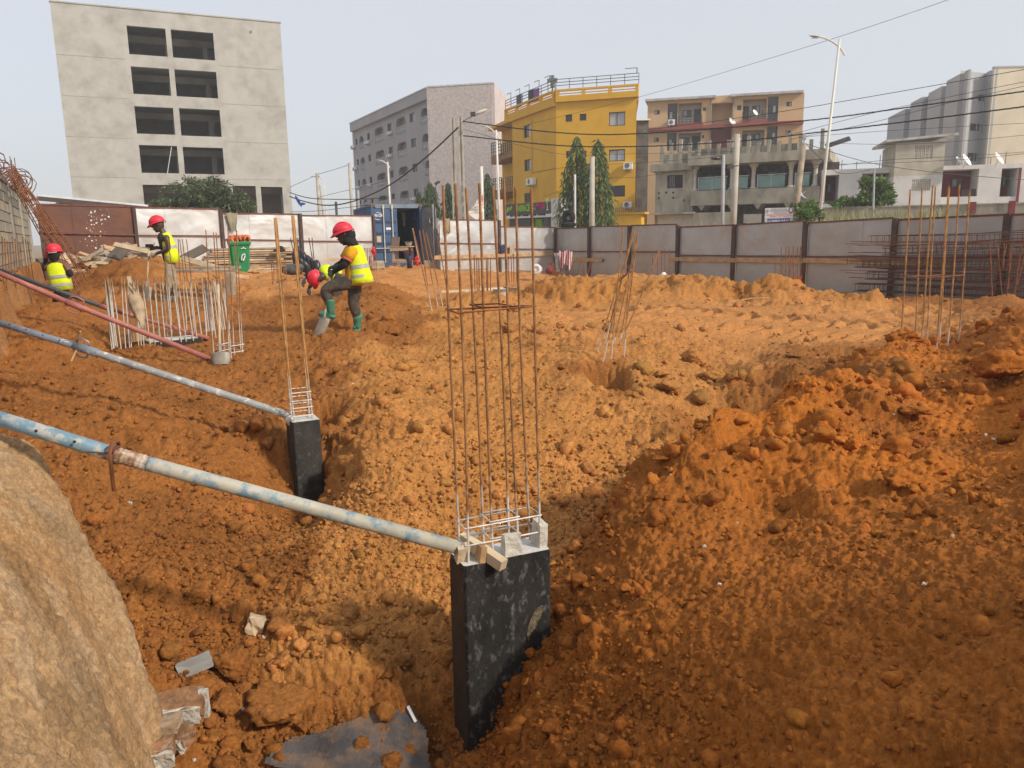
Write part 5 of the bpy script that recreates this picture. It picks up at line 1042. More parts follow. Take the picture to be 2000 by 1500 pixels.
# ---- block wall at the far left
wl = Plane((WA + wv.to_3d() * -3.5)[:2], (WA + wv.to_3d() * 14)[:2])
wt = wl.hit(70, 404)[1]; wb0 = -.62; B = thing('block_wall', 'grey weathered concrete block wall with mortar joints behind the leaning steel', 'wall', wl.pt(8, wb0))
CBK = [M('block_grey', (.26, .24, .19), .95, .2, 3, bump=.3, bscale=25), M('block_tan', (.34, .29, .20), .95, .2, 3, bump=.3, bscale=25), M('block_dark', (.16, .15, .125), .95, .25, 3, bump=.3, bscale=25)]
LW_ = 17.2
obj('mortar_core', MB().pbox(wl, 0, LW_, wb0 - .3, wt - .02, -.2, -.025), M('mortar', (.33, .30, .25), .95), B)
bm_ = [MB().box((0, 0, 0), (.385, .18, .18)).mesh('block') for _ in CBK]
for k in range(3): bm_[k].materials.append(CBK[k])
Rw = wl.mat().to_3x3() @ Matrix(((1, 0, 0), (0, 0, 1), (0, -1, 0))); rr = random.Random(4); nb = 0
nco = int((wt - wb0) / .2)
for j in range(nco):
    for i in range(43):
        s = i * .4 + (.2 if j % 2 else 0) + .1; zc_ = wt - .03 - (nco - j - .5) * .2
        if s > LW_ - .15 or nb >= 298 or s < 3.4: continue
        x = rr.random(); k = 2 if j > nco - 3 and x < .6 else (1 if x < .35 + .1 * (j < 4) else 0)
        o = bpy.data.objects.new('block', bm_[k]); COL.objects.link(o); q = wl.pt(s, zc_, -.088 + rr.uniform(-.006, .006)); o.matrix_basis = Matrix.Translation(q) @ Rw.to_4x4(); attach(o, B); nb += 1
for s in (LW_ - .05, LW_ - 3.2, LW_ - 6.4): obj('pilaster', MB().pbox(wl, s - .12, s + .12, wb0 - .3, wt + .03, -.2, .03), CONC_D, B)
obj('cap', MB().pbox(wl, 0, LW_, wt - .019, wt + .04, -.22, .02), CBK[2], B)
# coil of bars on the wall, leaning lattice beams
RUST = M('rusty_bar', (.22, .085, .035), .8, .3, 9, metal=.1); RUST_D = M('dark_rusty_bar', (.13, .055, .035), .85, .3, 9)
for lab, a0, a1, R, n, hh in (('long tangle of rusty wire coil lying along the block wall top', 3.0, 15.0, .26, 26, .12), ('loose round loops of wire at the far end of the block wall', 14.2, 17.4, .34, 9, .28)):
    g = MB(); rr = random.Random(n); pts = []
    for k in range(n * 14):
        t = k / (n * 14); s = a0 + (a1 - a0) * t; a = 2 * pi * k / 14; r = R * (1 + .25 * sin(k * .13) + rr.uniform(-.06, .06)); pts.append(wl.pt(s + .18 * sin(a), wt + hh + r * .9 * sin(a + .4), -.12 + r * cos(a)))
    g.tube(pts, .011, 4); 
    for k in range(3 if n > 20 else 6): q = a0 + (a1 - a0) * rr.random(); g.tube([wl.pt(q, wt, -.1), wl.pt(q + .1, wt + .75 + .3 * rr.random(), -.1)], .01, 4)
    tag(obj('wire_coil', g, RUST_D), lab, 'wire', 'wire coils on the block wall')
def lattice(a, b, w, h, n, label, group, mat=RUST, r=.008, side=(1, 0, 0), nst=14, name='lattice_beam'):
    a, b = Vector(a), Vector(b); d = (b - a).normalized(); side = Vector(side); u = (side - d * side.dot(d)).normalized(); v = d.cross(u)
    t = thing(name, label, 'steel cage', a, group); cs = [(-1, -1), (1, -1), (1, 1), (-1, 1)]
    for i, (p, q) in enumerate(cs[:n]): o_ = u * p * w / 2 + v * q * h / 2; obj('bar', MB().tube([a + o_, b + o_ + d * random.uniform(-.1, .3)], r, 5), mat, t)
    for i in range(nst):
        c = a + (b - a) * ((i + .5) / nst) + d * random.uniform(-.03, .03); obj('stirrup', MB().tube([c + u * p * w / 2 * 1.03 + v * q * h / 2 * 1.03 for p, q in cs + cs[:1]], r * .65, 4), mat, t)
    return t
top = [wl.pt(11.5 + .25 * i, wt + .35 - .05 * i, .15 - .1 * i) for i in range(3)]
for i, (x, y, d) in enumerate(((158, 548, 17.0), (170, 536, 17.8), (140, 556, 16.6))): lattice(wl.pt(10.4 + .35 * i, wt + .30 - .08 * i, .12), P(x, y, d), .15, .13, 4, ('rusty lattice beam leaning from the block wall to the ground, nearest the gate', 'rusty lattice beam leaning on the wall, middle of three', 'rusty lattice beam leaning on the wall just over the crouching worker')[i], 'lattice beams leaning on the block wall', RUST, .012, (.7, -.7, 0), 17)
# ---- starter bars in front of the cut
def bars(name, label, segs, r, mat, group=None, cat='rebar', ties=(), tmat=None, tr=None):
    t = thing(name, label, cat, segs[0][0], group)
    for sg in segs:
        a, b = sg[0], sg[1]; a, b = Vector(a), Vector(b); m_ = (a + b) / 2 + Vector((random.uniform(-1, 1), random.uniform(-1, 1), 0)) * (a - b).length * .006
        obj('bar', MB().tube([a, m_, b], r, 6), mat, t)
    for lp in ties: obj('stirrup', MB().tube(lp, tr or r * .6, 5), tmat or mat, t)
    return t
# ================================================================= TREES AND PLANTS
def leaf_mesh(name, pos, dirs, ln, wd, mat, tint, parent=None, bend=.25):
    """Many separate folded leaves: pos/dirs arrays, ln/wd per leaf."""
    n = len(pos); d = dirs / np.maximum(np.linalg.norm(dirs, axis=1)[:, None], 1e-6)
    rnd = rng.normal(size=(n, 3)); s = np.cross(d, rnd); s /= np.maximum(np.linalg.norm(s, axis=1)[:, None], 1e-6); up = np.cross(s, d)
    L = ln[:, None]; Wd = wd[:, None]
    V = np.stack([pos, pos + d * L * .45 + s * Wd * .5 - up * L * .06, pos + d * L - up * L * bend, pos + d * L * .45 - s * Wd * .5 - up * L * .06], 1).reshape(-1, 3)
    Fq = np.arange(n * 4).reshape(-1, 4); me = np_mesh(name, V, Fq, 4, None, False)
    a = me.attributes.new('tint', 'FLOAT', 'POINT'); a.data.foreach_set('value', np.repeat(tint, 4).astype(np.float32))
    return obj(name, me, mat, parent)
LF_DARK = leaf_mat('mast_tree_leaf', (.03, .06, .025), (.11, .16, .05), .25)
LF_MAST = leaf_mat('mast_tree_leaf_lighter', (.05, .095, .028), (.21, .27, .075), .3)  # lighter green leaf for the mast trees before the yellow building
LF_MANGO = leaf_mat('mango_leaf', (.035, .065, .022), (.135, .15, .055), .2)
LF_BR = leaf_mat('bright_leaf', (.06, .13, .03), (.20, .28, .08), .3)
LF_DRY = leaf_mat('dry_grass', (.16, .19, .06), (.42, .40, .20), .3)
BARK = M('bark', (.12, .09, .065), .95, .25, 6, bump=.4)
def column_tree(px, yt, yb, w, d, label, mat, n=5200):
    top = P(px, yt, d); base = P(px, yb, d); gz = GZ; H = top.z - gz; R = w / 2 / F_PX * d
    t = thing('mast_tree', label, 'tree', (base.x, base.y, gz), 'drooping mast trees beyond the fence')
    obj('trunk', MB().tube([(base.x, base.y, gz), (base.x + .05, base.y, gz + H * .5), (top.x, top.y, top.z - .3)], [.12, .08, .02], 7), BARK, t)
    u = rng.random(n) ** .7; h = 1 - u; prof = np.clip(np.sin(np.clip(u, 0, 1) * pi * .55) ** .75 * 1.05, .02, 1) * (1 - .25 * sstep(.85, 1, u))
    a = rng.uniform(0, 2 * pi, n); lob = 1 + .22 * np.sin(a * 3 + u * 9) + .18 * rng.normal(size=n)
    r = R * prof * (.55 + .45 * np.sqrt(rng.random(n))) * np.clip(lob * 1.1 + .28 * np.sin(u * 17 + a * 2) * np.sin(a + u * 6), .35, 2.0)
    x = base.x + (top.x - base.x) * h + r * np.cos(a); y = base.y + r * np.sin(a); z = gz + .1 + h * H
    dr = np.stack([np.cos(a) * .45, np.sin(a) * .45, np.full(n, -1.0)], 1) + .25 * rng.normal(size=(n, 3))
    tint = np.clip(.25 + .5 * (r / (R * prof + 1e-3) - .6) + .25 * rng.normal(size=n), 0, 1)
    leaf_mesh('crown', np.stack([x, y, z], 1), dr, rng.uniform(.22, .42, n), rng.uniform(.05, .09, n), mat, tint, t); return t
column_tree(1126, 268, 452, 58, 47, 'taller of the two drooping mast trees before the yellow building', LF_MAST)
column_tree(1168, 273, 452, 52, 46, 'drooping mast tree before the yellow building with the concrete pole in front', LF_MAST)
column_tree(840, 357, 440, 44, 60, 'dark mast tree above the open container door', LF_DARK, 4000)
column_tree(875, 358, 440, 26, 58, 'slim dark mast tree beside the paired concrete poles', LF_DARK, 3000)
column_tree(818, 376, 440, 16, 62, 'smallest dark mast tree by the air conditioner of the grey block', LF_DARK, 1600)
column_tree(952, 340, 445, 34, 58, 'dark mast tree behind the torn banner', LF_DARK, 3500)
def bushy(name, label, cat, blobs, n, ln, wd, mat, trunk=None, group=None, drop=.35, holes=.25):
    c0 = blobs[0]; t = thing(name, label, cat, (c0[0], c0[1], trunk[0].z if trunk else c0[2] - c0[3]), group)
    if trunk:
        a, b = trunk; m_ = (a + b) / 2; g = MB().tube([a, m_ + Vector((.08, 0, 0)), b], [.16, .12, .08], 7)
        for q in blobs: g.tube([m_.lerp(b, .5), (b + Vector(q[:3])) / 2 + Vector((0, 0, -.1)), Vector(q[:3])], [.08, .05, .02], 5)
        obj('trunk', g, BARK, t)
    B_ = np.array([q[:3] for q in blobs]); R_ = np.array([q[3] for q in blobs]); w = R_ ** 2; k = rng.choice(len(blobs), n, p=w / w.sum())
    v = rng.normal(size=(n, 3)); v /= np.linalg.norm(v, axis=1)[:, None]; f = rng.random(n) ** .35
    pos = B_[k] + v * (R_[k] * f * (1 + .12 * rng.normal(size=n)))[:, None] * (1, 1, .8)
    nz = perlin(pos[:, 0] * 1.6 + pos[:, 1] * .7, pos[:, 2] * 1.6, 77); keep = nz > -holes - .12; pos, v, f, nz = pos[keep], v[keep], f[keep], nz[keep]; m_ = len(pos)
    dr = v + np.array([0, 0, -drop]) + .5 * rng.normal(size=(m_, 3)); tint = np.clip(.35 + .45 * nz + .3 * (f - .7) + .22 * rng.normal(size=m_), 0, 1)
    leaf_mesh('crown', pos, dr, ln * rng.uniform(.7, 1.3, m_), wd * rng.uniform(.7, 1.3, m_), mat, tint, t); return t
def blob(px, py, d, rpx): q = P(px, py, d); return (q.x, q.y, q.z, rpx / F_PX * d)
b_ = [blob(375, 368, 47, 24), blob(417, 370, 46.5, 26), blob(345, 388, 46, 30), blob(395, 392, 45.5, 38), blob(445, 392, 46, 32), blob(470, 402, 46.5, 24), blob(322, 400, 46.5, 20), blob(400, 412, 45.5, 40), blob(440, 415, 46, 30), blob(350, 412, 46, 30)]
q = P(395, 450, 46); bushy('mango_tree', 'broad dark green mango tree before the bare concrete building', 'tree', b_, 15000, .30, .075, LF_MANGO, (Vector((q.x, q.y, GZ)), Vector((q.x, q.y, GZ + 2))), drop=.7)
q = P(1708, 420, 41); bushy('small_tree', 'small bright leaved tree growing at the white house yard wall', 'tree', [blob(1700, 365, 41, 15), blob(1712, 378, 41, 20), blob(1725, 372, 41, 14), blob(1692, 385, 41, 14), blob(1708, 395, 41, 18), blob(1733, 388, 41, 12), blob(1690, 354, 41, 8), blob(1722, 356, 41, 8)], 2400, .26, .13, LF_BR, (Vector((q.x, q.y, GZ)), Vector((q.x, q.y, GZ + 1.8))), drop=.3, holes=.15)
bushy('creeper', 'low creeper trailing over the yard wall beside the small tree', 'plant', [blob(1640 + 8 * i, 396 - 3 * sin(i), 41.2, 7) for i in range(7)], 900, .22, .13, LF_BR)
t = thing('banana_plant', 'young banana plant with broad leaves under the tall leaning street lamp', 'plant', P(1630, 410, 41.3))
for i in range(7):
    q = P(1630 + 3 * (i % 3), 408, 41.3 - .1 * i); a = i * .9; g = MB(); L_ = []; R2 = []
    for k in range(7):
        u = k / 6; c = q + Vector((cos(a) * .75 * u, sin(a) * .3 * u, .95 * u - .55 * u * u * (1 + .3 * (i % 2)))); w = .15 * sin(pi * min(1, u * .9 + .1)); sd = Vector((-sin(a), cos(a), .3)).normalized() * w; L_.append(c + sd); R2.append(c - sd)
    for k in range(6): g.quad(L_[k], L_[k + 1], R2[k + 1], R2[k])
    obj('leaf', g, M('banana_leaf', (.10, .20, .05), .5, .2, 4), t)
bushy('shrub', 'leafy pale green weed bush growing between the church sign and the lamp', 'shrub', [blob(1580, 412, 30.5, 14), blob(1570, 424, 30, 16), blob(1592, 422, 30.5, 14), blob(1560, 405, 31, 7), blob(1585, 398, 31, 6)], 1700, .16, .06, LF_BR, drop=-.1)
n = 2600; xs = rng.uniform(1600, 1895, n); dd = rng.uniform(31, 38, n); pos = np.array([tuple(P(x, 435, d)) for x, d in zip(xs, dd)]); hh = np.array([P(x, 404 + 14 * abs(perlin(np.array([x / 40.]), np.array([.3]), 8)[0]) * 2, d).z for x, d in zip(xs, dd)])
pos[:, 2] = GZ + (hh - GZ) * rng.uniform(.3, .8, n); o = leaf_mesh('weeds', pos, np.stack([.4 * rng.normal(size=n), .2 * rng.normal(size=n), np.ones(n)], 1), rng.uniform(.35, .8, n), rng.uniform(.02, .05, n), LF_DRY, rng.random(n), None, .05); tag(o, 'dry weeds growing along the far side of the sheet fence', None, None, 'stuff')
# ================================================================= POLES, LAMPS, CABLES, SIGNS
PCON = M('pole_concrete', (.42, .39, .33), .9, .1, 2); PWH = M('pole_white', (.66, .64, .57), .5, .05); PGY = M('pole_grey', (.34, .34, .34), .6, .1); PWD = M('pole_wood', (.32, .26, .19), .9, .2, 3)
def pole(name, label, x0, y0, x1, y1, d, r0, r1, mat, group=None, cat='pole'):
    b = P(x0, y0, d); t_ = P(x1, y1, d); dr = (b - t_) ; b = t_ + dr * ((t_.z - GZ) / max(.1, t_.z - b.z)); t = thing(name, label, cat, b, group); obj('shaft', MB().tube([b, t_], [r0, r1], 9), mat, t, True); return t, b, t_
def hpole(px_b, px_t, yt, d, w, label, group):
    b = P(px_b, 440, d); t_ = P(px_t, yt, d); b = t_ + (b - t_) * ((t_.z - GZ) / (t_.z - b.z)); t = thing('utility_pole', label, 'pole', b, group)
    H = t_.z - GZ; zs = [GZ]; 
    for sx in (-1, 1): obj('flange', MB().beam(b + Vector((sx * w * .36, 0, 0)), t_ + Vector((sx * w * .26, 0, 0)), w * .26, w * .8, (0, 1, 0)), PCON, t)
    web = MB(); k = 0
    for i in range(14):
        u0, u1 = i / 14, (i + .62) / 14
        if u0 > .5: u1 = (i + 1) / 14
        web.beam(b.lerp(t_, u0), b.lerp(t_, u1), w * .5, w * .35, (0, 1, 0))
    obj('web', web, PCON, t); return t, b, t_
def curve_pts(a, b, sag, n=14): return [a.lerp(b, i / n) - Vector((0, 0, sag * 4 * (i / n) * (1 - i / n))) for i in range(n + 1)]
hpole(889, 884, 229, 46, .26, 'thinner concrete utility pole of the pair before the mosaic wall', 'paired concrete poles')
t, b, tp = hpole(905, 899, 228, 45, .32, 'thicker concrete utility pole carrying a lamp before the mosaic wall', 'paired concrete poles')
lq = P(938, 219, 44); obj('lamp_arm', MB().tube([tp + Vector((.1, 0, -.25)), lq + Vector((-.2, 0, -.1))], .03, 5), PGY, t); obj('lamp_head', MB().ball(lq, (.42, .14, .1), 10, 6, Matrix.Rotation(-.35, 3, 'Y')), M('lamp_cream', (.55, .55, .45), .5), t, True); obj('lamp_clamp', MB().box(lq + Vector((-.4, 0, -.1)), (.28, .16, .22)), FR_D, t)
def street_lamp(label, x0, y0, x1, y1, d, arm_y, hx, hy, r, group, tail=True):
    t, b, tp = pole('street_lamp', label, x0, y0, x1, y1, d, r, r * .6, PWH, group, 'street lamp')
    h = P(hx, hy, d); j = P(x1, arm_y, d); s = -1 if hx < x1 else 1; pts = []
    tl = j + (j - h).normalized() * .0 + Vector((-s * .45, 0, -.65)) * (abs((h - j).x) / 1.6)
    p0, p1, p2 = tl, j + Vector((0, 0, .12)), h
    for i in range(9):
        u = i / 8; pts.append(p0 * (1 - u) ** 2 + (p1 * 2 - (p0 + p2) / 2 + Vector((s * .1, 0, .18))) * 2 * u * (1 - u) * .5 + (p1 * 0 + (p0 + p2) / 2) * 2 * u * (1 - u) * .5 + p2 * u * u)
    obj('lamp_arm', MB().tube(pts, r * .45, 6), PWH, t)
    L_ = abs((h - j).x) * .55; hd = MB(); rg = []
    for k in range(7):
        u = k / 6; w = L_ * .22 * sin(pi * (.12 + .8 * u)) ; c = h + Vector((s * L_ * u, 0, .05 * u)); rg.append([c + Vector((0, w * cos(a), w * .38 * sin(a))) for a in np.arange(0, 6.28, .7)])
    hd.rings(rg); ho = obj('lamp_head', hd, M('lamp_grey', (.45, .45, .44), .4), t, True); c = h + Vector((s * L_ * .45, 0, -L_ * .075)); obj('lamp_glass', MB().box(c, (L_ * .6, L_ * .25, .02)), FR_G, ho); return t
street_lamp('tall white street lamp leaning before the old house at the right', 1600, 430, 1640, 76, 33, 92, 1602, 72, .075, 'street lamps')
street_lamp('white street lamp before the yellow building balconies', 976, 444, 969, 254, 46, 262, 948, 246, .09, 'street lamps')
street_lamp('white street lamp before the grey pink apartment block', 762, 404, 757, 316, 62, 322, 742, 313, .10, 'street lamps')
street_lamp('far slender street lamp in the gap beside the concrete building', 637, 410, 632, 349, 85, 353, 624, 347, .08, 'street lamps')
t, b, tp = pole('utility_pole', 'pale concrete utility pole in the gap, with a short cross arm', 624, 415, 619, 338, 70, .17, .13, PCON, 'poles in the gap between buildings'); obj('cross_arm', MB().box(P(616, 345, 70), (.75, .12, .1)), PCON, t)

pole('utility_pole', 'thin far pole just beside the cross armed one', 631, 415, 625, 361, 78, .12, .08, PCON, 'poles in the gap between buildings')
pole('utility_pole', 'tall bare pole at the left end of the grey pink block', 687, 402, 682, 318, 66, .17, .12, PCON, 'poles in the gap between buildings')
pole('utility_pole', 'short pole with insulators at the foot of the grey pink block', 700, 402, 699, 371, 64, .12, .1, PGY, 'poles in the gap between buildings')
pole('utility_pole', 'dark stub pole with a small lamp above the container end', 657, 410, 656, 394, 60, .10, .1, FR_D, 'poles in the gap between buildings')
pole('utility_pole', 'white round pole holding the torn banner', 943, 445, 940, 325, 44, .10, .09, PWH)
pole('utility_pole', 'slim grey pole in front of the taller mast tree', 1123, 445, 1123, 341, 43, .07, .06, M('pole_pale', (.50, .50, .48), .6), 'poles before the mast trees')
pole('utility_pole', 'thick concrete pole in front of the slimmer mast tree', 1156, 446, 1157, 306, 43, .17, .13, PCON, 'poles before the mast trees')
t, b, tp = pole('utility_pole', 'tall concrete pole before the old house balcony', 1432, 438, 1440, 262, 37, .17, .14, PCON, 'poles before the old house')
t, b, tp = pole('street_lamp', 'grey pole with a small dark curved lamp before the old house', 1411, 438, 1413, 302, 36, .09, .08, PGY, 'poles before the old house', 'street lamp')
h = P(1399, 309, 36); obj('lamp_arm', MB().tube([P(1413, 322, 36), P(1416, 318, 36), P(1413, 306, 36), P(1406, 305, 36), h], .035, 6), FR_D, t); obj('lamp_head', MB().ball(h, (.26, .12, .09), 8, 6), FR_D, t)
t, b, tp = pole('utility_pole', 'leaning wooden pole with a box on top before the old house', 1552, 432, 1570, 280, 36, .17, .12, PWD, 'poles before the old house')
q = P(1571, 267, 36); obj('meter_box', MB().box(q, (.14, .14, .24)), PGY, t); obj('pin', MB().tube([tp, q], .03, 5), PGY, t)
t, b, tp = pole('utility_pole', 'thin grey steel pole before the small bright tree', 1705, 425, 1708, 330, 38, .05, .045, PGY)
FLD = M('floodlight_dark', (.05, .05, .055), .5)
q = P(1427, 326, 36.5); tag(obj('floodlight', MB().box(q, (.28, .16, .14)).beam(q, q + Vector((.35, 0, .05)), .05, .05), FLD), 'small dark floodlight fixed beside the tall concrete pole', 'floodlight')
q = P(854, 357, 50); tag(obj('floodlight', MB().box(q, (.34, .2, .14), Matrix.Rotation(-.4, 3, 'Y')).beam(q, q + Vector((-.4, 0, -.9)), .05, .05), FLD), 'dark floodlight tilted above the dark mast tree', 'floodlight')
CBL = M('black_cable', (.02, .02, .022), .6, .1)
CABLES = [
 ('thin wire rising from the yellow building to the top right corner', [(1030, 243, 60), (1250, 189, 50), (1600, 84, 38), (1900, -17, 32)], .010, .0),
 ('upper thick twisted black cable crossing from the concrete pole to the right edge', [(902, 237, 45), (1090, 259, 44), (1250, 261, 43), (1560, 237, 40), (1800, 206, 37), (2010, 177, 35)], .042, .0),
 ('lower thick twisted black cable crossing before the old house', [(904, 265, 45), (1090, 284, 44), (1250, 286, 43), (1440, 276, 41), (1600, 258, 39), (1800, 234, 37), (2010, 207, 35)], .042, .0),
 ('thin straight wire rising to the right above the thick cables', [(1263, 254, 48), (1500, 222, 43), (1750, 180, 40), (2010, 134, 36)], .016, .0),
 ('thin wire from the old house roof to the right edge', [(1545, 263, 44), (1700, 222, 42), (1850, 190, 40), (2010, 158, 38)], .012, 0),
 ('thin wire just under the one before, to the right edge', [(1545, 272, 44), (1700, 240, 42), (1850, 202, 40), (2010, 166, 38)], .012, 0),
 ('thin level wire over the small tree', [(1560, 268, 43), (1740, 255, 41), (1900, 246, 40), (2010, 240, 39)], .010, .0),
 ('thin level wire across the grey tower top', [(1600, 279, 43), (1740, 282, 41), (1870, 276, 40), (2010, 263, 39)], .010, .0),
 ('wire sagging from the leaning wooden pole towards the white house', [(1572, 280, 36), (1700, 318, 37), (1840, 338, 38), (2010, 352, 38)], .014, .0),
 ('wire from the wooden pole down to the boundary wall', [(1574, 281, 36), (1598, 305, 36.5), (1640, 338, 37.5), (1700, 332, 38)], .014, .0),
 ('wire bundle at roof height before the white house', [(1580, 330, 40), (1740, 312, 40), (1900, 304, 40), (2010, 296, 40)], .012, 0),
 ('second wire of the bundle before the white house', [(1580, 322, 41), (1740, 318, 41), (1900, 310, 41), (2010, 299, 40)], .012, 0),
 ('thin wire crossing the yellow front at window height', [(905, 252, 45), (1090, 300, 47), (1250, 300, 48), (1440, 296, 41)], .010, .0),
 ('thin wire crossing low over the yellow front', [(1040, 338, 50), (1120, 325, 46), (1250, 318, 46), (1410, 306, 37)], .010, .0),
 ('lowest thin wire over the yellow front', [(1060, 385, 52), (1157, 352, 44), (1250, 345, 44), (1410, 320, 37)], .010, 0),
 ('black cable sagging from the concrete building to the paired poles', [(566, 384, 62), (600, 395, 60), (640, 401, 57), (690, 393, 54), (760, 362, 50), (830, 309, 47), (900, 244, 45)], .045, .0),
 ('cable hanging in the gap beside the concrete building', [(566, 376, 64), (600, 386, 63), (640, 389, 63), (700, 389, 63), (760, 386, 62)], .035, 0),
 ('thin wire from the concrete building up to the cross arm', [(567, 365, 66), (590, 355, 68), (611, 345, 70)], .02, 0),
 ('thin wire between the cross armed pole and the tall bare pole', [(622, 340, 70), (650, 332, 68), (681, 322, 66)], .02, 0),
 ('thin low wire rising to the grey pink block', [(620, 386, 70), (660, 376, 68), (700, 367, 66), (760, 352, 66)], .018, 0),
 ('lowest wires above the fence in the gap', [(567, 414, 62), (620, 412, 62), (680, 405, 60), (760, 396, 58)], .02, 0),
 ('short drop wire down to the old house yard', [(1470, 440, 36), (1455, 436, 36), (1441, 425, 37), (1438, 268, 37)], .012, 0),
]
for lab, pts, r, sag in CABLES:
    w = [P(*q) for q in pts]; sm = []
    for i in range(len(w) - 1):          # smooth through the points
        p0, p1, p2, p3 = w[max(i - 1, 0)], w[i], w[i + 1], w[min(i + 2, len(w) - 1)]
        for k in range(8):
            u = k / 8; sm.append(.5 * ((2 * p1) + (p2 - p0) * u + (2 * p0 - 5 * p1 + 4 * p2 - p3) * u * u + (3 * p1 - p0 - 3 * p2 + p3) * u ** 3))
    sm.append(w[-1]); g = MB().tube(sm, r, 5)
    if r > .04 and 'twisted' in lab:
        g = MB(); 
        for ph in (0, 2.1, 4.2):
            fine = [sm[i // 3].lerp(sm[min(i // 3 + 1, len(sm) - 1)], (i % 3) / 3) for i in range(len(sm) * 3 - 2)]
            g.tube([q + Vector((.0, .02 * cos(i * .9 + ph), .022 * sin(i * .9 + ph))) for i, q in enumerate(fine)], .018, 4)
    tag(obj('power_cable', g, CBL), lab, 'cable', 'overhead cables')
g = MB(); q = P(583, 393, 61); g.ball(q, (.12, .08, .5), 6, 5, Matrix.Rotation(-.5, 3, 'Y')); g.ball(q + Vector((.25, 0, -.2)), (.3, .05, .1), 6, 5); tag(obj('plastic_rag', g, M('blue_rag', (.03, .06, .30), .6)), 'scrap of blue plastic caught on the cable in the gap', 'rag')
# church sign
pl = Plane(P(1494, 415, 31.0)[:2], P(1549, 412, 30.6)[:2]); z0, z1 = pl.hit(1520, 446)[1], pl.hit(1520, 406)[1]; w = pl.len; B = thing('church_sign', 'white church signboard with blue band reading LA DIVINE GRÂCE above the fence', 'sign', pl.pt(w / 2, GZ))
H = z1 - z0; obj('board', MB().pbox(pl, 0, w, z0, z1, -.04, 0), M('sign_white', (.80, .79, .77), .5, .02), B)
for s in (.1, w - .1): obj('post', MB().pbox(pl, s - .03, s + .03, GZ, z0 + .2, -.10, -.041), PGY, B)
zb = pl.hit(1520, 426.5)[1]; zt2 = pl.hit(1520, 435.5)[1]
obj('blue_band', MB().pbox(pl, .01, w - .01, z0 + .01, zb, .0005, .006), M('sign_blue', (.07, .09, .36), .5, .02), B)
for s in (.015, w - .1): obj('band_end', MB().pbox(pl, s, s + .085, z0 + .02, zb - .01, .0062, .009), M('sign_cyan', (.45, .70, .75), .5, .02), B)
text('LA DIVINE GRÂCE', pl, .12, zt2 + .0, .165, LW, B, .008, w - .26, .003, .006)
GI = M('sign_grey_ink', (.30, .32, .34), .6, .02); OI = M('sign_orange_ink', (.72, .24, .12), .6, .02)
for tx, y, h, x0, x1, mm in (('EGLISE EVANGELIQUE', 410.3, .085, 1506.5, 1537, GI), ('DES ASSEMBLEES DE DIEU', 413.8, .085, 1504, 1540, GI), ('BONOUA LITE QP', 417.5, .085, 1511, 1536, GI), ('CHAPELLE INTERNATIONALE', 421.8, .10, 1496.5, 1547, OI), ('INTERNE - CEL - TEMPLE', 424.8, .07, 1503, 1540, OI)):
    s, z = pl.hit(x0, y); text(tx, pl, s, z, h, mm, B, .003, pl.hit(x1, y)[0] - s, .002)
s, z = pl.hit(1544.8, 410.5); g = MB(); ring = [pl.pt(s + .075 * cos(a), z + .105 * sin(a), .004) for a in np.arange(0, 6.28, .45)]; g.tube(ring + ring[:1], .018, 5); g.add([pl.pt(s - .05, z - .06, .006), pl.pt(s + .05, z - .06, .006), pl.pt(s, z - .1, .006)], ((0, 2, 1),)); obj('round_emblem', g, M('sign_plum', (.13, .06, .13), .6), B)
s, z = pl.hit(1499, 413); g = MB(); ring = [pl.pt(s + .065 * cos(a), z + .065 * sin(a), .004) for a in np.arange(.4, 5.4, .4)]; g.tube(ring, .010, 5); g.tube([pl.pt(s - .02, z - .04, .004), pl.pt(s, z + .05, .004), pl.pt(s + .03, z - .04, .004)], .010, 5); obj('round_emblem', g, M('sign_teal', (.25, .40, .42), .6), B)
# torn banner on the white pole
pl = Plane(P(905, 420, 43.6)[:2], P(946, 400, 43.8)[:2]); B = thing('torn_banner', 'torn white printed banner hanging from the white round pole', 'banner', pl.pt(.8, GZ))
top = [(942.5, 371), (941, 377), (937, 386), (931, 393), (926, 402), (919, 409), (914, 414)]; bot = [(945, 411), (939, 414.5), (933, 415.5), (928, 416), (921, 416.5), (917, 416), (911, 415.5)]
n_ = 9; g = MB(); rg = []
for i, (a, b) in enumerate(zip(top, bot)):
    for k in range(n_ + 1):
        u = k / n_; x, y = a[0] + (b[0] - a[0]) * u, a[1] + (b[1] - a[1]) * u; s, z = pl.hit(x, y); rg.append(pl.pt(s, z, .06 * sin(i * 1.7 + k * .6)))
fs = [(i * (n_ + 1) + k, (i + 1) * (n_ + 1) + k, (i + 1) * (n_ + 1) + k + 1, i * (n_ + 1) + k + 1) for i in range(6) for k in range(n_)]
g.add(rg, fs); g.add([q - pl.n * .01 for q in rg], [f[::-1] for f in fs]); BW = M('banner_white', (.74, .70, .64), .7, .05, 4); obj('cloth', g, BW, B, True)
g = MB(); pts = [pl.pt(*pl.hit(x, y), .05) for x, y in ((909.5, 414), (918, 417.5), (929, 417), (941, 415), (934, 429), (929, 429))]; g.add(pts, ((0, 1, 5), (1, 2, 5), (2, 3, 4), (2, 4, 5))); g.add([q - pl.n * .01 for q in pts], ((5, 1, 0), (5, 2, 1), (4, 3, 2), (5, 4, 2))); obj('fold', g, BW, B)
RI = M('banner_red', (.62, .05, .08), .6, .02)
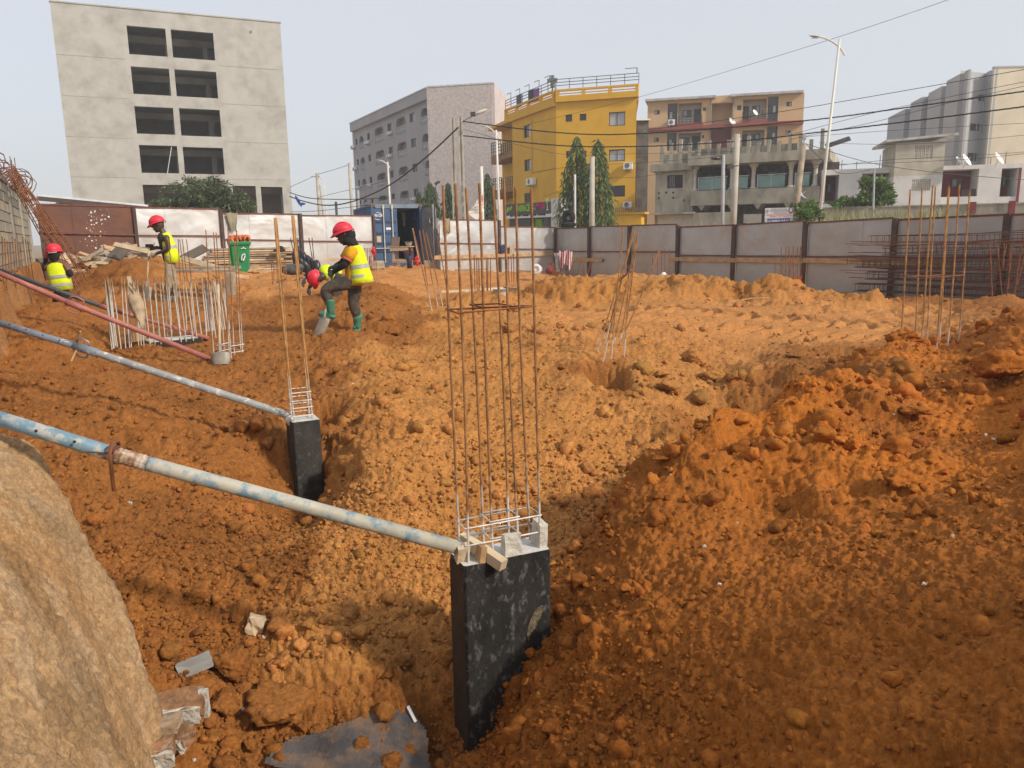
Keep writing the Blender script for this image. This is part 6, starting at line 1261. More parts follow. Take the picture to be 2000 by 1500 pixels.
for tx, x, y, h, x1, mm in (('OFRE', 938.3, 386.5, .20, 943.6, RI), ('PE', 938.2, 393, .22, 944, RI), ('CENTR', 929, 398.5, .16, 937.5, RI), ('UVE A', 926, 405.5, .14, 936, INK), ('INFO', 938.5, 402, .12, 944.5, RI), ('CONTACTS', 919.5, 411, .13, 934, INK), ('07 59', 938.5, 407.5, .11, 945, INK)):
    s, z = pl.hit(x, y); text(tx, pl, s, z, h, mm, B, .085, pl.hit(x1, y)[0] - s, .002)
# ================================================================= COLUMNS AND THEIR STEEL
def bitumen(name, thr, blk=(.022, .021, .020), stretch=(1, 1, .6)):
    """Black brushed bitumen over grey concrete, worn through in streaks."""
    return M(name, blk, .62, .3, 6, col2=(.135, .135, .13), thr=thr, soft=.09, sc2=26, stretch=stretch, bump=.3, bscale=60, spec=.3)
BIT = bitumen('worn_bitumen', .62); BITB = bitumen('brown_bitumen', .68, (.030, .024, .019))
CTOP = M('fresh_concrete', (.52, .51, .48), .9, .12, 8, col2=(.68, .67, .64), thr=.55, sc2=9, bump=.3, bscale=50)
SLURRY = M('slurry_bar', (.66, .645, .60), .8, .1, 20, col2=(.35, .20, .10), thr=.66, sc2=14)
def column_box(c0, c1, c2, zt, zb, name, label):
    """c0 near corner, c1 along the short side, c2 along the long side (plan)."""
    u = Vector((c2.x - c0.x, c2.y - c0.y, 0)); w = Vector((c1.x - c0.x, c1.y - c0.y, 0)); L, Wd = u.length, min(w.length, .3); u.normalize()
    v = Vector((-u.y, u.x, 0)); v = v if v.dot(w) > 0 else -v
    f = lambda a, b, z: Vector((c0.x, c0.y, z)) + u * a + v * b
    t = thing(name, label, 'column', f(L / 2, Wd / 2, zt))
    return t, f, u, v, L, Wd
d0 = 3.92; C0 = P(906, 1108, d0); C0 = Vector(C0); zt = C0.z; C1 = PZ(871, 1081, zt); C2 = PZ(1076, 1073, zt)
t1, f1, u1, v1, L1_, W1_ = column_box(C0, C1, C2, zt, -3.2, 'concrete_column', 'nearest black coated concrete column with eight tall rusty bars')
W1_ = max(W1_, .2)
def shaft(t, f, L, Wd, zt, zb, front, sidem):
    e = .012; n = 8
    def face(a0, b0, a1, b1, z0, z1, mat, nm, nz=6, nu=4):
        pass
    g = MB(); rs_ = random.Random(int(L * 1000)); ring = [(e, 0), (L - e, 0), (L, e), (L, Wd - e), (L - e, Wd), (e, Wd), (0, Wd - e), (0, e)]
    zs = [zb, zb + .4, zt - .9, zt - .55, zt - .53, zt - .02, zt]
    g.rings([[f(a + (-.006 if z == zt else 0) * (1 if a > L / 2 else -1), b, z - (0.0)) for a, b in ring] for z in zs]); obj('shaft', g, front, t)
    obj('shaft_top', MB().add([f(a * .985 + .004, b * .97 + .003, zt + .002) for a, b in ring], (tuple(range(8)),)), CTOP, t)
    obj('seam', MB().beam(f(0, -.002, zt - .62), f(L, -.002, zt - .60), .006, .008), sidem, t)
shaft(t1, f1, L1_, W1_, zt, -3.3, BIT, BITB)
obj('side_coat', MB().quad(f1(-.002, .004, -3.3), f1(-.002, W1_ - .004, -3.3), f1(-.002, W1_ - .004, zt - .03), f1(-.002, .004, zt - .03)), BITB, t1)
sk = []
for t in np.linspace(0, 1, 13): a_ = .70 + .19 * t; z_ = -.50 + .17 * t ** .6; w_ = .028 * sin(pi * (.1 + .85 * t)); sk.append((a_, z_, w_ + random.uniform(-.004, .006)))
ring = [f1(L1_ * a_, -.0035, zt + z_ + w_) for a_, z_, w_ in sk] + [f1(L1_ * (a_ + .02), -.0035, zt + z_ - w_ * 1.3 - .02) for a_, z_, w_ in sk[::-1]]
obj('soil_smear', MB().add(ring, (tuple(range(len(ring))),)), M('soil_smear', (.17, .13, .075), .95, .3, 30, col2=(.03, .028, .025), thr=.55, sc2=40), t1)
BM1 = bar_mat('column_bar', zt + .30, .10, (.30, .14, .05))
tops = [(864, 362), (889, 358), (907, 366), (935, 358), (960, 363), (982, 348), (1004, 365), (1036, 368)]
pos = [(.045, W1_ - .045), (.045, .045), (L1_ * .36, W1_ - .045), (L1_ * .36, .045), (L1_ * .66, W1_ - .045), (L1_ * .66, .045), (L1_ - .045, W1_ - .045), (L1_ - .045, .045)]
bars1 = []
order = sorted(range(8), key=lambda i: f1(*pos[i], zt).x / f1(*pos[i], zt).y)
for k, i in enumerate(order):
    b = f1(*pos[i], zt - .03); x, y = tops[k]; tp = P(x, y, b.y + .0); tp = Vector((b.x + (tp.x - b.x) * .9, b.y + random.uniform(-.02, .05), tp.z)); bars1.append((i, b, tp))
def ribbed(a, b, r, mat, parent, nm='bar', step=.010, amp=.10):
    n = max(8, int((b - a).length / step)); bow = Vector((random.uniform(-1, 1), random.uniform(-1, 1), 0)) * .012
    pts = [a.lerp(b, i / n) + bow * sin(pi * i / n) for i in range(n + 1)]; rs = [r * (1 + (amp if i % 2 else -amp * .3)) for i in range(n + 1)]
    return obj(nm, MB().tube(pts, rs, 7), mat, parent, True)
for i, b, tp in bars1: ribbed(b, tp, .0068, BM1, t1)
BP = {i: (b, tp) for i, b, tp in bars1}
def tie(idx, z, tag_mat, r=.0045, over=.012, jig=.0):
    out = []
    for i in idx: b, tp = BP[i]; k = (z - b.z) / (tp.z - b.z); out.append(b.lerp(tp, k))
    c = sum(out, Vector()) / len(out); out = [q + (q - c).normalized() * over + Vector((0, 0, random.uniform(-jig, jig))) for q in out]
    return obj('stirrup', MB().tube(out + [out[0]], r, 6), tag_mat, t1, True)
tie([0, 1, 7, 6], zt + .10, SLURRY); tie([0, 1, 7, 6], zt + .20, SLURRY); tie([2, 3, 5, 4], zt + .115, SLURRY); tie([2, 3, 5, 4], zt + .215, SLURRY)
zt_m = BP[1][0].lerp(BP[1][1], .65).z; z603 = P(912, 606, 4.0).z; tie([0, 1, 7, 6], z603, RUST, .005, .012, .012)
tie([2, 3, 5, 4], z603 + .012, RUST, .0045)
# wedges, plank and broken pieces on the near column
def chunk(name, c, size, rot, mat, label, cat, seed=1, rough=.12):
    rr = random.Random(seed); b = bmesh.new(); bmesh.ops.create_cube(b, size=1.0); bmesh.ops.subdivide_edges(b, edges=b.edges[:], cuts=2, use_grid_fill=True)
    for v in b.verts: v.co = Vector((v.co.x * size[0], v.co.y * size[1], v.co.z * size[2])) + Vector((rr.uniform(-1, 1), rr.uniform(-1, 1), rr.uniform(-1, 1))) * min(size) * rough
    Mx = Matrix.Translation(c) @ rot.to_4x4(); b.transform(Mx); me = bpy.data.meshes.new(name); b.to_mesh(me); b.free(); o = obj(name, me, mat); return tag(o, label, cat) if label else o
Ru = Matrix((u1, v1, Vector((0, 0, 1)))).transposed(); Rz = lambda a: Matrix.Rotation(a, 3, 'Z'); Rx = lambda a: Matrix.Rotation(a, 3, 'X'); Ry = lambda a: Matrix.Rotation(a, 3, 'Y')
CHUNK = M('broken_concrete', (.46, .43, .36), .95, .15, 10, col2=(.60, .57, .50), thr=.5, sc2=12, bump=.5, bscale=50)
q0 = P(942, 1085, 3.97); tag(obj('wood_offcut', MB().beam(f1(L1_ * .13, W1_ * .9, zt + .09), f1(L1_ * .38, -.075, zt - .0), .055, .06), WOOD_P), 'splintered plank end laid across the top of the nearest column', 'plank')
chunk('wood_wedge', f1(L1_ * .22, .035, zt + .045), (.035, .07, .09), Ru @ Ry(.15), WOOD, 'wooden wedge standing by the corner bar of the nearest column', 'wedge', 3, .06)
chunk('wood_wedge', f1(.02, .075, zt + .05), (.07, .05, .10), Ru @ Rx(.3), WOOD_P, 'wooden wedge under the end of the blue prop', 'wedge', 4, .06)
chunk('concrete_piece', f1(L1_ * .565, .035, zt + .062), (.105, .05, .125), Ru @ Rx(-.12), CHUNK, 'broken concrete slab piece standing on the nearest column', 'rubble', 5, .10)
chunk('concrete_piece', f1(L1_ - .03, .085, zt + .075), (.05, .10, .15), Ru @ Rx(.1), CHUNK, 'upright concrete sliver on the far end of the nearest column', 'rubble', 6, .08)
chunk('concrete_piece', f1(L1_ * .2, W1_ - .03, zt + .05), (.10, .05, .10), Ru, CONC_D, 'grey rubble lump behind the wedges on the nearest column', 'rubble', 8, .15)
# ---- second column
C0 = P(571, 826, 7.15); zt2 = C0.z; C1 = PZ(551, 809, zt2); C2 = PZ(625, 819.5, zt2)
t2, f2, u2, v2, L2_, W2_ = column_box(C0, C1, C2, zt2, -3, 'concrete_column', 'second black coated column with two bundles of rusty bars, at the end of the grey prop')
W2_ = max(W2_, .22); BIT2 = bitumen('worn_bitumen_b', .66, (.035, .032, .029)); shaft(t2, f2, L2_, W2_, zt2, -3.0, BIT2, BITB)
obj('side_coat', MB().quad(f2(-.003, .004, -3.0), f2(-.003, W2_ - .004, -3.0), f2(-.003, W2_ - .004, zt2 - .01), f2(-.003, .004, zt2 - .01)), BITB, t2)
BM2 = bar_mat('second_column_bar', zt2 + .26, .2, (.42, .22, .07)); loops = {0: [], 1: []}
for k in range(8):
    g_ = k // 4; j = k % 4; b = f2(L2_ * (.12 if g_ == 0 else .78) + .012 * (j % 2), W2_ * (.15 + .23 * j), zt2 - .03)
    x = (536 + 1.2 * j) if g_ == 0 else (570 + 1.2 * j); tp = P(x, 425 - 4 * g_, b.y - .05 + .03 * j); ribbed(b, tp, .0072, BM2, t2, step=.03); loops[g_].append((b, tp))
for i, dz in enumerate((.05, .13, .20, .28)):
    q = []
    for g_, j in ((0, 0), (0, 3), (1, 3), (1, 0)): b, tp = loops[g_][j]; q.append(b.lerp(tp, (dz + .03) / (tp.z - b.z)))
    c = sum(q, Vector()) / 4; q = [p + (p - c) * .1 for p in q]; obj('stirrup', MB().tube(q + q[:1], .0045, 5), SLURRY, t2)
for g_ in (0, 1):
    q = [b.lerp(tp, .70) for b, tp in loops[g_]]; obj('tie_wire', MB().tube([q[0] + Vector((-.03, -.02, 0)), q[3] + Vector((.05, -.02, .01))], .006, 5), RUST_D, t2)
g = MB(); rr = random.Random(8)
for k in range(7): g.ball(f2(.0 + .03 * rr.random(), W2_ * .55 + .05 * rr.uniform(-1, 1), zt2 + .02 - .05 * rr.random()), .022 + .02 * rr.random(), 7, 5)
obj('mortar_blob', g, CTOP, t2); t2.children[-1]['kind'] = 'stuff'
# ================================================================= PUSH PULL PROPS
def paint_mat(name, base, chip, thr, sc=7):
    sc = sc * 2.2; return M(name, base, .55, .12, 5, col2=chip, thr=thr, soft=.06, sc2=sc, bump=.15, bscale=40, stretch=None)
BLUE = paint_mat('prop_blue', (.15, .25, .32), (.42, .40, .35), .54); BLUEW = paint_mat('prop_plastered', (.39, .37, .305), (.16, .25, .31), .55, 5); GREYP = paint_mat('prop_grey', (.17, .19, .23), (.55, .54, .50), .64, 6); REDP = paint_mat('prop_red', (.36, .13, .11), (.50, .42, .36), .66, 9); BLKP = paint_mat('prop_black', (.055, .06, .07), (.35, .35, .34), .68, 9)
def along(a, b, t): return a + (b - a) * t
def prop(label, a, c, b, r1, r2, m1, m2, thread=0.0, holes=0, pin='rod', handle=None, collar=None, plate=False):
    a, b, c = Vector(a), Vector(b), Vector(c); d = (b - a).normalized(); t = thing('steel_prop', label, 'prop', b, 'raking steel props'); x = d.cross(Vector((0, 0, 1))).normalized(); y = x.cross(d)
    obj('inner_tube', MB().tube([a, c], r1, 16), m1, t, True); c2 = c + d * thread
    if thread:
        g = MB(); n = int(thread / .012); g.tube([c + d * thread * i / n for i in range(n + 1)], [r2 * (.98 if i % 2 else 1.08) for i in range(n + 1)], 16); obj('thread', g, M('rust_thread', (.30, .16, .08), .7, .25, 20, col2=(.55, .52, .46), thr=.55, sc2=20), t)
    L = (b - c2).length; g = MB().tube([c2, c2 + d * .02, b], [r2, r2, r2], 16)
    obj('outer_tube', g, m2, t, True)
    if collar: obj('collar', MB().tube([c - d * collar[0], c + d * collar[1]], r2 * 1.22, 16), m1 if collar[2] else m2, t, True)
    if holes:
        g = MB()
        for i in range(holes):
            q = c - d * (.16 + .19 * i); nrm = (-q).normalized(); nrm = (nrm - d * nrm.dot(d)).normalized(); nrm = (nrm * .95 + y * .15).normalized(); s = d.cross(nrm); ring = [q + nrm * (r1 + .0012) + (d * cos(k) + s * sin(k)) * .0085 for k in np.arange(0, 6.28, .63)]; g.add(ring, (tuple(range(10)), tuple(range(9, -1, -1))))
        obj('pin_hole', g, BLACK, t); t.children[-1]['kind'] = 'stuff'
    if pin == 'rod':
        q = c + d * .03; fr = (-q).normalized(); fr = (fr - d * fr.dot(d)).normalized()
        obj('pin', MB().tube([q + y * .05 - fr * .03, q + y * .075, q + fr * (r2 + .03) + y * .055, q + fr * (r2 + .035), q + fr * (r2 + .04) - Vector((0, 0, .2))], .010, 7), RUST, t, True)
        g = MB().tube([q + fr * r2 * 1.15 * cos(k) + y * r2 * 1.15 * sin(k) + d * .012 * sin(k * .5) for k in np.linspace(0, 6.28, 13)], .009, 7); obj('pin_ring', g, RUST_D, t, True)
        obj('wire_end', MB().tube([q + fr * r2, q + fr * .06 - d * .12 - y * .03], .005, 5), RUST_D, t)
    if handle:
        fr = (-c).normalized(); fr = (fr - d * fr.dot(d)).normalized(); sz = handle
        for sg in (1, -1): obj('handle', MB().tube([c + y * sg * r2, c + y * sg * (r2 + sz * .7) + d * .01, c + y * sg * (r2 + sz) + d * sz, c + y * sg * (r2 + sz * .8) + d * sz * 2.2, c + d * sz * 2.4 + y * sg * r2], .008 * sz / .06, 6), m1, t, True)
    return t
pe = f1(.015, .09, zt + .075)
prop('blue and white steel prop from the pale bank to the nearest column', P(-60, 799, 3.86), P(212, 884, 3.80), pe, .038, .0385, BLUE, BLUEW, .20, 3, 'rod')
pe2 = f2(0.01, W2_ * .6, zt2 + .035)
prop('grey steel prop from the left bank to the second column', P(-40, 619, 7.9), P(148, 676, 7.6), pe2, .034, .036, GREYP, paint_mat('prop_grey_b', (.27, .28, .28), (.60, .58, .53), .58, 5), .0, 5, None, .06, (.01, .25, 1))
q = P(152, 678, 7.58); tag(obj('rod', MB().tube([P(157, 647, 7.5), q, P(139, 706, 7.5)], .009, 6), WOOD), 'thin stick jammed through the collar of the grey prop', 'rod')
prop('pale red steel prop from the left wall ending at the shovel', P(-30, 521, 9.6), P(132, 590, 9.9), P(413, 702, 10.2), .033, .034, REDP, REDP, 0, 0, None, .075, (.02, .22, 0))
prop('thin prop half black half red reaching behind the starter bars', P(-30, 517, 11.8), P(198, 598, 11.7), P(408, 661, 12.1), .032, .031, BLKP, REDP, 0, 0, None, None, (.02, .14, 0))
# ================================================================= STARTER BARS, CAGES
SL1 = bar_mat('starter_bar_whitened', -.72, .15, (.33, .19, .10))
SL2 = bar_mat('starter_bar_bottom_white', -1.12, .2)
A_, B_ = P(214, 690, 11.15), P(418, 664, 12.2); A_ = Vector((A_.x, A_.y, G(A_.x, A_.y))); B_ = Vector((B_.x, B_.y, G(B_.x, B_.y)))
zf = max(A_.z, B_.z) + .03; segs = []; rr = random.Random(12); dwl = (B_ - A_).normalized(); nwl = Vector((-dwl.y, dwl.x, 0))
def add_row(x0, x1, n, row, dd, lean=12, yt=(540, 548)):
    for i in range(n):
        u = i / max(1, n - 1); x = x0 + (x1 - x0) * u + rr.uniform(-2.5, 2.5); base = PZ(x + lean, 684 - 26 * (x + lean - 214) / 204, zf) if False else None
        d = 11.15 + 1.05 * (x - 205) / 200 + dd; yb = 684 - 24 * (x - 205) / 200 - (14 if dd else 0); segs.append((P(x + lean + rr.uniform(-4, 4), yb, d), P(x, rr.uniform(*yt), d + rr.uniform(-.05, .05))))
add_row(205, 216, 9, 0, 0, 16); add_row(236, 262, 5, 0, 0); add_row(268, 405, 13, 0, 0, 14); add_row(262, 395, 11, 1, .28, 10); add_row(392, 412, 9, 0, .1, 10); add_row(415, 436, 8, 0, .2, 14)
bars('starter_bars', 'two rows of cement whitened starter bars rising from the black footing wall', segs, .0085, SL1)
fp = Plane((A_ + dwl * .55)[:2], (B_ - dwl * .1)[:2]); tag(obj('footing_wall', MB().pbox(fp, 0, fp.len, zf - .8, zf + .02, -.32, .0), BITB), 'low black coated footing wall carrying the whitened starter bars', 'wall')
tag(obj('concrete_rag', MB().pbox(fp, .02, fp.len - .02, zf + .023, zf + .05, -.30, -.02), CTOP), 'pale rough concrete top of the black footing wall', 'wall top')
q0, q1 = P(246, 662, 11.5), P(283, 655, 11.7); tag(obj('plank', MB().beam(q0, q1, .03, .13), WOOD), 'short pale board set on edge between the whitened bars', 'plank')
g = MB(); a, b = P(251, 540, 11.6), P(280, 640, 11.2); 
rg = []
for k in range(9):
    u = k / 8; c = a.lerp(b, u); w = .02 + .075 * sin(pi * min(1, u * 1.05)) ; rg.append([c + Vector((w * (cos(z) + .25 * cos(3 * z + k)), .05 * sin(z), .02 * sin(5 * z))) for z in np.arange(0, 6.28, .52)])
g.rings(rg); tag(obj('sack_cloth', g, M('sack_tan', (.38, .29, .19), .95, .15, 8), None, True), 'limp tan sack hung over the whitened bars', 'sack')
# tall bars behind the upright shovel
segs = []; loops = []
for x0, y0, x1, y1, d in ((402, 449, 418, 690, 10.5), (417, 454, 432, 680, 10.9), (422, 454, 438, 676, 11.1), (445, 445, 458, 694, 10.6), (462, 450, 474, 686, 10.9), (436, 470, 448, 690, 10.7), (458, 470, 470, 676, 11.2), (440, 540, 452, 696, 10.5)): segs.append((P(x1, y1 + 6, d), P(x0, y0, d)))
for y in (672, 685): loops.append([P(424, y + 3, 10.6), P(452, y + 4, 10.5), P(477, y, 10.8), P(450, y - 4, 11.1), P(424, y + 3, 10.6)])
bars('rebar_cage', 'tall thin bars with white tie squares behind the upright shovel', segs, .0075, SL2, None, 'rebar', loops, SLURRY, .006)
# cage on the right mound
segs = []
for (x0, y0), (x1, y1), d in (((1778, 370), (1760, 655), 9.55), ((1801, 367), (1787, 662), 9.75), ((1822, 362), (1799, 682), 9.35), ((1827, 364), (1809, 682), 9.7), ((1853, 363), (1828, 684), 9.4), ((1854, 368), (1833, 684), 9.85), ((1874, 361), (1850, 680), 9.5), ((1894, 371), (1872, 672), 9.75)): segs.append((P(x1, y1 + 8, d), P(x0, y0, d)))
def tie_at(segs, ids, y, d=None):
    out = []
    for i in ids: b, tp = segs[i]; z = P(1000, y, (b.y + tp.y) / 2); zz = y; k = min(1, max(0, (zz - b.z) / (tp.z - b.z))); out.append(b.lerp(tp, k))
    return out + out[:1]
zz = P(1825, 540, 9.5).z; bars('rebar_cage', 'tall rust orange bar cage standing on the right hand earth mound', segs, .0095, bar_mat('right_cage_bar', P(1860, 650, 9.5).z, .1, (.40, .20, .07)), None, 'rebar', [tie_at(segs, (0, 2, 4, 7, 5, 3), zz)], RUST, .0065)
# leaning sheaf in the middle
segs = [(P(x1, y1 + 5, d), P(x0, y0, d)) for x0, y0, x1, y1, d in ((1217, 445, 1194, 696, 10.1), (1236, 445, 1178, 702, 10.3), (1241, 447, 1167, 682, 10.4), (1246, 454, 1200, 662, 10.5), (1245, 468, 1210, 671, 10.4), (1229, 533, 1219, 691, 10.2), (1288, 489, 1211, 668, 10.45), (1242, 480, 1222, 640, 10.6), (1239, 452, 1182, 665, 10.5))]
bars('rebar_sheaf', 'leaning sheaf of rusty bars tied near the top over the dark slot', segs, .0085, bar_mat('sheaf_bar', P(1210, 655, 10.3).z, .05, (.36, .18, .06)), None, 'rebar', [[P(1208, 551, 10.2), P(1228, 532, 10.2), P(1236, 524, 10.4), P(1206, 549, 10.5)], [P(1227, 520, 10.25), P(1231, 530, 10.2), P(1236, 529, 10.4), P(1229, 518, 10.5)]], RUST, .007)
def small(label, segs, r, mat=None, ties=()): bars('rebar_group', label, [(P(x1, y1 + 4, d), P(x0, y0, d)) for x0, y0, x1, y1, d in segs], r, mat or RUST, None, 'rebar', ties)
small('fan of thin rusty bars behind the striped shirt', [(1066 + 4 * i, 506 + 2 * i, 1095 + i * 1.5, 552, 20) for i in range(7)] + [(1104, 510, 1101, 555, 20), (1110, 520, 1112, 555, 20)], .010)
small('thin bars crossing in loose triangles right of the striped shirt', [(1117, 512, 1125, 550, 20.5), (1135, 503, 1124, 548, 20.5), (1134, 504, 1143, 550, 20.5), (1138, 510, 1146, 548, 20.6), (1154, 510, 1145, 545, 20.4), (1157, 510, 1152, 552, 20.4)], .011)
small('five upright bars before the right fence near the white cap', [(1275, 490, 1275, 540, 26), (1284, 490, 1284, 545, 26), (1292, 488, 1292, 545, 26.3), (1298.5, 485.5, 1298.5, 545, 26.3), (1307, 486, 1307, 545, 26)], .014)
small('cluster of upright bars before the right fence by the orange cloth', [(1514, 513, 1516, 578, 18.6), (1526, 482, 1525, 562, 20), (1535, 482, 1534, 560, 20), (1541, 482, 1541, 560, 20.2), (1549, 482, 1549, 560, 20.3), (1558, 482, 1557, 560, 20.3), (1528, 518, 1527, 566, 19.4), (1544, 505, 1540, 566, 19.4), (1556, 527, 1540, 564, 19), (1564, 482, 1564, 560, 20.5)], .011)
small('splayed bent bars round the earth heap at the far right', [(1934, 484, 1938, 576, 14.6), (1948, 475, 1957, 572, 14.6), (1961, 475, 1960, 520, 15), (1966, 477, 1955, 524, 15.2), (1978, 476, 1966, 574, 14.5), (1974, 482, 1969, 560, 14.8), (1996, 478, 1982, 568, 14.6), (2003, 490, 1987, 552, 15)], .011, None, [[P(1958, 556, 14.6), P(1985, 552, 14.5)]])
small('leaning loose bars beside the nearest cage, left of it', [(807, 447, 849, 628, 13.8), (825, 448, 861, 622, 14), (819, 449, 842, 600, 14), (832, 455, 870, 618, 14.3), (857, 470, 880, 606, 14.5)], .010, bar_mat('left_loose_bar', -1.0, .3))
small('short bars standing in the dug hole, with two ties', [(926, 499, 928, 574, 20.5), (931, 503, 932, 574, 20.6), (935, 503, 936, 574, 20.8), (953, 503, 953, 572, 20.8), (958, 503, 958, 572, 20.6), (950, 503, 951, 572, 20.9)], .014)
small('short bars standing before the pale cut, right of the first cage', [(993, 500, 995, 560, 24), (998, 500, 1000, 560, 24), (1003, 500, 1004, 560, 24), (1009, 500, 1010, 560, 24)], .014)
small('thin starter cage between the plank stack and the tall column bars', [(530, 506, 533, 560, 18.5), (534, 508, 536, 560, 18.6), (540, 505, 542, 560, 18.4), (545, 510, 545, 560, 18.7), (553, 508, 556, 558, 18.5), (558, 506, 560, 558, 18.6)], .010, SL2, [[P(530, 520, 18.5), P(545, 526, 18.5), P(558, 514, 18.6)], [P(530, 546, 18.5), P(548, 548, 18.4), P(577, 548, 18.6)]])
small('row of thin bars behind the fence gap beside the red glove', [(709 + 3 * i, 484, 709 + 3 * i, 526, 29) for i in range(6)] + [(722 + 4 * i, 500, 723 + 4 * i, 545, 27) for i in range(4)], .014)
small('thin bars standing behind the shoveller', [(327, 467, 340, 545, 14.5), (348, 467, 352, 545, 14.6), (356, 467, 366, 545, 14.6), (364, 467, 374, 545, 14.7), (351, 468, 360, 540, 14.9)], .008)
small('upright bars along the earth cut at the far left edge', [(4 + 5 * i, 462 + 4 * (i % 4), 10 + 6 * i, 640 - 6 * (i % 3) - 6 * i, 12.2 + .5 * i) for i in range(11)], .009)
# lattice beams stacked by the right fence
for i in range(9):
    z = (-1.55, -1.55, -1.2, -1.2, -.9, -.85, -.55, -.5, -.2)[i]; o_ = (.55, .95, .6, 1.0, .65, .95, .7, 1.0, .8)[i]; s0 = FR.hit(1700 + 12 * (i % 4) + 30 * (i > 5), 520)[0]; s1 = FR.hit(2090, 520)[0]
    lattice(FR.pt(s0, z - .0, o_), FR.pt(s1, z + (.25 if i == 7 else .05), o_), .22, .20, 4, '%s rusty lattice beam from the ground in the stack along the right fence' % ('first', 'second', 'third', 'fourth', 'fifth', 'sixth', 'seventh', 'eighth', 'topmost')[i], 'lattice beams stacked along the right fence', RUST_D, .010, tuple(FR.n), 26)
BL_ = thing('rebar_bundle', 'long loose rusty bars lying over the stacked lattice beams', 'rebar', FR.pt(FR.hit(1800, 520)[0], -1.5, .8))
for i in range(26):
    s0 = FR.hit(random.uniform(1690, 1760), 520)[0]; s1 = FR.hit(random.uniform(2040, 2095), 520)[0]; z = random.uniform(-1.6, .05); o_ = random.uniform(.4, 1.25); obj('bar', MB().tube([FR.pt(s0, z + random.uniform(-.05, .05), o_), FR.pt((s0 + s1) / 2, z - .02, o_), FR.pt(s1, z + random.uniform(-.04, .12), o_ + .1)], .010, 5), RUST_D if i % 3 else RUST, BL_)
# ================================================================= TIMBER, BIN, SMALL THINGS
rr = random.Random(31)
HEAP = ('weathered or pale broken board thrown on the scrap heap before the rusty gate', 'scrap boards heaped before the rusty gate')
shp = []
for i in range(62):
    u = rr.random(); x = 150 + 180 * u; ytop = 520 - 34 * sin(pi * min(1, max(0, (x - 140) / 190))) ** .8 - (8 if 225 < x < 300 else 0); y = ytop + (548 - ytop) * rr.random() ** 1.2; d = 21.0 - 1.6 * (y - 480) / 70 + 1.2 * u + rr.uniform(-.3, .3); c = P(x, y, d)
    L = rr.uniform(.6, 1.5); a = rr.uniform(-.9, .9); e = rr.gauss(0, .28); dv = Vector((cos(a) * cos(e), sin(a) * cos(e), sin(e))) * L / 2
    tag(obj('scrap_board', MB().beam(c - dv, c + dv, rr.uniform(.08, .2), rr.uniform(.022, .05), (rr.uniform(-.4, .4), -.7, 1)), WOODS[i % 4]), '%s %s scrap board %s of the heap by the rusty gate' % (('brown', 'grey', 'weathered', 'pale')[i % 4], 'long' if L > 1.1 else ('medium' if L > .85 else 'short'), ('at left', 'left of middle', 'right of middle', 'at right')[min(3, int(u * 4))] + (', upper part' if y < 510 else (', half height' if y < 530 else ', low part'))), 'board', HEAP[1])
for lab, a, b, w, mm in (('long pale plank sloping down across the top of the scrap heap', (223, 477, 19.6), (318, 498, 19.2), .12, WOOD_P), ('second long plank crossing the heap top at a steeper slant', (238, 477, 20), (290, 505, 19.3), .12, WOOD_G), ('dark wide board leaning up on the scrap heap', (222, 505, 20.2), (246, 480, 20.6), .4, M('dark_board', (.11, .09, .07), .9)), ('long pale plank lying down the slope behind the shoveller', (354, 504, 21), (440, 528, 19.5), .16, WOOD_P), ('dark board slanting behind the shoveller', (358, 506, 22), (402, 483, 22.5), .3, M('dark_board', (.11, .09, .07)))): tag(obj('plank', MB().beam(P(*a), P(*b), w, .04, (0, -.8, .6)), mm), lab, 'plank')
ST = ('long weathered plank in the flat stack beside the green bin', 'planks stacked flat by the zinc fence')
pl = Plane(P(398, 500, 26.8)[:2], P(582, 508, 28.4)[:2]); zb = pl.hit(490, 531)[1]; zt_ = pl.hit(490, 487)[1]; k = 0
for j in range(11):
    for o_ in (0, -.24):
        z = zb + (zt_ - zb) * j / 10; a = rr.uniform(-.15, .5) + .1 * (j < 4); b = pl.len + rr.uniform(-.6, .25)
        tag(obj('plank', MB().pbox(pl, a, b, z, z + .055, o_ - .11 + rr.uniform(-.03, .03), o_ + .11 + rr.uniform(-.04, .06)), WOODS[(j + k) % 4] if j else WOOD_G), '%s plank from the bottom, %s row of the flat stack beside the green bin' % (('lowest', 'second', 'third', 'fourth', 'fifth', 'sixth', 'seventh', 'eighth', 'ninth', 'tenth', 'eleventh')[j], 'back' if o_ else 'front'), 'plank', ST[1]); k += 1
for lab, x0, x1, y, d, w, h in (('upper of two long boards lying behind the whitened starter bars', 335, 468, 523, 16.6, .25, .05), ('lower of two long boards lying behind the whitened starter bars', 338, 462, 530, 16.2, .25, .05), ('plank end poking out to the right below the green bin', 452, 486, 537, 17.4, .18, .06), ('short plank under the two long boards', 440, 466, 545, 17, .12, .05)): tag(obj('plank', MB().beam(P(x0, y, d), P(x1, y + (4 if x0 > 400 else -1), d + .1), w, h), WOOD_G if 'two' in lab else WOOD_P), lab, 'plank')
tag(obj('post_stub', MB().beam(P(450, 576, 15.4), P(449, 532, 15.4), .16, .16), WOOD_G), 'square timber stub under the right end of the long boards', 'post')
g = thing('timber_box', 'pale timber formwork piece lying by the green bin', 'formwork', P(515, 530, 21))
for a, b, w in (((500, 533, 21), (528, 528, 21.4), .3), ((500, 522, 21.6), (528, 519, 21.8), .05), ((490, 532, 21), (500, 519, 21.3), .2)): obj('board', MB().beam(P(*a), P(*b), w, .05), WOOD, g)
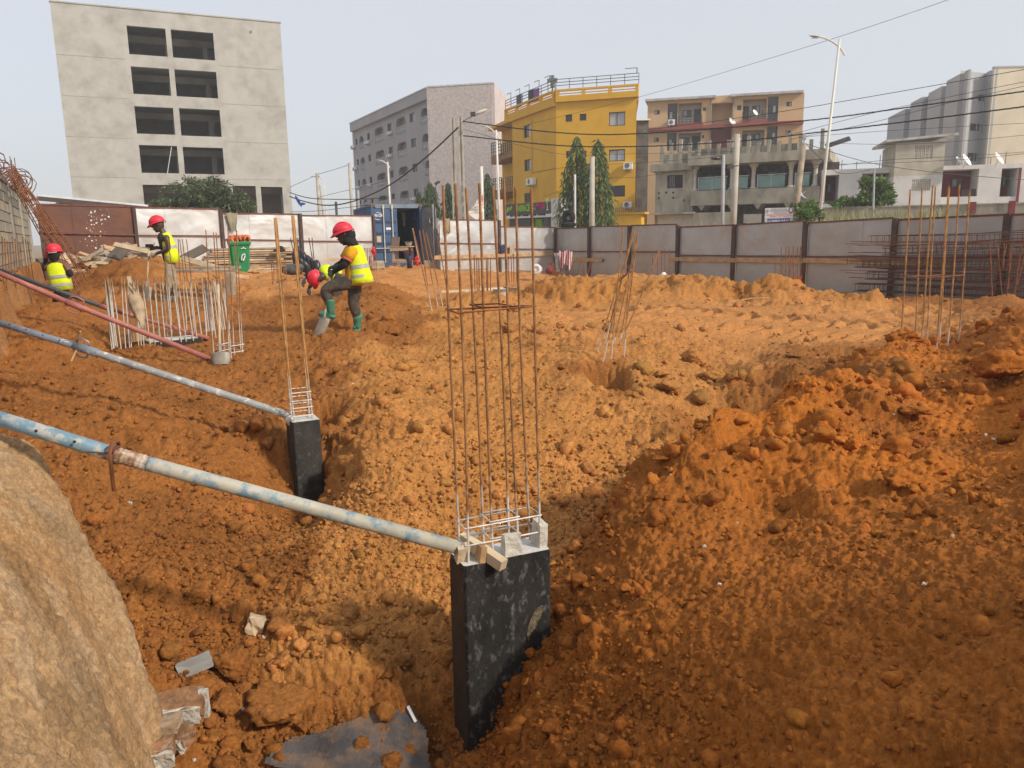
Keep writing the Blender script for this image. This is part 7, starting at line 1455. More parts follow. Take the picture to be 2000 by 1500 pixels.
# wheelie bin
BG = M('bin_green', (.015, .235, .085), .45, .06, 2, spec=.5); c = P(472, 532, 23.6); w0, w1, hb = .22, .30, .92
B = thing('wheelie_bin', 'green plastic wheelie bin overfilled with orange rags', 'bin', c); Rb = Rz(.35); rg = []
for t_, w in ((0, w0), (.04, w0 + .01), (.9, w1 - .02), (.901, w1 + .02), (.97, w1 + .03), (1, w1 + .02)):
    ring = []
    for a, b in ((-1, -.85), (-.85, -1), (.85, -1), (1, -.85), (1, .85), (.85, 1), (-.85, 1), (-1, .85)): ring.append(c + Rb @ Vector((a * w, b * w * 1.05, t_ * hb)))
    rg.append(ring)
obj('body', MB().rings(rg), BG, B)
for a in (-.2, 0, .2): obj('rib', MB().beam(c + Rb @ Vector((-w0 - .035, a, .1)), c + Rb @ Vector((-w1 - .0, a, .8)), .03, .04, (0, 1, 0)), BG, B)
for a in (-.2, .2): g = MB(); g.tube([c + Rb @ Vector((a, w0 + .05, .09)), c + Rb @ Vector((a + .05, w0 + .05, .09))], .09, 12); obj('wheel', g, BLACK, B)
obj('handle', MB().tube([c + Rb @ Vector((-w1, w1 + .05, hb)), c + Rb @ Vector((-w1, w1 + .12, hb - .02)), c + Rb @ Vector((w1, w1 + .12, hb - .02)), c + Rb @ Vector((w1, w1 + .05, hb))], .02, 6), BG, B)
bp_ = Plane((c + Rb @ Vector((-w1, -w1 * 1.06, 0)))[:2], (c + Rb @ Vector((w1, -w1 * 1.06, 0)))[:2])
g = MB(); sm, zm = .40, c.z + .42
for k in range(5): a0 = 1.1 + k * .5; g.tube([bp_.pt(sm + .075 * cos(a), zm + .13 * sin(a), .012 - .055 * (.55 - (zm - c.z)) * 0) for a in np.linspace(a0, a0 + .42, 4)], .018, 5)
g.tube([bp_.pt(sm - .03 + .02 * k, zm - .06 + .05 * k, .012) for k in range(4)], .02, 5); obj('white_emblem', g, LW, B)
g = MB(); g.tube([bp_.pt(sm - .07, zm + .29, .012), bp_.pt(sm, zm + .31, .012), bp_.pt(sm + .07, zm + .29, .012)], .011, 5); g.tube([bp_.pt(sm, zm + .31, .012), bp_.pt(sm, zm + .35, .012)], .01, 5); obj('white_emblem', g, LW, B)
g = MB(); rr = random.Random(6)
for k in range(16):
    a = rr.random() * 6.28; q = c + Rb @ Vector((.18 * rr.uniform(-1, 1), .18 * rr.uniform(-1, 1), hb + .03)); g.tube([q + Vector((.1 * cos(a + u * 2) * u * 1.3, .1 * sin(a + u * 2.4), .17 * sin(pi * u) - .06 * u)) for u in np.linspace(0, 1.2, 7)], [.02, .04, .045, .05, .045, .035, .02], 6)
tag(obj('rags', g, M('orange_rag', (.62, .17, .07), .9, .2, 10, col2=(.40, .09, .04), thr=.55, sc2=12), None, True), 'orange rags piled on top of the green bin', 'rags')
# dark bag with sticks, bucket, lid, tarp, clothes on bars
g = MB(); q = P(601, 520, 25); rr = random.Random(9)
for k in range(9): g.ball(q + Vector((rr.uniform(-.35, .35), rr.uniform(-.1, .1), rr.uniform(-.1, .45))), (.14, .12, .28), 7, 6, Rx(rr.uniform(-.5, .5)) @ Ry(rr.uniform(-.5, .5)))
for k in range(6): a = q + Vector((rr.uniform(-.3, .3), -.1, -.2)); g.tube([a, a + Vector((rr.uniform(-.2, .2), 0, 1.1))], .015, 5)
tag(obj('black_bags', g, M('black_plastic', (.03, .03, .035), .35, .3, 8), None, True), 'bundle of crumpled black bags and sticks at the fence post', 'bags')
g = MB(); q = P(570, 527, 23.5); g.ball(q, (.35, .25, .16), 9, 6); g.ball(q + Vector((.2, -.05, .08)), (.2, .15, .12), 7, 5); tag(obj('sack', g, M('grey_sack', (.08, .08, .085), .8, .3, 6), None, True), 'dark sack lying beside the planks', 'sack')
g = MB(); q = P(546, 489, 27.6); g.ball(q, (.22, .2, .07), 9, 5); g.ball(q + Vector((.05, 0, .06)), (.12, .12, .1), 8, 5); tag(obj('hat', g, M('black_felt', (.02, .02, .02), .9), None, True), 'black hat resting on the plank stack', 'hat')
bucket(P(977, 583, 15.6), .10, .145, .19, M('pale_bucket', (.50, .50, .48), .5), 'pale plastic bucket in the dug hole before the bars')
tl = Rx(1.45) @ Ry(.0); o_ = thing('bucket', 'white bucket lying on its side by the fence corner', 'bucket', P(1047, 526, 26.5)); q = P(1047, 526, 26.5); g = MB(); ax = Vector((-.25, -1, .05)).normalized(); ux = ax.orthogonal().normalized(); vx = ax.cross(ux)
g.rings([[q + ax * h + (ux * cos(k) + vx * sin(k)) * r for k in np.arange(0, 6.28, .45)] for h, r in ((-.4, .14), (0, .18), (.0, .19), (.02, .19), (.02, .1), (.012, .09))]); obj('pail', g, WHITE, o_, True); obj('rim_ring', MB().tube([q + ax * .022 + (ux * cos(k) + vx * sin(k)) * .08 for k in np.linspace(0, 6.28, 15)], .008, 4), FR_G, o_)
q = P(1060, 565, 17.6); g = MB(); g.add([q + Vector(v) for v in ((-.2, 0, -.12), (.35, 0, -.1), (.3, .05, .17), (-.12, .05, .17), (.05, -.06, .05))], ((0, 1, 4), (1, 2, 4), (2, 3, 4), (3, 0, 4))); tag(obj('sheet', g, M('blue_grey_sheet', (.30, .36, .40), .5, .3, 6)), 'folded blue grey sheet on the ground behind the berm', 'sheet')
SHP = Plane(P(1085, 500, 19.6)[:2], P(1118, 500, 19.6)[:2])
STR = M('red_white_stripes', (.62, .58, .56), .9, .05, 3)
tN = STR.node_tree; wv_ = tN.nodes.new('ShaderNodeTexWave'); wv_.inputs['Scale'].default_value = 5.5; wv_.inputs['Distortion'].default_value = 2; tcn = tN.nodes.new('ShaderNodeTexCoord'); tN.links.new(tcn.outputs['Object'], wv_.inputs['Vector']); rp2 = tN.nodes.new('ShaderNodeValToRGB'); rp2.color_ramp.elements[0].position = .35; rp2.color_ramp.elements[1].position = .6; rp2.color_ramp.elements[0].color = (.62, .58, .56, 1); rp2.color_ramp.elements[1].color = (.42, .07, .09, 1); tN.links.new(wv_.outputs[0], rp2.inputs[0]); tN.links.new(rp2.outputs[0], tN.nodes['Principled BSDF'].inputs['Base Color'])
tag(obj('shirt', cloth(SHP, 1091, 1117, 490, 528, .12, 41, 10, 9, .06, .1, .35), STR, None, True), 'red and white striped shirt hung over the bars', 'clothing')
tag(obj('trousers', cloth(SHP, 1083, 1113, 493, 537, .0, 42, 8, 9, .06, .25, .2), M('grey_cotton', (.38, .38, .38), .9, .15, 6), None, True), 'grey trousers hung under the striped shirt', 'clothing')
OC = Plane(P(1550, 555, 18.8)[:2], P(1568, 555, 18.6)[:2]); tag(obj('cloth', cloth(OC, 1552, 1566, 541, 566, .0, 43, 6, 6, .05, .0, .1), M('orange_vest', (.80, .14, .03), .8, .1), None, True), 'bright orange cloth standing on the berm by the upright bars', 'cloth')
q = P(1296, 541, 24.5); g = MB(); g.ball(q, (.11, .11, .16), 8, 6); tag(obj('cap', g, WHITE, None, True), 'white rounded cap sticking out of the berm', 'cap')
q = P(1074, 528, 27.5); g = MB(); g.ball(q, (.16, .15, .15), 8, 6); tag(obj('tub', g, M('maroon_tub', (.25, .03, .05), .5), None, True), 'maroon tub half hidden by the fan of bars', 'tub')
tag(obj('stick', MB().tube([P(1430, 590, 14.6), P(1465, 583, 14.7), P(1502, 582, 14.8)], .012, 5), WOOD), 'crooked thin stick lying on the berm', 'stick')
for i, (a, b) in enumerate((((768, 565, 20), (870, 583, 18.6)), ((860, 571, 20), (985, 563, 21.5)), ((985, 562, 21.5), (1050, 570, 20)), ((985, 578, 18.8), (1042, 573, 19.2)), ((890, 528, 27), (950, 526, 27.5)), ((1010, 528, 27), (1040, 531, 26.5)))):
    tag(obj('plank', MB().beam(P(*a), P(*b), .10, .07), WOOD_G if i in (0, 2, 4) else WOOD_P), ('grey board edging the dug hole on its left', 'pale board along the back of the dug hole', 'board at the back right of the dug hole', 'pale short board before the bucket hole', 'thin board lying under the zinc fence', 'dark board lying at the fence corner')[i], 'plank')
for i, (x, y, d, sx) in enumerate(((690, 505, 29, .9), (660, 507, 28.8, 1.4))): tag(obj('plank', MB().beam(P(x - 20 * sx, y, d), P(x + 20 * sx, y, d + .2), .1, .12), WOOD_P), ('pale rail board low along the zinc fence', 'pale rail board left of it behind the digging worker')[i], 'plank')
q = P(738, 517, 29.5); chunk('concrete_block', q, (.45, .3, .28), Rz(.3), M('dusty_block', (.42, .36, .27), .95, .15, 4), 'dusty concrete block left of the workbench', 'block', 3, .05)
for i in range(9):
    x = 1165 + 28 * i + 9 * (i % 3); q = onto(x, 540); q = FR.pt(FR.hit(x, 540)[0], 0, .7 + .2 * (i % 2)); q.z = G(q.x, q.y) + .05; a = FR.d * random.uniform(.5, 1.0) + FR.n * random.uniform(-.15, .15); tag(obj('fence_board', MB().beam(q - a, q + a + Vector((0, 0, .05)), .16, .03), WOODS[i % 4]), '%s old board along the foot of the right fence, counted from the corner' % ('first', 'second', 'third', 'fourth', 'fifth', 'sixth', 'seventh', 'eighth', 'ninth')[i], 'board', 'old boards at the foot of the right fence')
# ---- pit bottom: membrane, broken slabs, big clods
def sheet_on_ground(name, poly, mat, lift, label, cat, n=64):
    xs = [p.x for p in poly]; ys = [p.y for p in poly]; pp = [(p.x, p.y) for p in poly]; X, Y = np.meshgrid(np.linspace(min(xs), max(xs), n), np.linspace(min(ys), max(ys), n)); X, Y = X.ravel(), Y.ravel()
    sd_ = _seg(X, Y, pp) + .03 * perlin(X / .15, Y / .15, 3); Z = ground(X, Y, False) + lift + .02 * perlin(X / .3, Y / .3, 9)
    g = MB(); g.v = [(a, b, c) for a, b, c in zip(X, Y, Z)]
    for j in range(n - 1):
        for i in range(n - 1):
            k = [j * n + i, j * n + i + 1, (j + 1) * n + i + 1, (j + 1) * n + i]
            if all(sd_[q] < .02 for q in k): g.f.append(tuple(k))
    return tag(obj(name, g, mat, None, True), label, cat)
sheet_on_ground('membrane', [P(520, 1520, 3.75), P(540, 1470, 3.85), (onto(620, 1450)), onto(720, 1415), onto(800, 1395), onto(830, 1450), P(835, 1540, 3.7)], M('dark_membrane', (.075, .068, .070), .8, .25, 6, col2=(.22, .13, .07), thr=.56, sc2=7, bump=.4, bscale=60), .05, 'dark dusty membrane sheet on the pit bottom beside the nearest column', 'membrane')
pq = onto(800, 1405); tag(obj('metal_strip', MB().beam(onto(797, 1403) + Vector((0, 0, .08)), onto(812, 1428) + Vector((0, 0, .06)), .02, .012), STEEL), 'bent pale metal strip at the edge of the membrane', 'strip')
SLAB = M('old_slab', (.28, .18, .105), .95, .2, 8, col2=(.42, .38, .32), thr=.58, sc2=7, bump=.5, bscale=40); PIPE = M('broken_tile', (.30, .31, .30), .7, .1, 6)
def on(x, y, up=0): q = onto(x, y); return q + Vector((0, 0, up))
SOILC = M('soil_dusted_slab', (.24, .12, .055), .95, .25, 14, col2=(.40, .34, .27), thr=.62, sc2=12, bump=.5, bscale=40); EDGE = M('slab_edge', (.40, .37, .32), .95, .2, 16, col2=(.58, .55, .50), thr=.55, sc2=18, bump=.6, bscale=60)
for x, y, sx, sy, sz, a, sd, lab in ((352, 1402, .26, .17, .10, .25, 21, 'largest broken slab with a clod on top at the foot of the pale bank'), (345, 1462, .17, .11, .09, -.2, 23, 'broken brick with a pale plaster face below the largest slab'), (318, 1494, .12, .10, .12, .4, 24, 'grey broken slab at the bottom edge by the bank')):
    q = on(x, y, .07); t = thing('slab_piece', lab, 'rubble', q); attach(chunk('slab', q, (sx, sy, sz), Rz(a) @ Rx(.25), SOILC, None, None, sd, .10), t); attach(chunk('broken_edge', q + Rz(a) @ Vector((0, -sy * .5, -.01)), (sx * .92, .03, sz * .85), Rz(a) @ Rx(.2), EDGE, None, None, sd + 9, .30), t)
chunk('slab_piece', on(402, 1405, .06), (.05, .04, .24), Rz(.1), EDGE, 'upright pale slab edge behind the largest broken slab', 'rubble', 22, .08)
chunk('slab_piece', on(382, 1308, .03), (.19, .04, .09), Rz(.35) @ Ry(-.25), PIPE, 'slate grey tile sliver sticking out above the rubble', 'rubble', 25, .06)
chunk('slab_piece', on(322, 1432, .05), (.15, .12, .05), Rz(.2), SLAB, 'flat small slab chip left of the largest slab', 'rubble', 26, .08)
chunk('slab_piece', on(500, 1235, .05), (.10, .07, .11), Rz(.2) @ Ry(.4), M('pale_stone', (.52, .40, .27), .95, .2, 9), 'pale tan stone half way up the pit slope', 'rubble', 27, .12)
WCH = M('white_chip', (.55, .50, .44), .8, .08); rr = random.Random(17)
for i, (x, y) in enumerate(((455, 1395), (475, 1388), (515, 1247), (380, 1488), (530, 1465), (560, 1470), (1440, 1025), (1405, 1145), (1800, 935), (1745, 812), (1375, 1070), (1860, 1050), (1805, 1145), (1940, 860), (1925, 852), (1310, 930), (690, 752), (795, 750), (255, 985), (1670, 1160), (570, 1310), (20, 735))):
    q = on(x, y, .012); s = .012 * max(1, q.y / 4) * rr.uniform(.45, .95); o = chunk('white_chip', q, (s * 1.6, s, s), Rz(rr.random() * 3), WCH, None, None, i, .35); tag(o, 'small white plaster chip lying in the orange soil', 'chip', 'white chips in the soil')
def clod(x, y, wpx, hpx, label, seed, col=None):
    q = onto(x, y); s = wpx / F_PX * q.length / 2; h = hpx / F_PX * q.length / 2; v, f = lump_shape(4, seed); g = np.random.default_rng(seed)
    v = v * (s, s * .9, h) ; n_ = np.linalg.norm(v, axis=1); v = v * (1 + .16 * fbm(v[:, 0] + 2 * v[:, 2], v[:, 1] - 2 * v[:, 2], s * .6, 5, seed, .6) + .06 * fbm(v[:, 0] - v[:, 2], v[:, 1] + v[:, 2], s * .09, 3, seed + 3, .7))[:, None]; v = v + np.array([q.x, q.y, q.z + h * .55]); _, c = ground(v[:, 0], v[:, 1], True, True); c = np.repeat(c.mean(0)[None], len(v), 0) * (1 if col is None else np.array(col)); 
    tag(obj('earth_clod', np_mesh('earth_clod', v, f, 3, c, False), SOIL), label, 'earth clod', 'large clods of orange earth')
for i, a in enumerate(((1955, 735, 70, 62, 'large angular orange clod near the right edge of the mound'), (1360, 712, 36, 32, 'angular brown clod on the far pit slope right of the bar sheaf'), (555, 1395, 112, 76, 'biggest blocky orange clod on the pit bottom behind the membrane'), (450, 1320, 66, 70, 'brown clod above the slate tile sliver'), (385, 1362, 60, 50, 'round clod resting on the broken slab'), (435, 1392, 48, 66, 'tall brown clod right of the broken slab'), (490, 1462, 28, 24, 'small round clod at the membrane edge'), (625, 1435, 32, 30, 'orange clod on the membrane rim, in the middle'), (590, 1430, 24, 28, 'orange clod on the membrane rim, left of the middle'), (755, 1495, 50, 40, 'orange clod at the bottom edge of the picture on the membrane'), (1290, 735, 30, 22, 'brown clod low on the far pit slope'), (1310, 760, 46, 24, 'flat clod under the far pit slope'), (1095, 640, 26, 22, 'dark round clod at the edge of the wheel tracks'), (1770, 668, 62, 44, 'clod heap at the foot of the right bar cage'), (1790, 812, 50, 34, 'orange rounded clod on the mound crest'), (1665, 880, 26, 34, 'upright grey brown clod on the mound'), (1760, 950, 60, 46, 'broad orange clod in the middle of the mound'), (1400, 740, 40, 30, 'brown clod in the gully behind the mound'), (1290, 900, 30, 20, 'pale yellow clod at the mound crest start'), (1560, 700, 40, 24, 'brown clod on the shaded side of the gully'))): clod(*a, 300 + i)
# ================================================================= PEOPLE
def skin_mesh(pts, edges, rad, root=0, sub=2):
    me = bpy.data.meshes.new('skin'); me.from_pydata([tuple(p) for p in pts], edges, []); o = bpy.data.objects.new('skin', me); COL.objects.link(o)
    md = o.modifiers.new('s', 'SKIN'); md.use_smooth_shade = True
    for i, v in enumerate(me.skin_vertices[0].data):
        r = rad[i]; v.radius = (r, r) if not isinstance(r, tuple) else r; v.use_root = (i == root)
    s2 = o.modifiers.new('u', 'SUBSURF'); s2.levels = sub; s2.render_levels = sub
    bpy.context.view_layer.update(); dg = bpy.context.evaluated_depsgraph_get(); out = bpy.data.meshes.new_from_object(o.evaluated_get(dg)); bpy.data.objects.remove(o)
    out.polygons.foreach_set('use_smooth', [True] * len(out.polygons)); return out
def merge_into(me, mb):
    n = bmesh.new(); n.from_mesh(me); m2 = mb.mesh('x', True); n.from_mesh(m2); n.to_mesh(me); n.free(); me.polygons.foreach_set('use_smooth', [True] * len(me.polygons)); return me
SKIN = M('dark_skin', (.075, .042, .028), .45, .15, 8, spec=.5); HIV = M('hi_vis_yellow', (.66, .78, .01), .75, .06, 8, bump=.35, bscale=22); BAND = M('reflective_grey', (.36, .37, .36), .45, .1, 10); HEL = M('helmet_red', (.66, .022, .05), .5, .05, 4, spec=.5)
GLV = M('grey_glove', (.10, .105, .11), .85, .2, 20); GLW = M('pale_glove', (.42, .38, .32), .85, .2, 20); HAIR = M('black_cloth', (.014, .013, .014), .9, .2, 8)
def frame(up, fwd):
    u = Vector(up).normalized(); f = Vector(fwd); f = (f - u * f.dot(u)).normalized(); s = f.cross(u); return u, f, s       # s: the person's right
def helmet(c, up, fwd, parent, r=.145):
    u, f, s = frame(up, fwd); g = MB(); rg = []; n = 20
    for t, k in ((0, 1.0), (.25, .985), (.45, .93), (.65, .82), (.82, .62), (.94, .36), (1.0, .05)):
        rg.append([c + f * (r * 1.12 * k * cos(a)) + s * (r * .95 * k * sin(a)) + u * (r * .98 * t) for a in np.linspace(0, 2 * pi, n, endpoint=False)])
    g.rings(rg[::1]); h = obj('helmet', g, HEL, parent, True)
    b = MB(); i_, o_ = [], []
    for a in np.linspace(0, 2 * pi, 28, endpoint=False):
        w = 1.0 + .10 + .28 * max(0, cos(a)) ** 2.2; i_.append(c + f * r * 1.12 * .99 * cos(a) + s * r * .95 * .99 * sin(a) + u * .012); o_.append(c + f * r * 1.12 * w * cos(a) + s * r * .95 * (1.07) * sin(a) - u * (.012 + .02 * max(0, cos(a))))
    lo = [q - u * .006 for q in o_]; b.rings([i_, o_, lo, [q - u * .014 for q in i_]], False); obj('brim', b, HEL, h, True)
    rdg = MB(); 
    for k in (-.35, 0, .35): rdg.tube([c + f * (r * 1.12 * cos(a) * .9) + s * r * k * .8 + u * (r * 1.0 * sin(a) * (1 - .12 * abs(k)) + .004) for a in np.linspace(.5, 2.6, 9)], .008, 5)
    obj('ridge', rdg, HEL, h, True)
    st = MB().tube([c - f * r * 1.0 + s * r * .5 - u * .03, c - f * r * 1.12 - u * .035, c - f * r * 1.0 - s * r * .5 - u * .03], .012, 5); obj('harness', st, GLW, h); return h
def head_geo(c, up, fwd, r=.105):
    u, f, s = frame(up, fwd); g = MB(); rg = []; n = 16
    for t, w, d, sh in ((-1.18, .42, .40, .32), (-1.02, .62, .62, .22), (-.75, .76, .84, .10), (-.4, .86, .95, .04), (0, .92, 1.02, 0), (.4, .92, 1.04, -.02), (.75, .78, .90, -.04), (1.0, .48, .58, -.05), (1.1, .12, .15, -.05)): rg.append([c + u * r * 1.12 * t + f * (r * 1.1 * (d * cos(a) + sh)) + s * r * .92 * w * sin(a) for a in np.linspace(0, 2 * pi, n, endpoint=False)])
    g.rings(rg)
    nb = c + f * r * 1.08; g.rings([[nb + u * r * z + f * r * d + s * (w * r * sin(a)) + f * (w * r * .8 * cos(a)) for a in np.arange(0, 6.28, 1.05)] for z, d, w in ((.25, -.02, .10), (.02, .06, .13), (-.22, .13, .20), (-.32, .02, .20))])
    for k in (-1, 1): g.ball(c + s * k * r * .92 - f * r * .1 - u * r * .05, (r * .12, r * .22, r * .32), 8, 6)
    g.ball(c + f * r * 1.06 - u * r * .62, (r * .26, r * .26, r * .10), 8, 5); g.ball(c + f * r * .98 + u * r * .32, (r * .5, r * .5, r * .12), 8, 5)
    return g
def eyes(c, up, fwd, parent, r=.105):
    u, f, s = frame(up, fwd); g = MB()
    for k in (-1, 1): g.ball(c + f * r * 1.02 + s * k * r * .36 + u * r * .12, r * .12, 7, 5)
    obj('eyes', g, M('eye_white', (.5, .48, .45), .3, .02), parent, True)
def hand(w, d, n, parent, mat, sz=.19, curl=1.0, thumb=1, name='glove'):
    """Palm, four unequal bent fingers and a thumb; n is the direction the palm faces."""
    d = Vector(d).normalized(); n = Vector(n); n = (n - d * n.dot(d)).normalized(); s = d.cross(n); g = MB(); k = sz / .19; w = Vector(w)
    g.rings([[w + d * z * k + s * a_ * k * cos(a) + n * b_ * k * sin(a) for a in np.arange(0, 6.28, .63)] for z, a_, b_ in ((-.05, .036, .030), (0, .034, .026), (.045, .044, .024), (.085, .046, .022), (.10, .040, .016))])
    for i, (o_, l) in enumerate(((-.034, .062), (-.011, .074), (.012, .07), (.033, .055))):
        p = w + (d * .09 + s * o_) * k; pts = [p - d * .02 * k]; dr = d.copy()
        for j, q in enumerate((.42, .34, .28)):
            an = curl * (.55, .85, .7)[j]; dr = (dr * cos(an) + (n - dr * n.dot(dr)).normalized() * sin(an)).normalized() if an else dr; pts.append(pts[-1] + dr * l * q * 1.35 * k)
        g.tube(pts, [.0115 * k, .0115 * k, .0105 * k, .009 * k], 7)
    p = w + (d * .025 + s * -.036 * thumb) * k; g.tube([p, p + (d * .028 - s * .020 * thumb + n * .012) * k, p + (d * .055 - s * .012 * thumb + n * .036 * curl) * k, p + (d * .07 + n * .055 * curl) * k], [.015 * k, .0135 * k, .012 * k, .010 * k], 7)
    return obj(name, g, mat, parent, True)
def boot(top, ank, toe, parent, mat, r=.068, sole=True):
    top, ank, toe = Vector(top), Vector(ank), Vector(toe); f = (toe - ank); L = f.length; f.normalize(); u = (top - ank).normalized(); s = f.cross(u).normalized(); uf = s.cross(f).normalized()
    g = MB(); rg = []
    def ring(c, ax, bx, a_, b_): return [c + ax * a_ * cos(t) + bx * b_ * sin(t) for t in np.linspace(0, 2 * pi, 14, endpoint=False)]
    rg.append(ring(top, f, s, r * 1.12, r * 1.02)); rg.append(ring(top - u * .015, f, s, r * 1.16, r * 1.06)); rg.append(ring(top - u * .03, f, s, r * 1.06, r)); rg.append(ring(top.lerp(ank, .5), f, s, r * .98, r * .90)); rg.append(ring(ank + u * .06, f, s, r * .82, r * .74)); rg.append(ring(ank + u * .0 + f * .01, (f + u * .5).normalized(), s, r * .98, r * .72))
    for t, h, w in ((.22, .080, .62), (.45, .068, .64), (.7, .055, .70), (.88, .046, .62), (1.0, .030, .34)): rg.append(ring(ank + f * L * t - u * .02 + uf * (h - .055 - .01), uf, s, h * .75, r * w))
    g.rings(rg); b = obj('boot', g, mat, parent, True)
    hl = MB(); hl.rings([[ank - u * .075 + uf * z + f * (L * .42 + (L * .62) * cos(t)) + s * r * .66 * sin(t) for t in np.linspace(0, 2 * pi, 16, endpoint=False)] for z in (-.012, .022)]); obj('sole', hl, mat, b); 
    kb = MB().rings([ring(ank - u * .015 - f * .0, f, s, r * .86, r * .68), ring(ank - u * .07, f, s, r * .92, r * .68)]); obj('heel', kb, mat, b, True); return b
def torso_rings(sp, side, prof, n=18, fl=0.0):
    """sp: spine points; prof rows (t, half width, half depth, forward shift)."""
    def at(t):
        k = max(0, min(len(sp) - 2, int(t * (len(sp) - 1)))); q = t * (len(sp) - 1) - k; return sp[k].lerp(sp[k + 1], q), (sp[k + 1] - sp[k]).normalized()
    rg = []
    for t, a_, b_, sh in prof:
        c, ax = at(t); s = (side - ax * side.dot(ax)).normalized(); f = ax.cross(s); f = f if True else f
        rg.append([c + f * sh + s * a_ * (abs(cos(p)) ** .8) * (1 if cos(p) >= 0 else -1) + f * b_ * (abs(sin(p)) ** .9) * (1 if sin(p) >= 0 else -1) for p in np.linspace(0, 2 * pi, n, endpoint=False)])
    return rg
def shovel(label, hb, ht, blade_dir, face, parent_mat=None, bl=.28, bw=.22, grip=True):
    hb, ht = Vector(hb), Vector(ht); t = thing('shovel', label, 'shovel', hb); ax = (hb - ht).normalized()
    obj('handle', MB().tube([ht, ht.lerp(hb, .5) + Vector((.004, 0, 0)), hb], [.017, .018, .019], 9), WOOD_P, t, True)
    bd = Vector(blade_dir).normalized(); fc = Vector(face); fc = (fc - bd * fc.dot(bd)).normalized(); s = bd.cross(fc); g = MB(); SM = M('shovel_steel', (.30, .28, .24), .6, .15, 8, metal=.25, col2=(.30, .17, .08), thr=.6, sc2=7)
    rows = []
    for v, w in ((0, .82), (.12, .98), (.5, 1.0), (.8, .92), (1, .78)):
        rows.append([hb + bd * bl * v + s * bw / 2 * w * u + fc * (.022 * (1 - u * u) - .03 * (abs(u) > .9)) for u in np.linspace(-1, 1, 9)])
    vs = [p for r in rows for p in r]; fs = [(i * 9 + k, i * 9 + k + 1, (i + 1) * 9 + k + 1, (i + 1) * 9 + k) for i in range(4) for k in range(8)]
    g.add(vs, fs); g.add([p - fc * .004 for p in vs], [q[::-1] for q in fs]); obj('blade', g, SM, t, True)
    obj('socket', MB().tube([hb - ax * -.0 - ax * .12, hb, hb + bd * bl * .55 + fc * .012], [.022, .024, .008], 8), SM, t, True)
    if grip: obj('grip', MB().box(ht - ax * .03, (.13, .05, .07)), HAIR, t)
    return t
# ---- digging worker in front (seen from his left side, looking down to the photograph's left)
PX = lambda x, y, dd=0.0, d=11.9: P(x, y, d + dd)
w = thing('person', 'worker in yellow shirt and vest pressing a shovel down with a raised green boot', 'person', PX(660, 645))
pel = PX(690, 546, .0); che = PX(690, 498, .0); nek = PX(689, 470, .0); hd = PX(673, 457, .0)
shn, shf = PX(689, 489, -.20), PX(684, 487, .20); eln, elf = PX(673, 517, -.24), PX(668, 514, .22); wrn, wrf = PX(652, 530, -.10), PX(655, 520, .12)
hpn, hpf = PX(691, 550, -.10), PX(692, 550, .10)
# the raised boot is the one nearer the viewer; the planted leg is behind
kn, kf = PX(634, 564, -.12), PX(689, 590, .10); an, af = PX(644, 610, -.10), PX(698, 634, .10)
fw = Vector((-1, -.12, 0)); sd_r = Vector((.1, -1, 0)).normalized()
pts = [pel, PX(690, 525), che, nek, hd.lerp(nek, .4), shn, eln, wrn, shf, elf, wrf, hpn, kn, an, hpf, kf, af]
ed = [(0, 1), (1, 2), (2, 3), (3, 4), (2, 5), (5, 6), (6, 7), (2, 8), (8, 9), (9, 10), (0, 11), (11, 12), (12, 13), (0, 14), (14, 15), (15, 16)]
rd = [.125, .12, .135, .06, .055, .062, .045, .033, .062, .045, .033, .095, .066, .045, .095, .066, .045]
me = skin_mesh(pts, ed, rd); merge_into(me, head_geo(hd, (-.18, 0, 1), (-.95, -.15, -.42))); obj('body', me, SKIN, w); eyes(hd, (-.18, 0, 1), (-.95, -.15, -.42), w)
helmet(hd + Vector((-.02, 0, .035)), (-.30, 0, 1), (-1, -.12, -.35), w, .142)
g = MB(); g.ball(hd + Vector((.07, 0, -.02)), (.10, .105, .13), 10, 8); g.rings([[hd + Vector((.055 + .03 * t, 0, -.04 - .13 * t)) + Vector((.10 * cos(a) * (1 + .25 * t), .10 * sin(a) * (1 + .25 * t), 0)) for a in np.arange(0, 6.28, .52)] for t in (0, .5, 1)]); obj('headcloth', g, HAIR, w, True)
TRO = M('muddy_trousers', (.060, .052, .045), .9, .2, 6, col2=(.16, .11, .07), thr=.60, sc2=8, bump=.6, bscale=14); TEE = M('orange_yellow_shirt', (.66, .33, .01), .85, .08, 6, bump=.4, bscale=18)
ap_n, ap_f = PX(645, 588, -.11), PX(697, 618, .10)
me = skin_mesh([pel + Vector((0, 0, .04)), pel, hpn, PX(660, 555, -.12), kn, PX(637, 578, -.12), ap_n, hpf, PX(693, 572, .10), kf, PX(694, 606, .1), ap_f], [(0, 1), (1, 2), (2, 3), (3, 4), (4, 5), (5, 6), (1, 7), (7, 8), (8, 9), (9, 10), (10, 11)], [.135, .148, .128, .118, .104, .096, .086, .125, .114, .094, .086, .078], 1)
obj('trousers', me, TRO, w)
GRB = M('green_rubber', (.055, .19, .125), .5, .1, 4, spec=.4, col2=(.16, .13, .07), thr=.68, sc2=7)
boot(PX(643, 584, -.11), PX(647, 612, -.10), PX(622, 607, -.12), w, GRB, .076); boot(PX(699, 616, .10), PX(698, 640, .10), PX(688, 648, .02), w, GRB, .076)
spn = [PX(691, 556), PX(692, 530), PX(690, 500), PX(686, 480)]
tee = torso_rings(spn, sd_r, [(0.0, .165, .135, 0), (.2, .165, .135, 0), (.45, .175, .14, 0), (.7, .19, .145, 0), (.88, .185, .125, 0), (.97, .12, .09, 0), (1, .075, .07, 0)]); obj('shirt', MB().rings(tee), TEE, w, True)
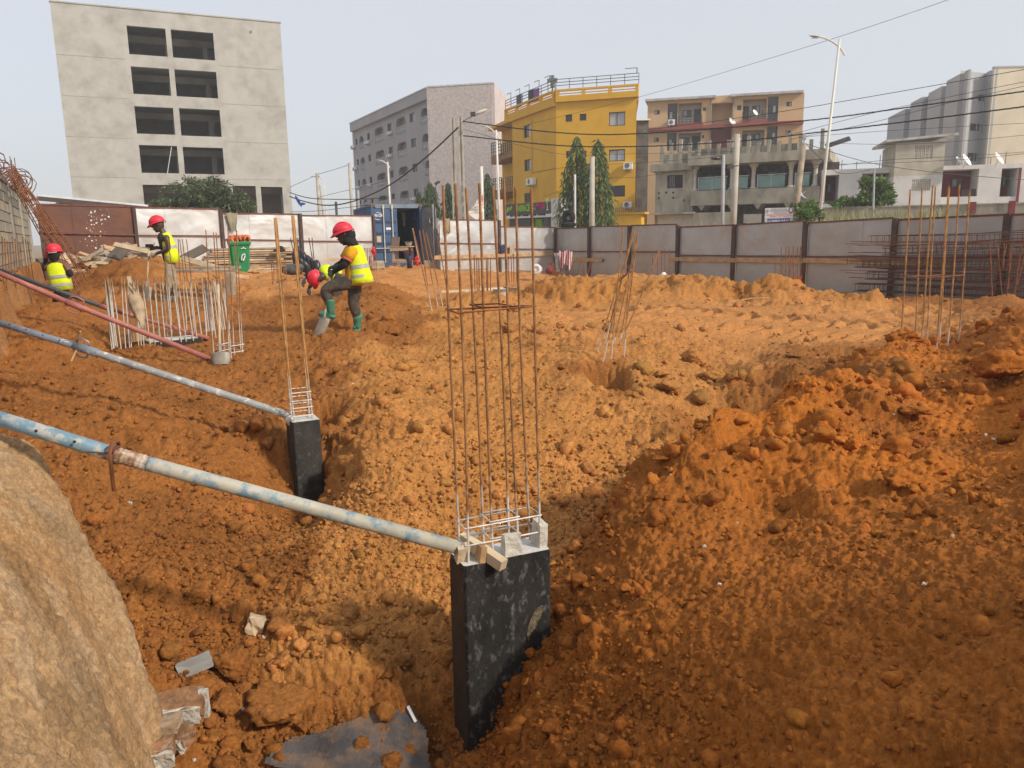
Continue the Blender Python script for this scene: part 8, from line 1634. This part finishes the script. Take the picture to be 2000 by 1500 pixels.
for a, b in ((shn, eln), (shf, elf)):
    m_ = a.lerp(b, .62); g = MB().tube([a + (a - b) * .15 + Vector((0, 0, .02)), a, a.lerp(b, .3), m_], [.05, .088, .086, .082], 14); sl = obj('sleeve', g, TEE, w, True); obj('cuff', MB().tube([m_ - (b - a).normalized() * .012, m_ + (b - a).normalized() * .012], [.085, .085], 14), M('pink_trim', (.66, .12, .10), .8), sl)
for a, b in ((eln, wrn), (elf, wrf)): obj('arm_sleeve', MB().tube([a.lerp(shn if a is eln else shf, .25), a, a.lerp(b, .5), b], [.052, .054, .048, .038], 12), HAIR, w, True)
hand(wrn, (-.72, .12, -.65), (-.3, .6, -.4), w, GLV, .20, .95, 1); hand(wrf, (-.9, -.1, -.25), (-.1, -.2, -1), w, GLV, .20, .8, -1)
vp = [(-.06, .205, .185, .035), (.10, .200, .178, .03), (.3, .197, .168, .018), (.55, .197, .158, .006), (.75, .196, .152, 0), (.88, .165, .135, 0), (.95, .12, .10, 0)]
sp2 = [PX(702, 549), PX(699, 528), PX(694, 500), PX(688, 478)]
vest = torso_rings(sp2, sd_r, vp); cut = []
for i, r in enumerate(vest): cut.append(r)
obj('vest', MB().rings(cut), HIV, w, True)
for t, k in ((.16, .2), (.42, .2)):
    b_ = torso_rings(sp2, sd_r, [(t - .045, .203, .182 - .03 * t, .026 - .02 * t), (t + .045, .202, .176 - .03 * t, .022 - .02 * t)]); obj('reflective_band', MB().rings(b_, False), BAND, w, True)
shovel('shovel under the boot of the digging worker, blade in the soil', PX(634, 619, -.14), PX(645, 541, -.10), PX(619, 655, -.16) - PX(634, 619, -.14), (-.4, -1, .3), None, .36, .19, False)
# ---- standing worker with a shovel (behind the starter bars)
QX = lambda x, y, dd=0.0: P(x, y, 15.9 + dd)
w = thing('person', 'slim standing worker in red helmet and open yellow vest holding a shovel before his chest', 'person', QX(330, 590))
pel = QX(332, 508); che = QX(324, 472); nek = QX(317, 450); hd = QX(309, 439)
shn, shf = QX(325, 462, -.19), QX(319, 461, .19); eln, elf = QX(330, 487, -.22), QX(316, 484, .2); wrn, wrf = QX(303, 496, -.12), QX(303, 484, .06)
hpn, hpf = QX(333, 512, -.09), QX(331, 512, .09); kn, kf = QX(329, 546, -.09), QX(338, 542, .09); an, af = QX(331, 582, -.08), QX(344, 578, .1)
fw = Vector((-1, -.25, 0)); sd_r = Vector((.22, -1, 0)).normalized()
pts = [pel, QX(328, 492), che, nek, hd.lerp(nek, .4), shn, eln, wrn, shf, elf, wrf, hpn, kn, an, hpf, kf, af]
me = skin_mesh(pts, ed, [.11, .105, .115, .055, .05, .06, .043, .032, .06, .043, .032, .085, .06, .045, .085, .06, .045]); merge_into(me, head_geo(hd, (-.25, 0, 1), (-.95, -.25, -.4))); obj('body', me, SKIN, w); eyes(hd, (-.25, 0, 1), (-.95, -.25, -.4), w)
helmet(hd + Vector((-.02, 0, .04)), (-.32, 0, 1), (-1, -.25, -.33), w, .142)
TAN = M('tan_trousers', (.36, .30, .21), .9, .15, 5, col2=(.24, .18, .11), thr=.6, sc2=6, bump=.6, bscale=12)
obj('trousers', skin_mesh([pel + Vector((0, 0, .05)), pel, hpn, kn, QX(329, 566, -.09), hpf, kf, QX(341, 562, .1)], [(0, 1), (1, 2), (2, 3), (3, 4), (1, 5), (5, 6), (6, 7)], [.12, .13, .112, .082, .074, .112, .082, .074], 1), TAN, w)
GBT = M('grey_rubber', (.21, .205, .175), .7, .15, 5)
boot(QX(328, 556, -.09), QX(330, 583, -.08), QX(318, 590, -.1), w, GBT, .07); boot(QX(341, 554, .1), QX(344, 577, .1), QX(337, 586, .08), w, GBT, .07)
obj('undershirt', MB().rings(torso_rings([pel, QX(327, 490), QX(321, 468), QX(318, 455)], sd_r, [(0, .145, .118, 0), (.5, .15, .12, 0), (.8, .16, .12, 0), (1, .09, .08, 0)])), M('black_shirt', (.03, .032, .03), .9), w, True)
sp2 = [QX(336, 512), QX(332, 492), QX(327, 470), QX(321, 455)]
obj('vest', MB().rings(torso_rings(sp2, sd_r, [(-.02, .185, .155, .02), (.3, .175, .14, .012), (.6, .165, .128, .0), (.85, .135, .105, 0), (.98, .10, .08, 0)])), HIV, w, True)
for t in (.16, .46): obj('reflective_band', MB().rings(torso_rings(sp2, sd_r, [(t - .05, .184 - .02 * t, .152 - .04 * t, .018 - .02 * t), (t + .05, .181 - .02 * t, .149 - .04 * t, .016 - .02 * t)]), False), BAND, w, True)
hand(wrn, (-.85, .2, -.45), (-.2, .8, .1), w, GLW, .19, 1.0, 1); hand(wrf, (-.95, -.1, -.1), (-.1, -.8, 0), w, GLV, .19, 1.0, -1)
shovel('wooden handled shovel held upright by the standing worker', QX(286, 560, -.1), QX(291, 483, .0), QX(284, 590, -.12) - QX(286, 560, -.1), (-.3, -1, .1), None, .30, .22, True)
# ---- crouching worker at the far left, seen from behind
RX_ = lambda x, y, dd=0.0: P(x, y, 14.6 + dd)
w = thing('person', 'worker in red helmet seen from behind at the left wall with one arm raised', 'person', RX_(118, 600))
pel = RX_(121, 566); che = RX_(113, 526); nek = RX_(108, 508); hd = RX_(106, 496)
shl, shr = RX_(98, 516, .02), RX_(127, 518, 0); ell, elr = RX_(88, 527, -.02), RX_(137, 534, -.05); wrl, wrr = RX_(90, 506, .1), RX_(132, 541, .12)
hl, hr = RX_(115, 570), RX_(127, 570); kl, kr = RX_(112, 602, .1), RX_(130, 602, .1); al, ar = RX_(113, 638), RX_(130, 638)
pts = [pel, RX_(117, 546), che, nek, hd.lerp(nek, .4), shl, ell, wrl, shr, elr, wrr, hl, kl, al, hr, kr, ar]
me = skin_mesh(pts, ed, [.12, .115, .125, .058, .052, .065, .048, .036, .065, .048, .036, .09, .065, .045, .09, .065, .045]); merge_into(me, head_geo(hd, (-.05, .0, 1), (-.35, .9, .1))); obj('body', me, M('warm_dark_skin', (.16, .065, .04), .5, .15, 8, spec=.5), w); eyes(hd, (-.05, 0, 1), (-.35, .9, .1), w)
helmet(hd + Vector((0, 0, .05)), (-.08, .05, 1), (-.35, .9, .1), w, .145)
g = MB(); g.ball(hd + Vector((.01, -.05, -.03)), (.10, .08, .12), 10, 8); obj('headcloth', g, HAIR, w, True)
sdr = Vector((1, .25, 0)).normalized(); sp2 = [RX_(120, 563), RX_(117, 545), RX_(113, 526), RX_(110, 513)]
obj('vest', MB().rings(torso_rings(sp2, sdr, [(-.05, .20, .15, 0), (.3, .185, .145, 0), (.65, .19, .135, 0), (.9, .165, .115, 0), (1, .09, .08, 0)])), HIV, w, True)
for t in (.13, .42): obj('reflective_band', MB().rings(torso_rings(sp2, sdr, [(t - .05, .203 - .02 * t, .157, 0), (t + .05, .199 - .02 * t, .155, 0)]), False), BAND, w, True)
obj('trousers', skin_mesh([pel + Vector((0, 0, .05)), pel, hl, kl, al, hr, kr, ar], [(0, 1), (1, 2), (2, 3), (3, 4), (1, 5), (5, 6), (6, 7)], [.13, .14, .115, .09, .075, .115, .09, .075], 1), M('black_trousers', (.022, .022, .024), .9, .2, 6), w)
obj('arm_sleeve', MB().tube([elr.lerp(shr, .3), elr, wrr], [.055, .056, .042], 10), HAIR, w, True); obj('arm_sleeve', MB().tube([ell, ell.lerp(wrl, .5), wrl], [.052, .048, .040], 10), HAIR, w, True)
hand(wrl, (.05, .2, 1), (.3, .9, 0), w, RG, .19, .8, 1); hand(wrr, (-.7, .6, -.3), (-.3, .5, .5), w, GLV, .19, .9, -1)
# ---- bending worker behind the digging one
BX = lambda x, y, dd=0.0: P(x, y, 15.3 + dd)
w = thing('person', 'worker bent double behind the mound with red helmet facing the viewer', 'person', BX(650, 600))
pel = BX(662, 540, .1); che = BX(634, 534, 0); nek = BX(623, 538, -.05); hd = BX(618, 542, -.1)
sl, sr = BX(627, 528, .18), BX(630, 540, -.18); el, er = BX(603, 533, .1), BX(612, 552, -.2); wl_, wr_ = BX(594, 545, 0), BX(604, 562, -.1)
hl, hr = BX(664, 544, .1), BX(664, 544, -.08); kl, kr = BX(660, 575, .1), BX(655, 575, -.08); al, ar = BX(664, 606, .1), BX(658, 606, -.08)
pts = [pel, BX(648, 534, .05), che, nek, hd.lerp(nek, .4), sl, el, wl_, sr, er, wr_, hl, kl, al, hr, kr, ar]
me = skin_mesh(pts, ed, [.12, .115, .125, .058, .052, .062, .045, .034, .062, .045, .034, .09, .065, .045, .09, .065, .045]); merge_into(me, head_geo(hd, (-.75, -.6, -.25), (-.3, .1, -1))); obj('body', me, SKIN, w); eyes(hd, (-.75, -.6, -.25), (-.3, .1, -1), w)
helmet(hd + Vector((-.03, -.03, -.01)), (-.62, -.72, .05), (-.25, .1, -1), w, .145)
sp2 = [BX(660, 540, .1), BX(647, 533, .05), BX(635, 533, 0), BX(626, 536, -.03)]; sdr = Vector((.1, -.75, -.5)).normalized()
obj('vest', MB().rings(torso_rings(sp2, sdr, [(-.02, .18, .15, 0), (.35, .185, .15, 0), (.7, .19, .14, 0), (.95, .13, .10, 0)])), HIV, w, True)
obj('reflective_band', MB().rings(torso_rings(sp2, sdr, [(.28, .19, .156, 0), (.38, .19, .156, 0)]), False), BAND, w, True)
obj('trousers', skin_mesh([pel, hl, kl, al, hr, kr, ar], [(0, 1), (1, 2), (2, 3), (0, 4), (4, 5), (5, 6)], [.14, .115, .09, .08, .115, .09, .08], 0), TRO, w)
obj('sleeve', MB().tube([sl, el, el.lerp(wl_, .8)], [.07, .055, .042], 10), HAIR, w, True); hand(wl_, (-.4, -.1, -.9), (.5, -.3, 0), w, GLW, .19, .5, 1); hand(wr_, (-.3, 0, -.9), (.4, .4, 0), w, GLV, .19, .6, -1)
# ---- the free shovel standing by the bars
shovel('shovel standing upright on its flat blade at the end of the red prop', P(429, 688, 10.1), P(426, 556, 10.35), P(430, 712, 10.05) - P(429, 688, 10.1), (.05, -1, .15), None, .165, .25, False)
# ================================================================= HAZE
hb_ = obj('haze', MB().box((0, 95, 11), (420, 330, 30)), None); tag(hb_, 'thin dusty haze in the air over the site', None, None, 'stuff')
hm = bpy.data.materials.new('haze_air'); hm.use_nodes = True; hn = hm.node_tree; hn.nodes.clear(); ho = hn.nodes.new('ShaderNodeOutputMaterial'); hv = hn.nodes.new('ShaderNodeVolumePrincipled')
hv.inputs['Color'].default_value = (.93, .94, .96, 1); hv.inputs['Density'].default_value = .0015; hv.inputs['Anisotropy'].default_value = .2; hn.links.new(hv.outputs[0], ho.inputs['Volume']); hb_.data.materials.append(hm)

# unseen block behind the viewer, added to shade the foot of the near mound
nb_ = thing('shade_block', 'plain unseen block added behind the viewer to shade the near mound', 'building', (16, -6, -1.5))
obj('low_shade_block', MB().prism([(3.4, -1.7), (8.5, -1.7), (8.5, -5), (3.4, -5)], -2.2, 1.4), M('shade_block_render', (.42, .40, .36), .9, .1, 1), nb_)  # low block added to cut sky light on the near mound
obj('wall', MB().prism([(8.6, -1.6), (26, -1.2), (26, -10), (8.6, -10)], -2.2, 3.9), M('shade_block_render', (.42, .40, .36), .9, .1, 1), nb_); obj('roof', MB().prism([(8.5, -1.5), (26.2, -1.1), (26.2, -10.1), (8.5, -10.1)], 3.903, 4.1), CONC_D, nb_)
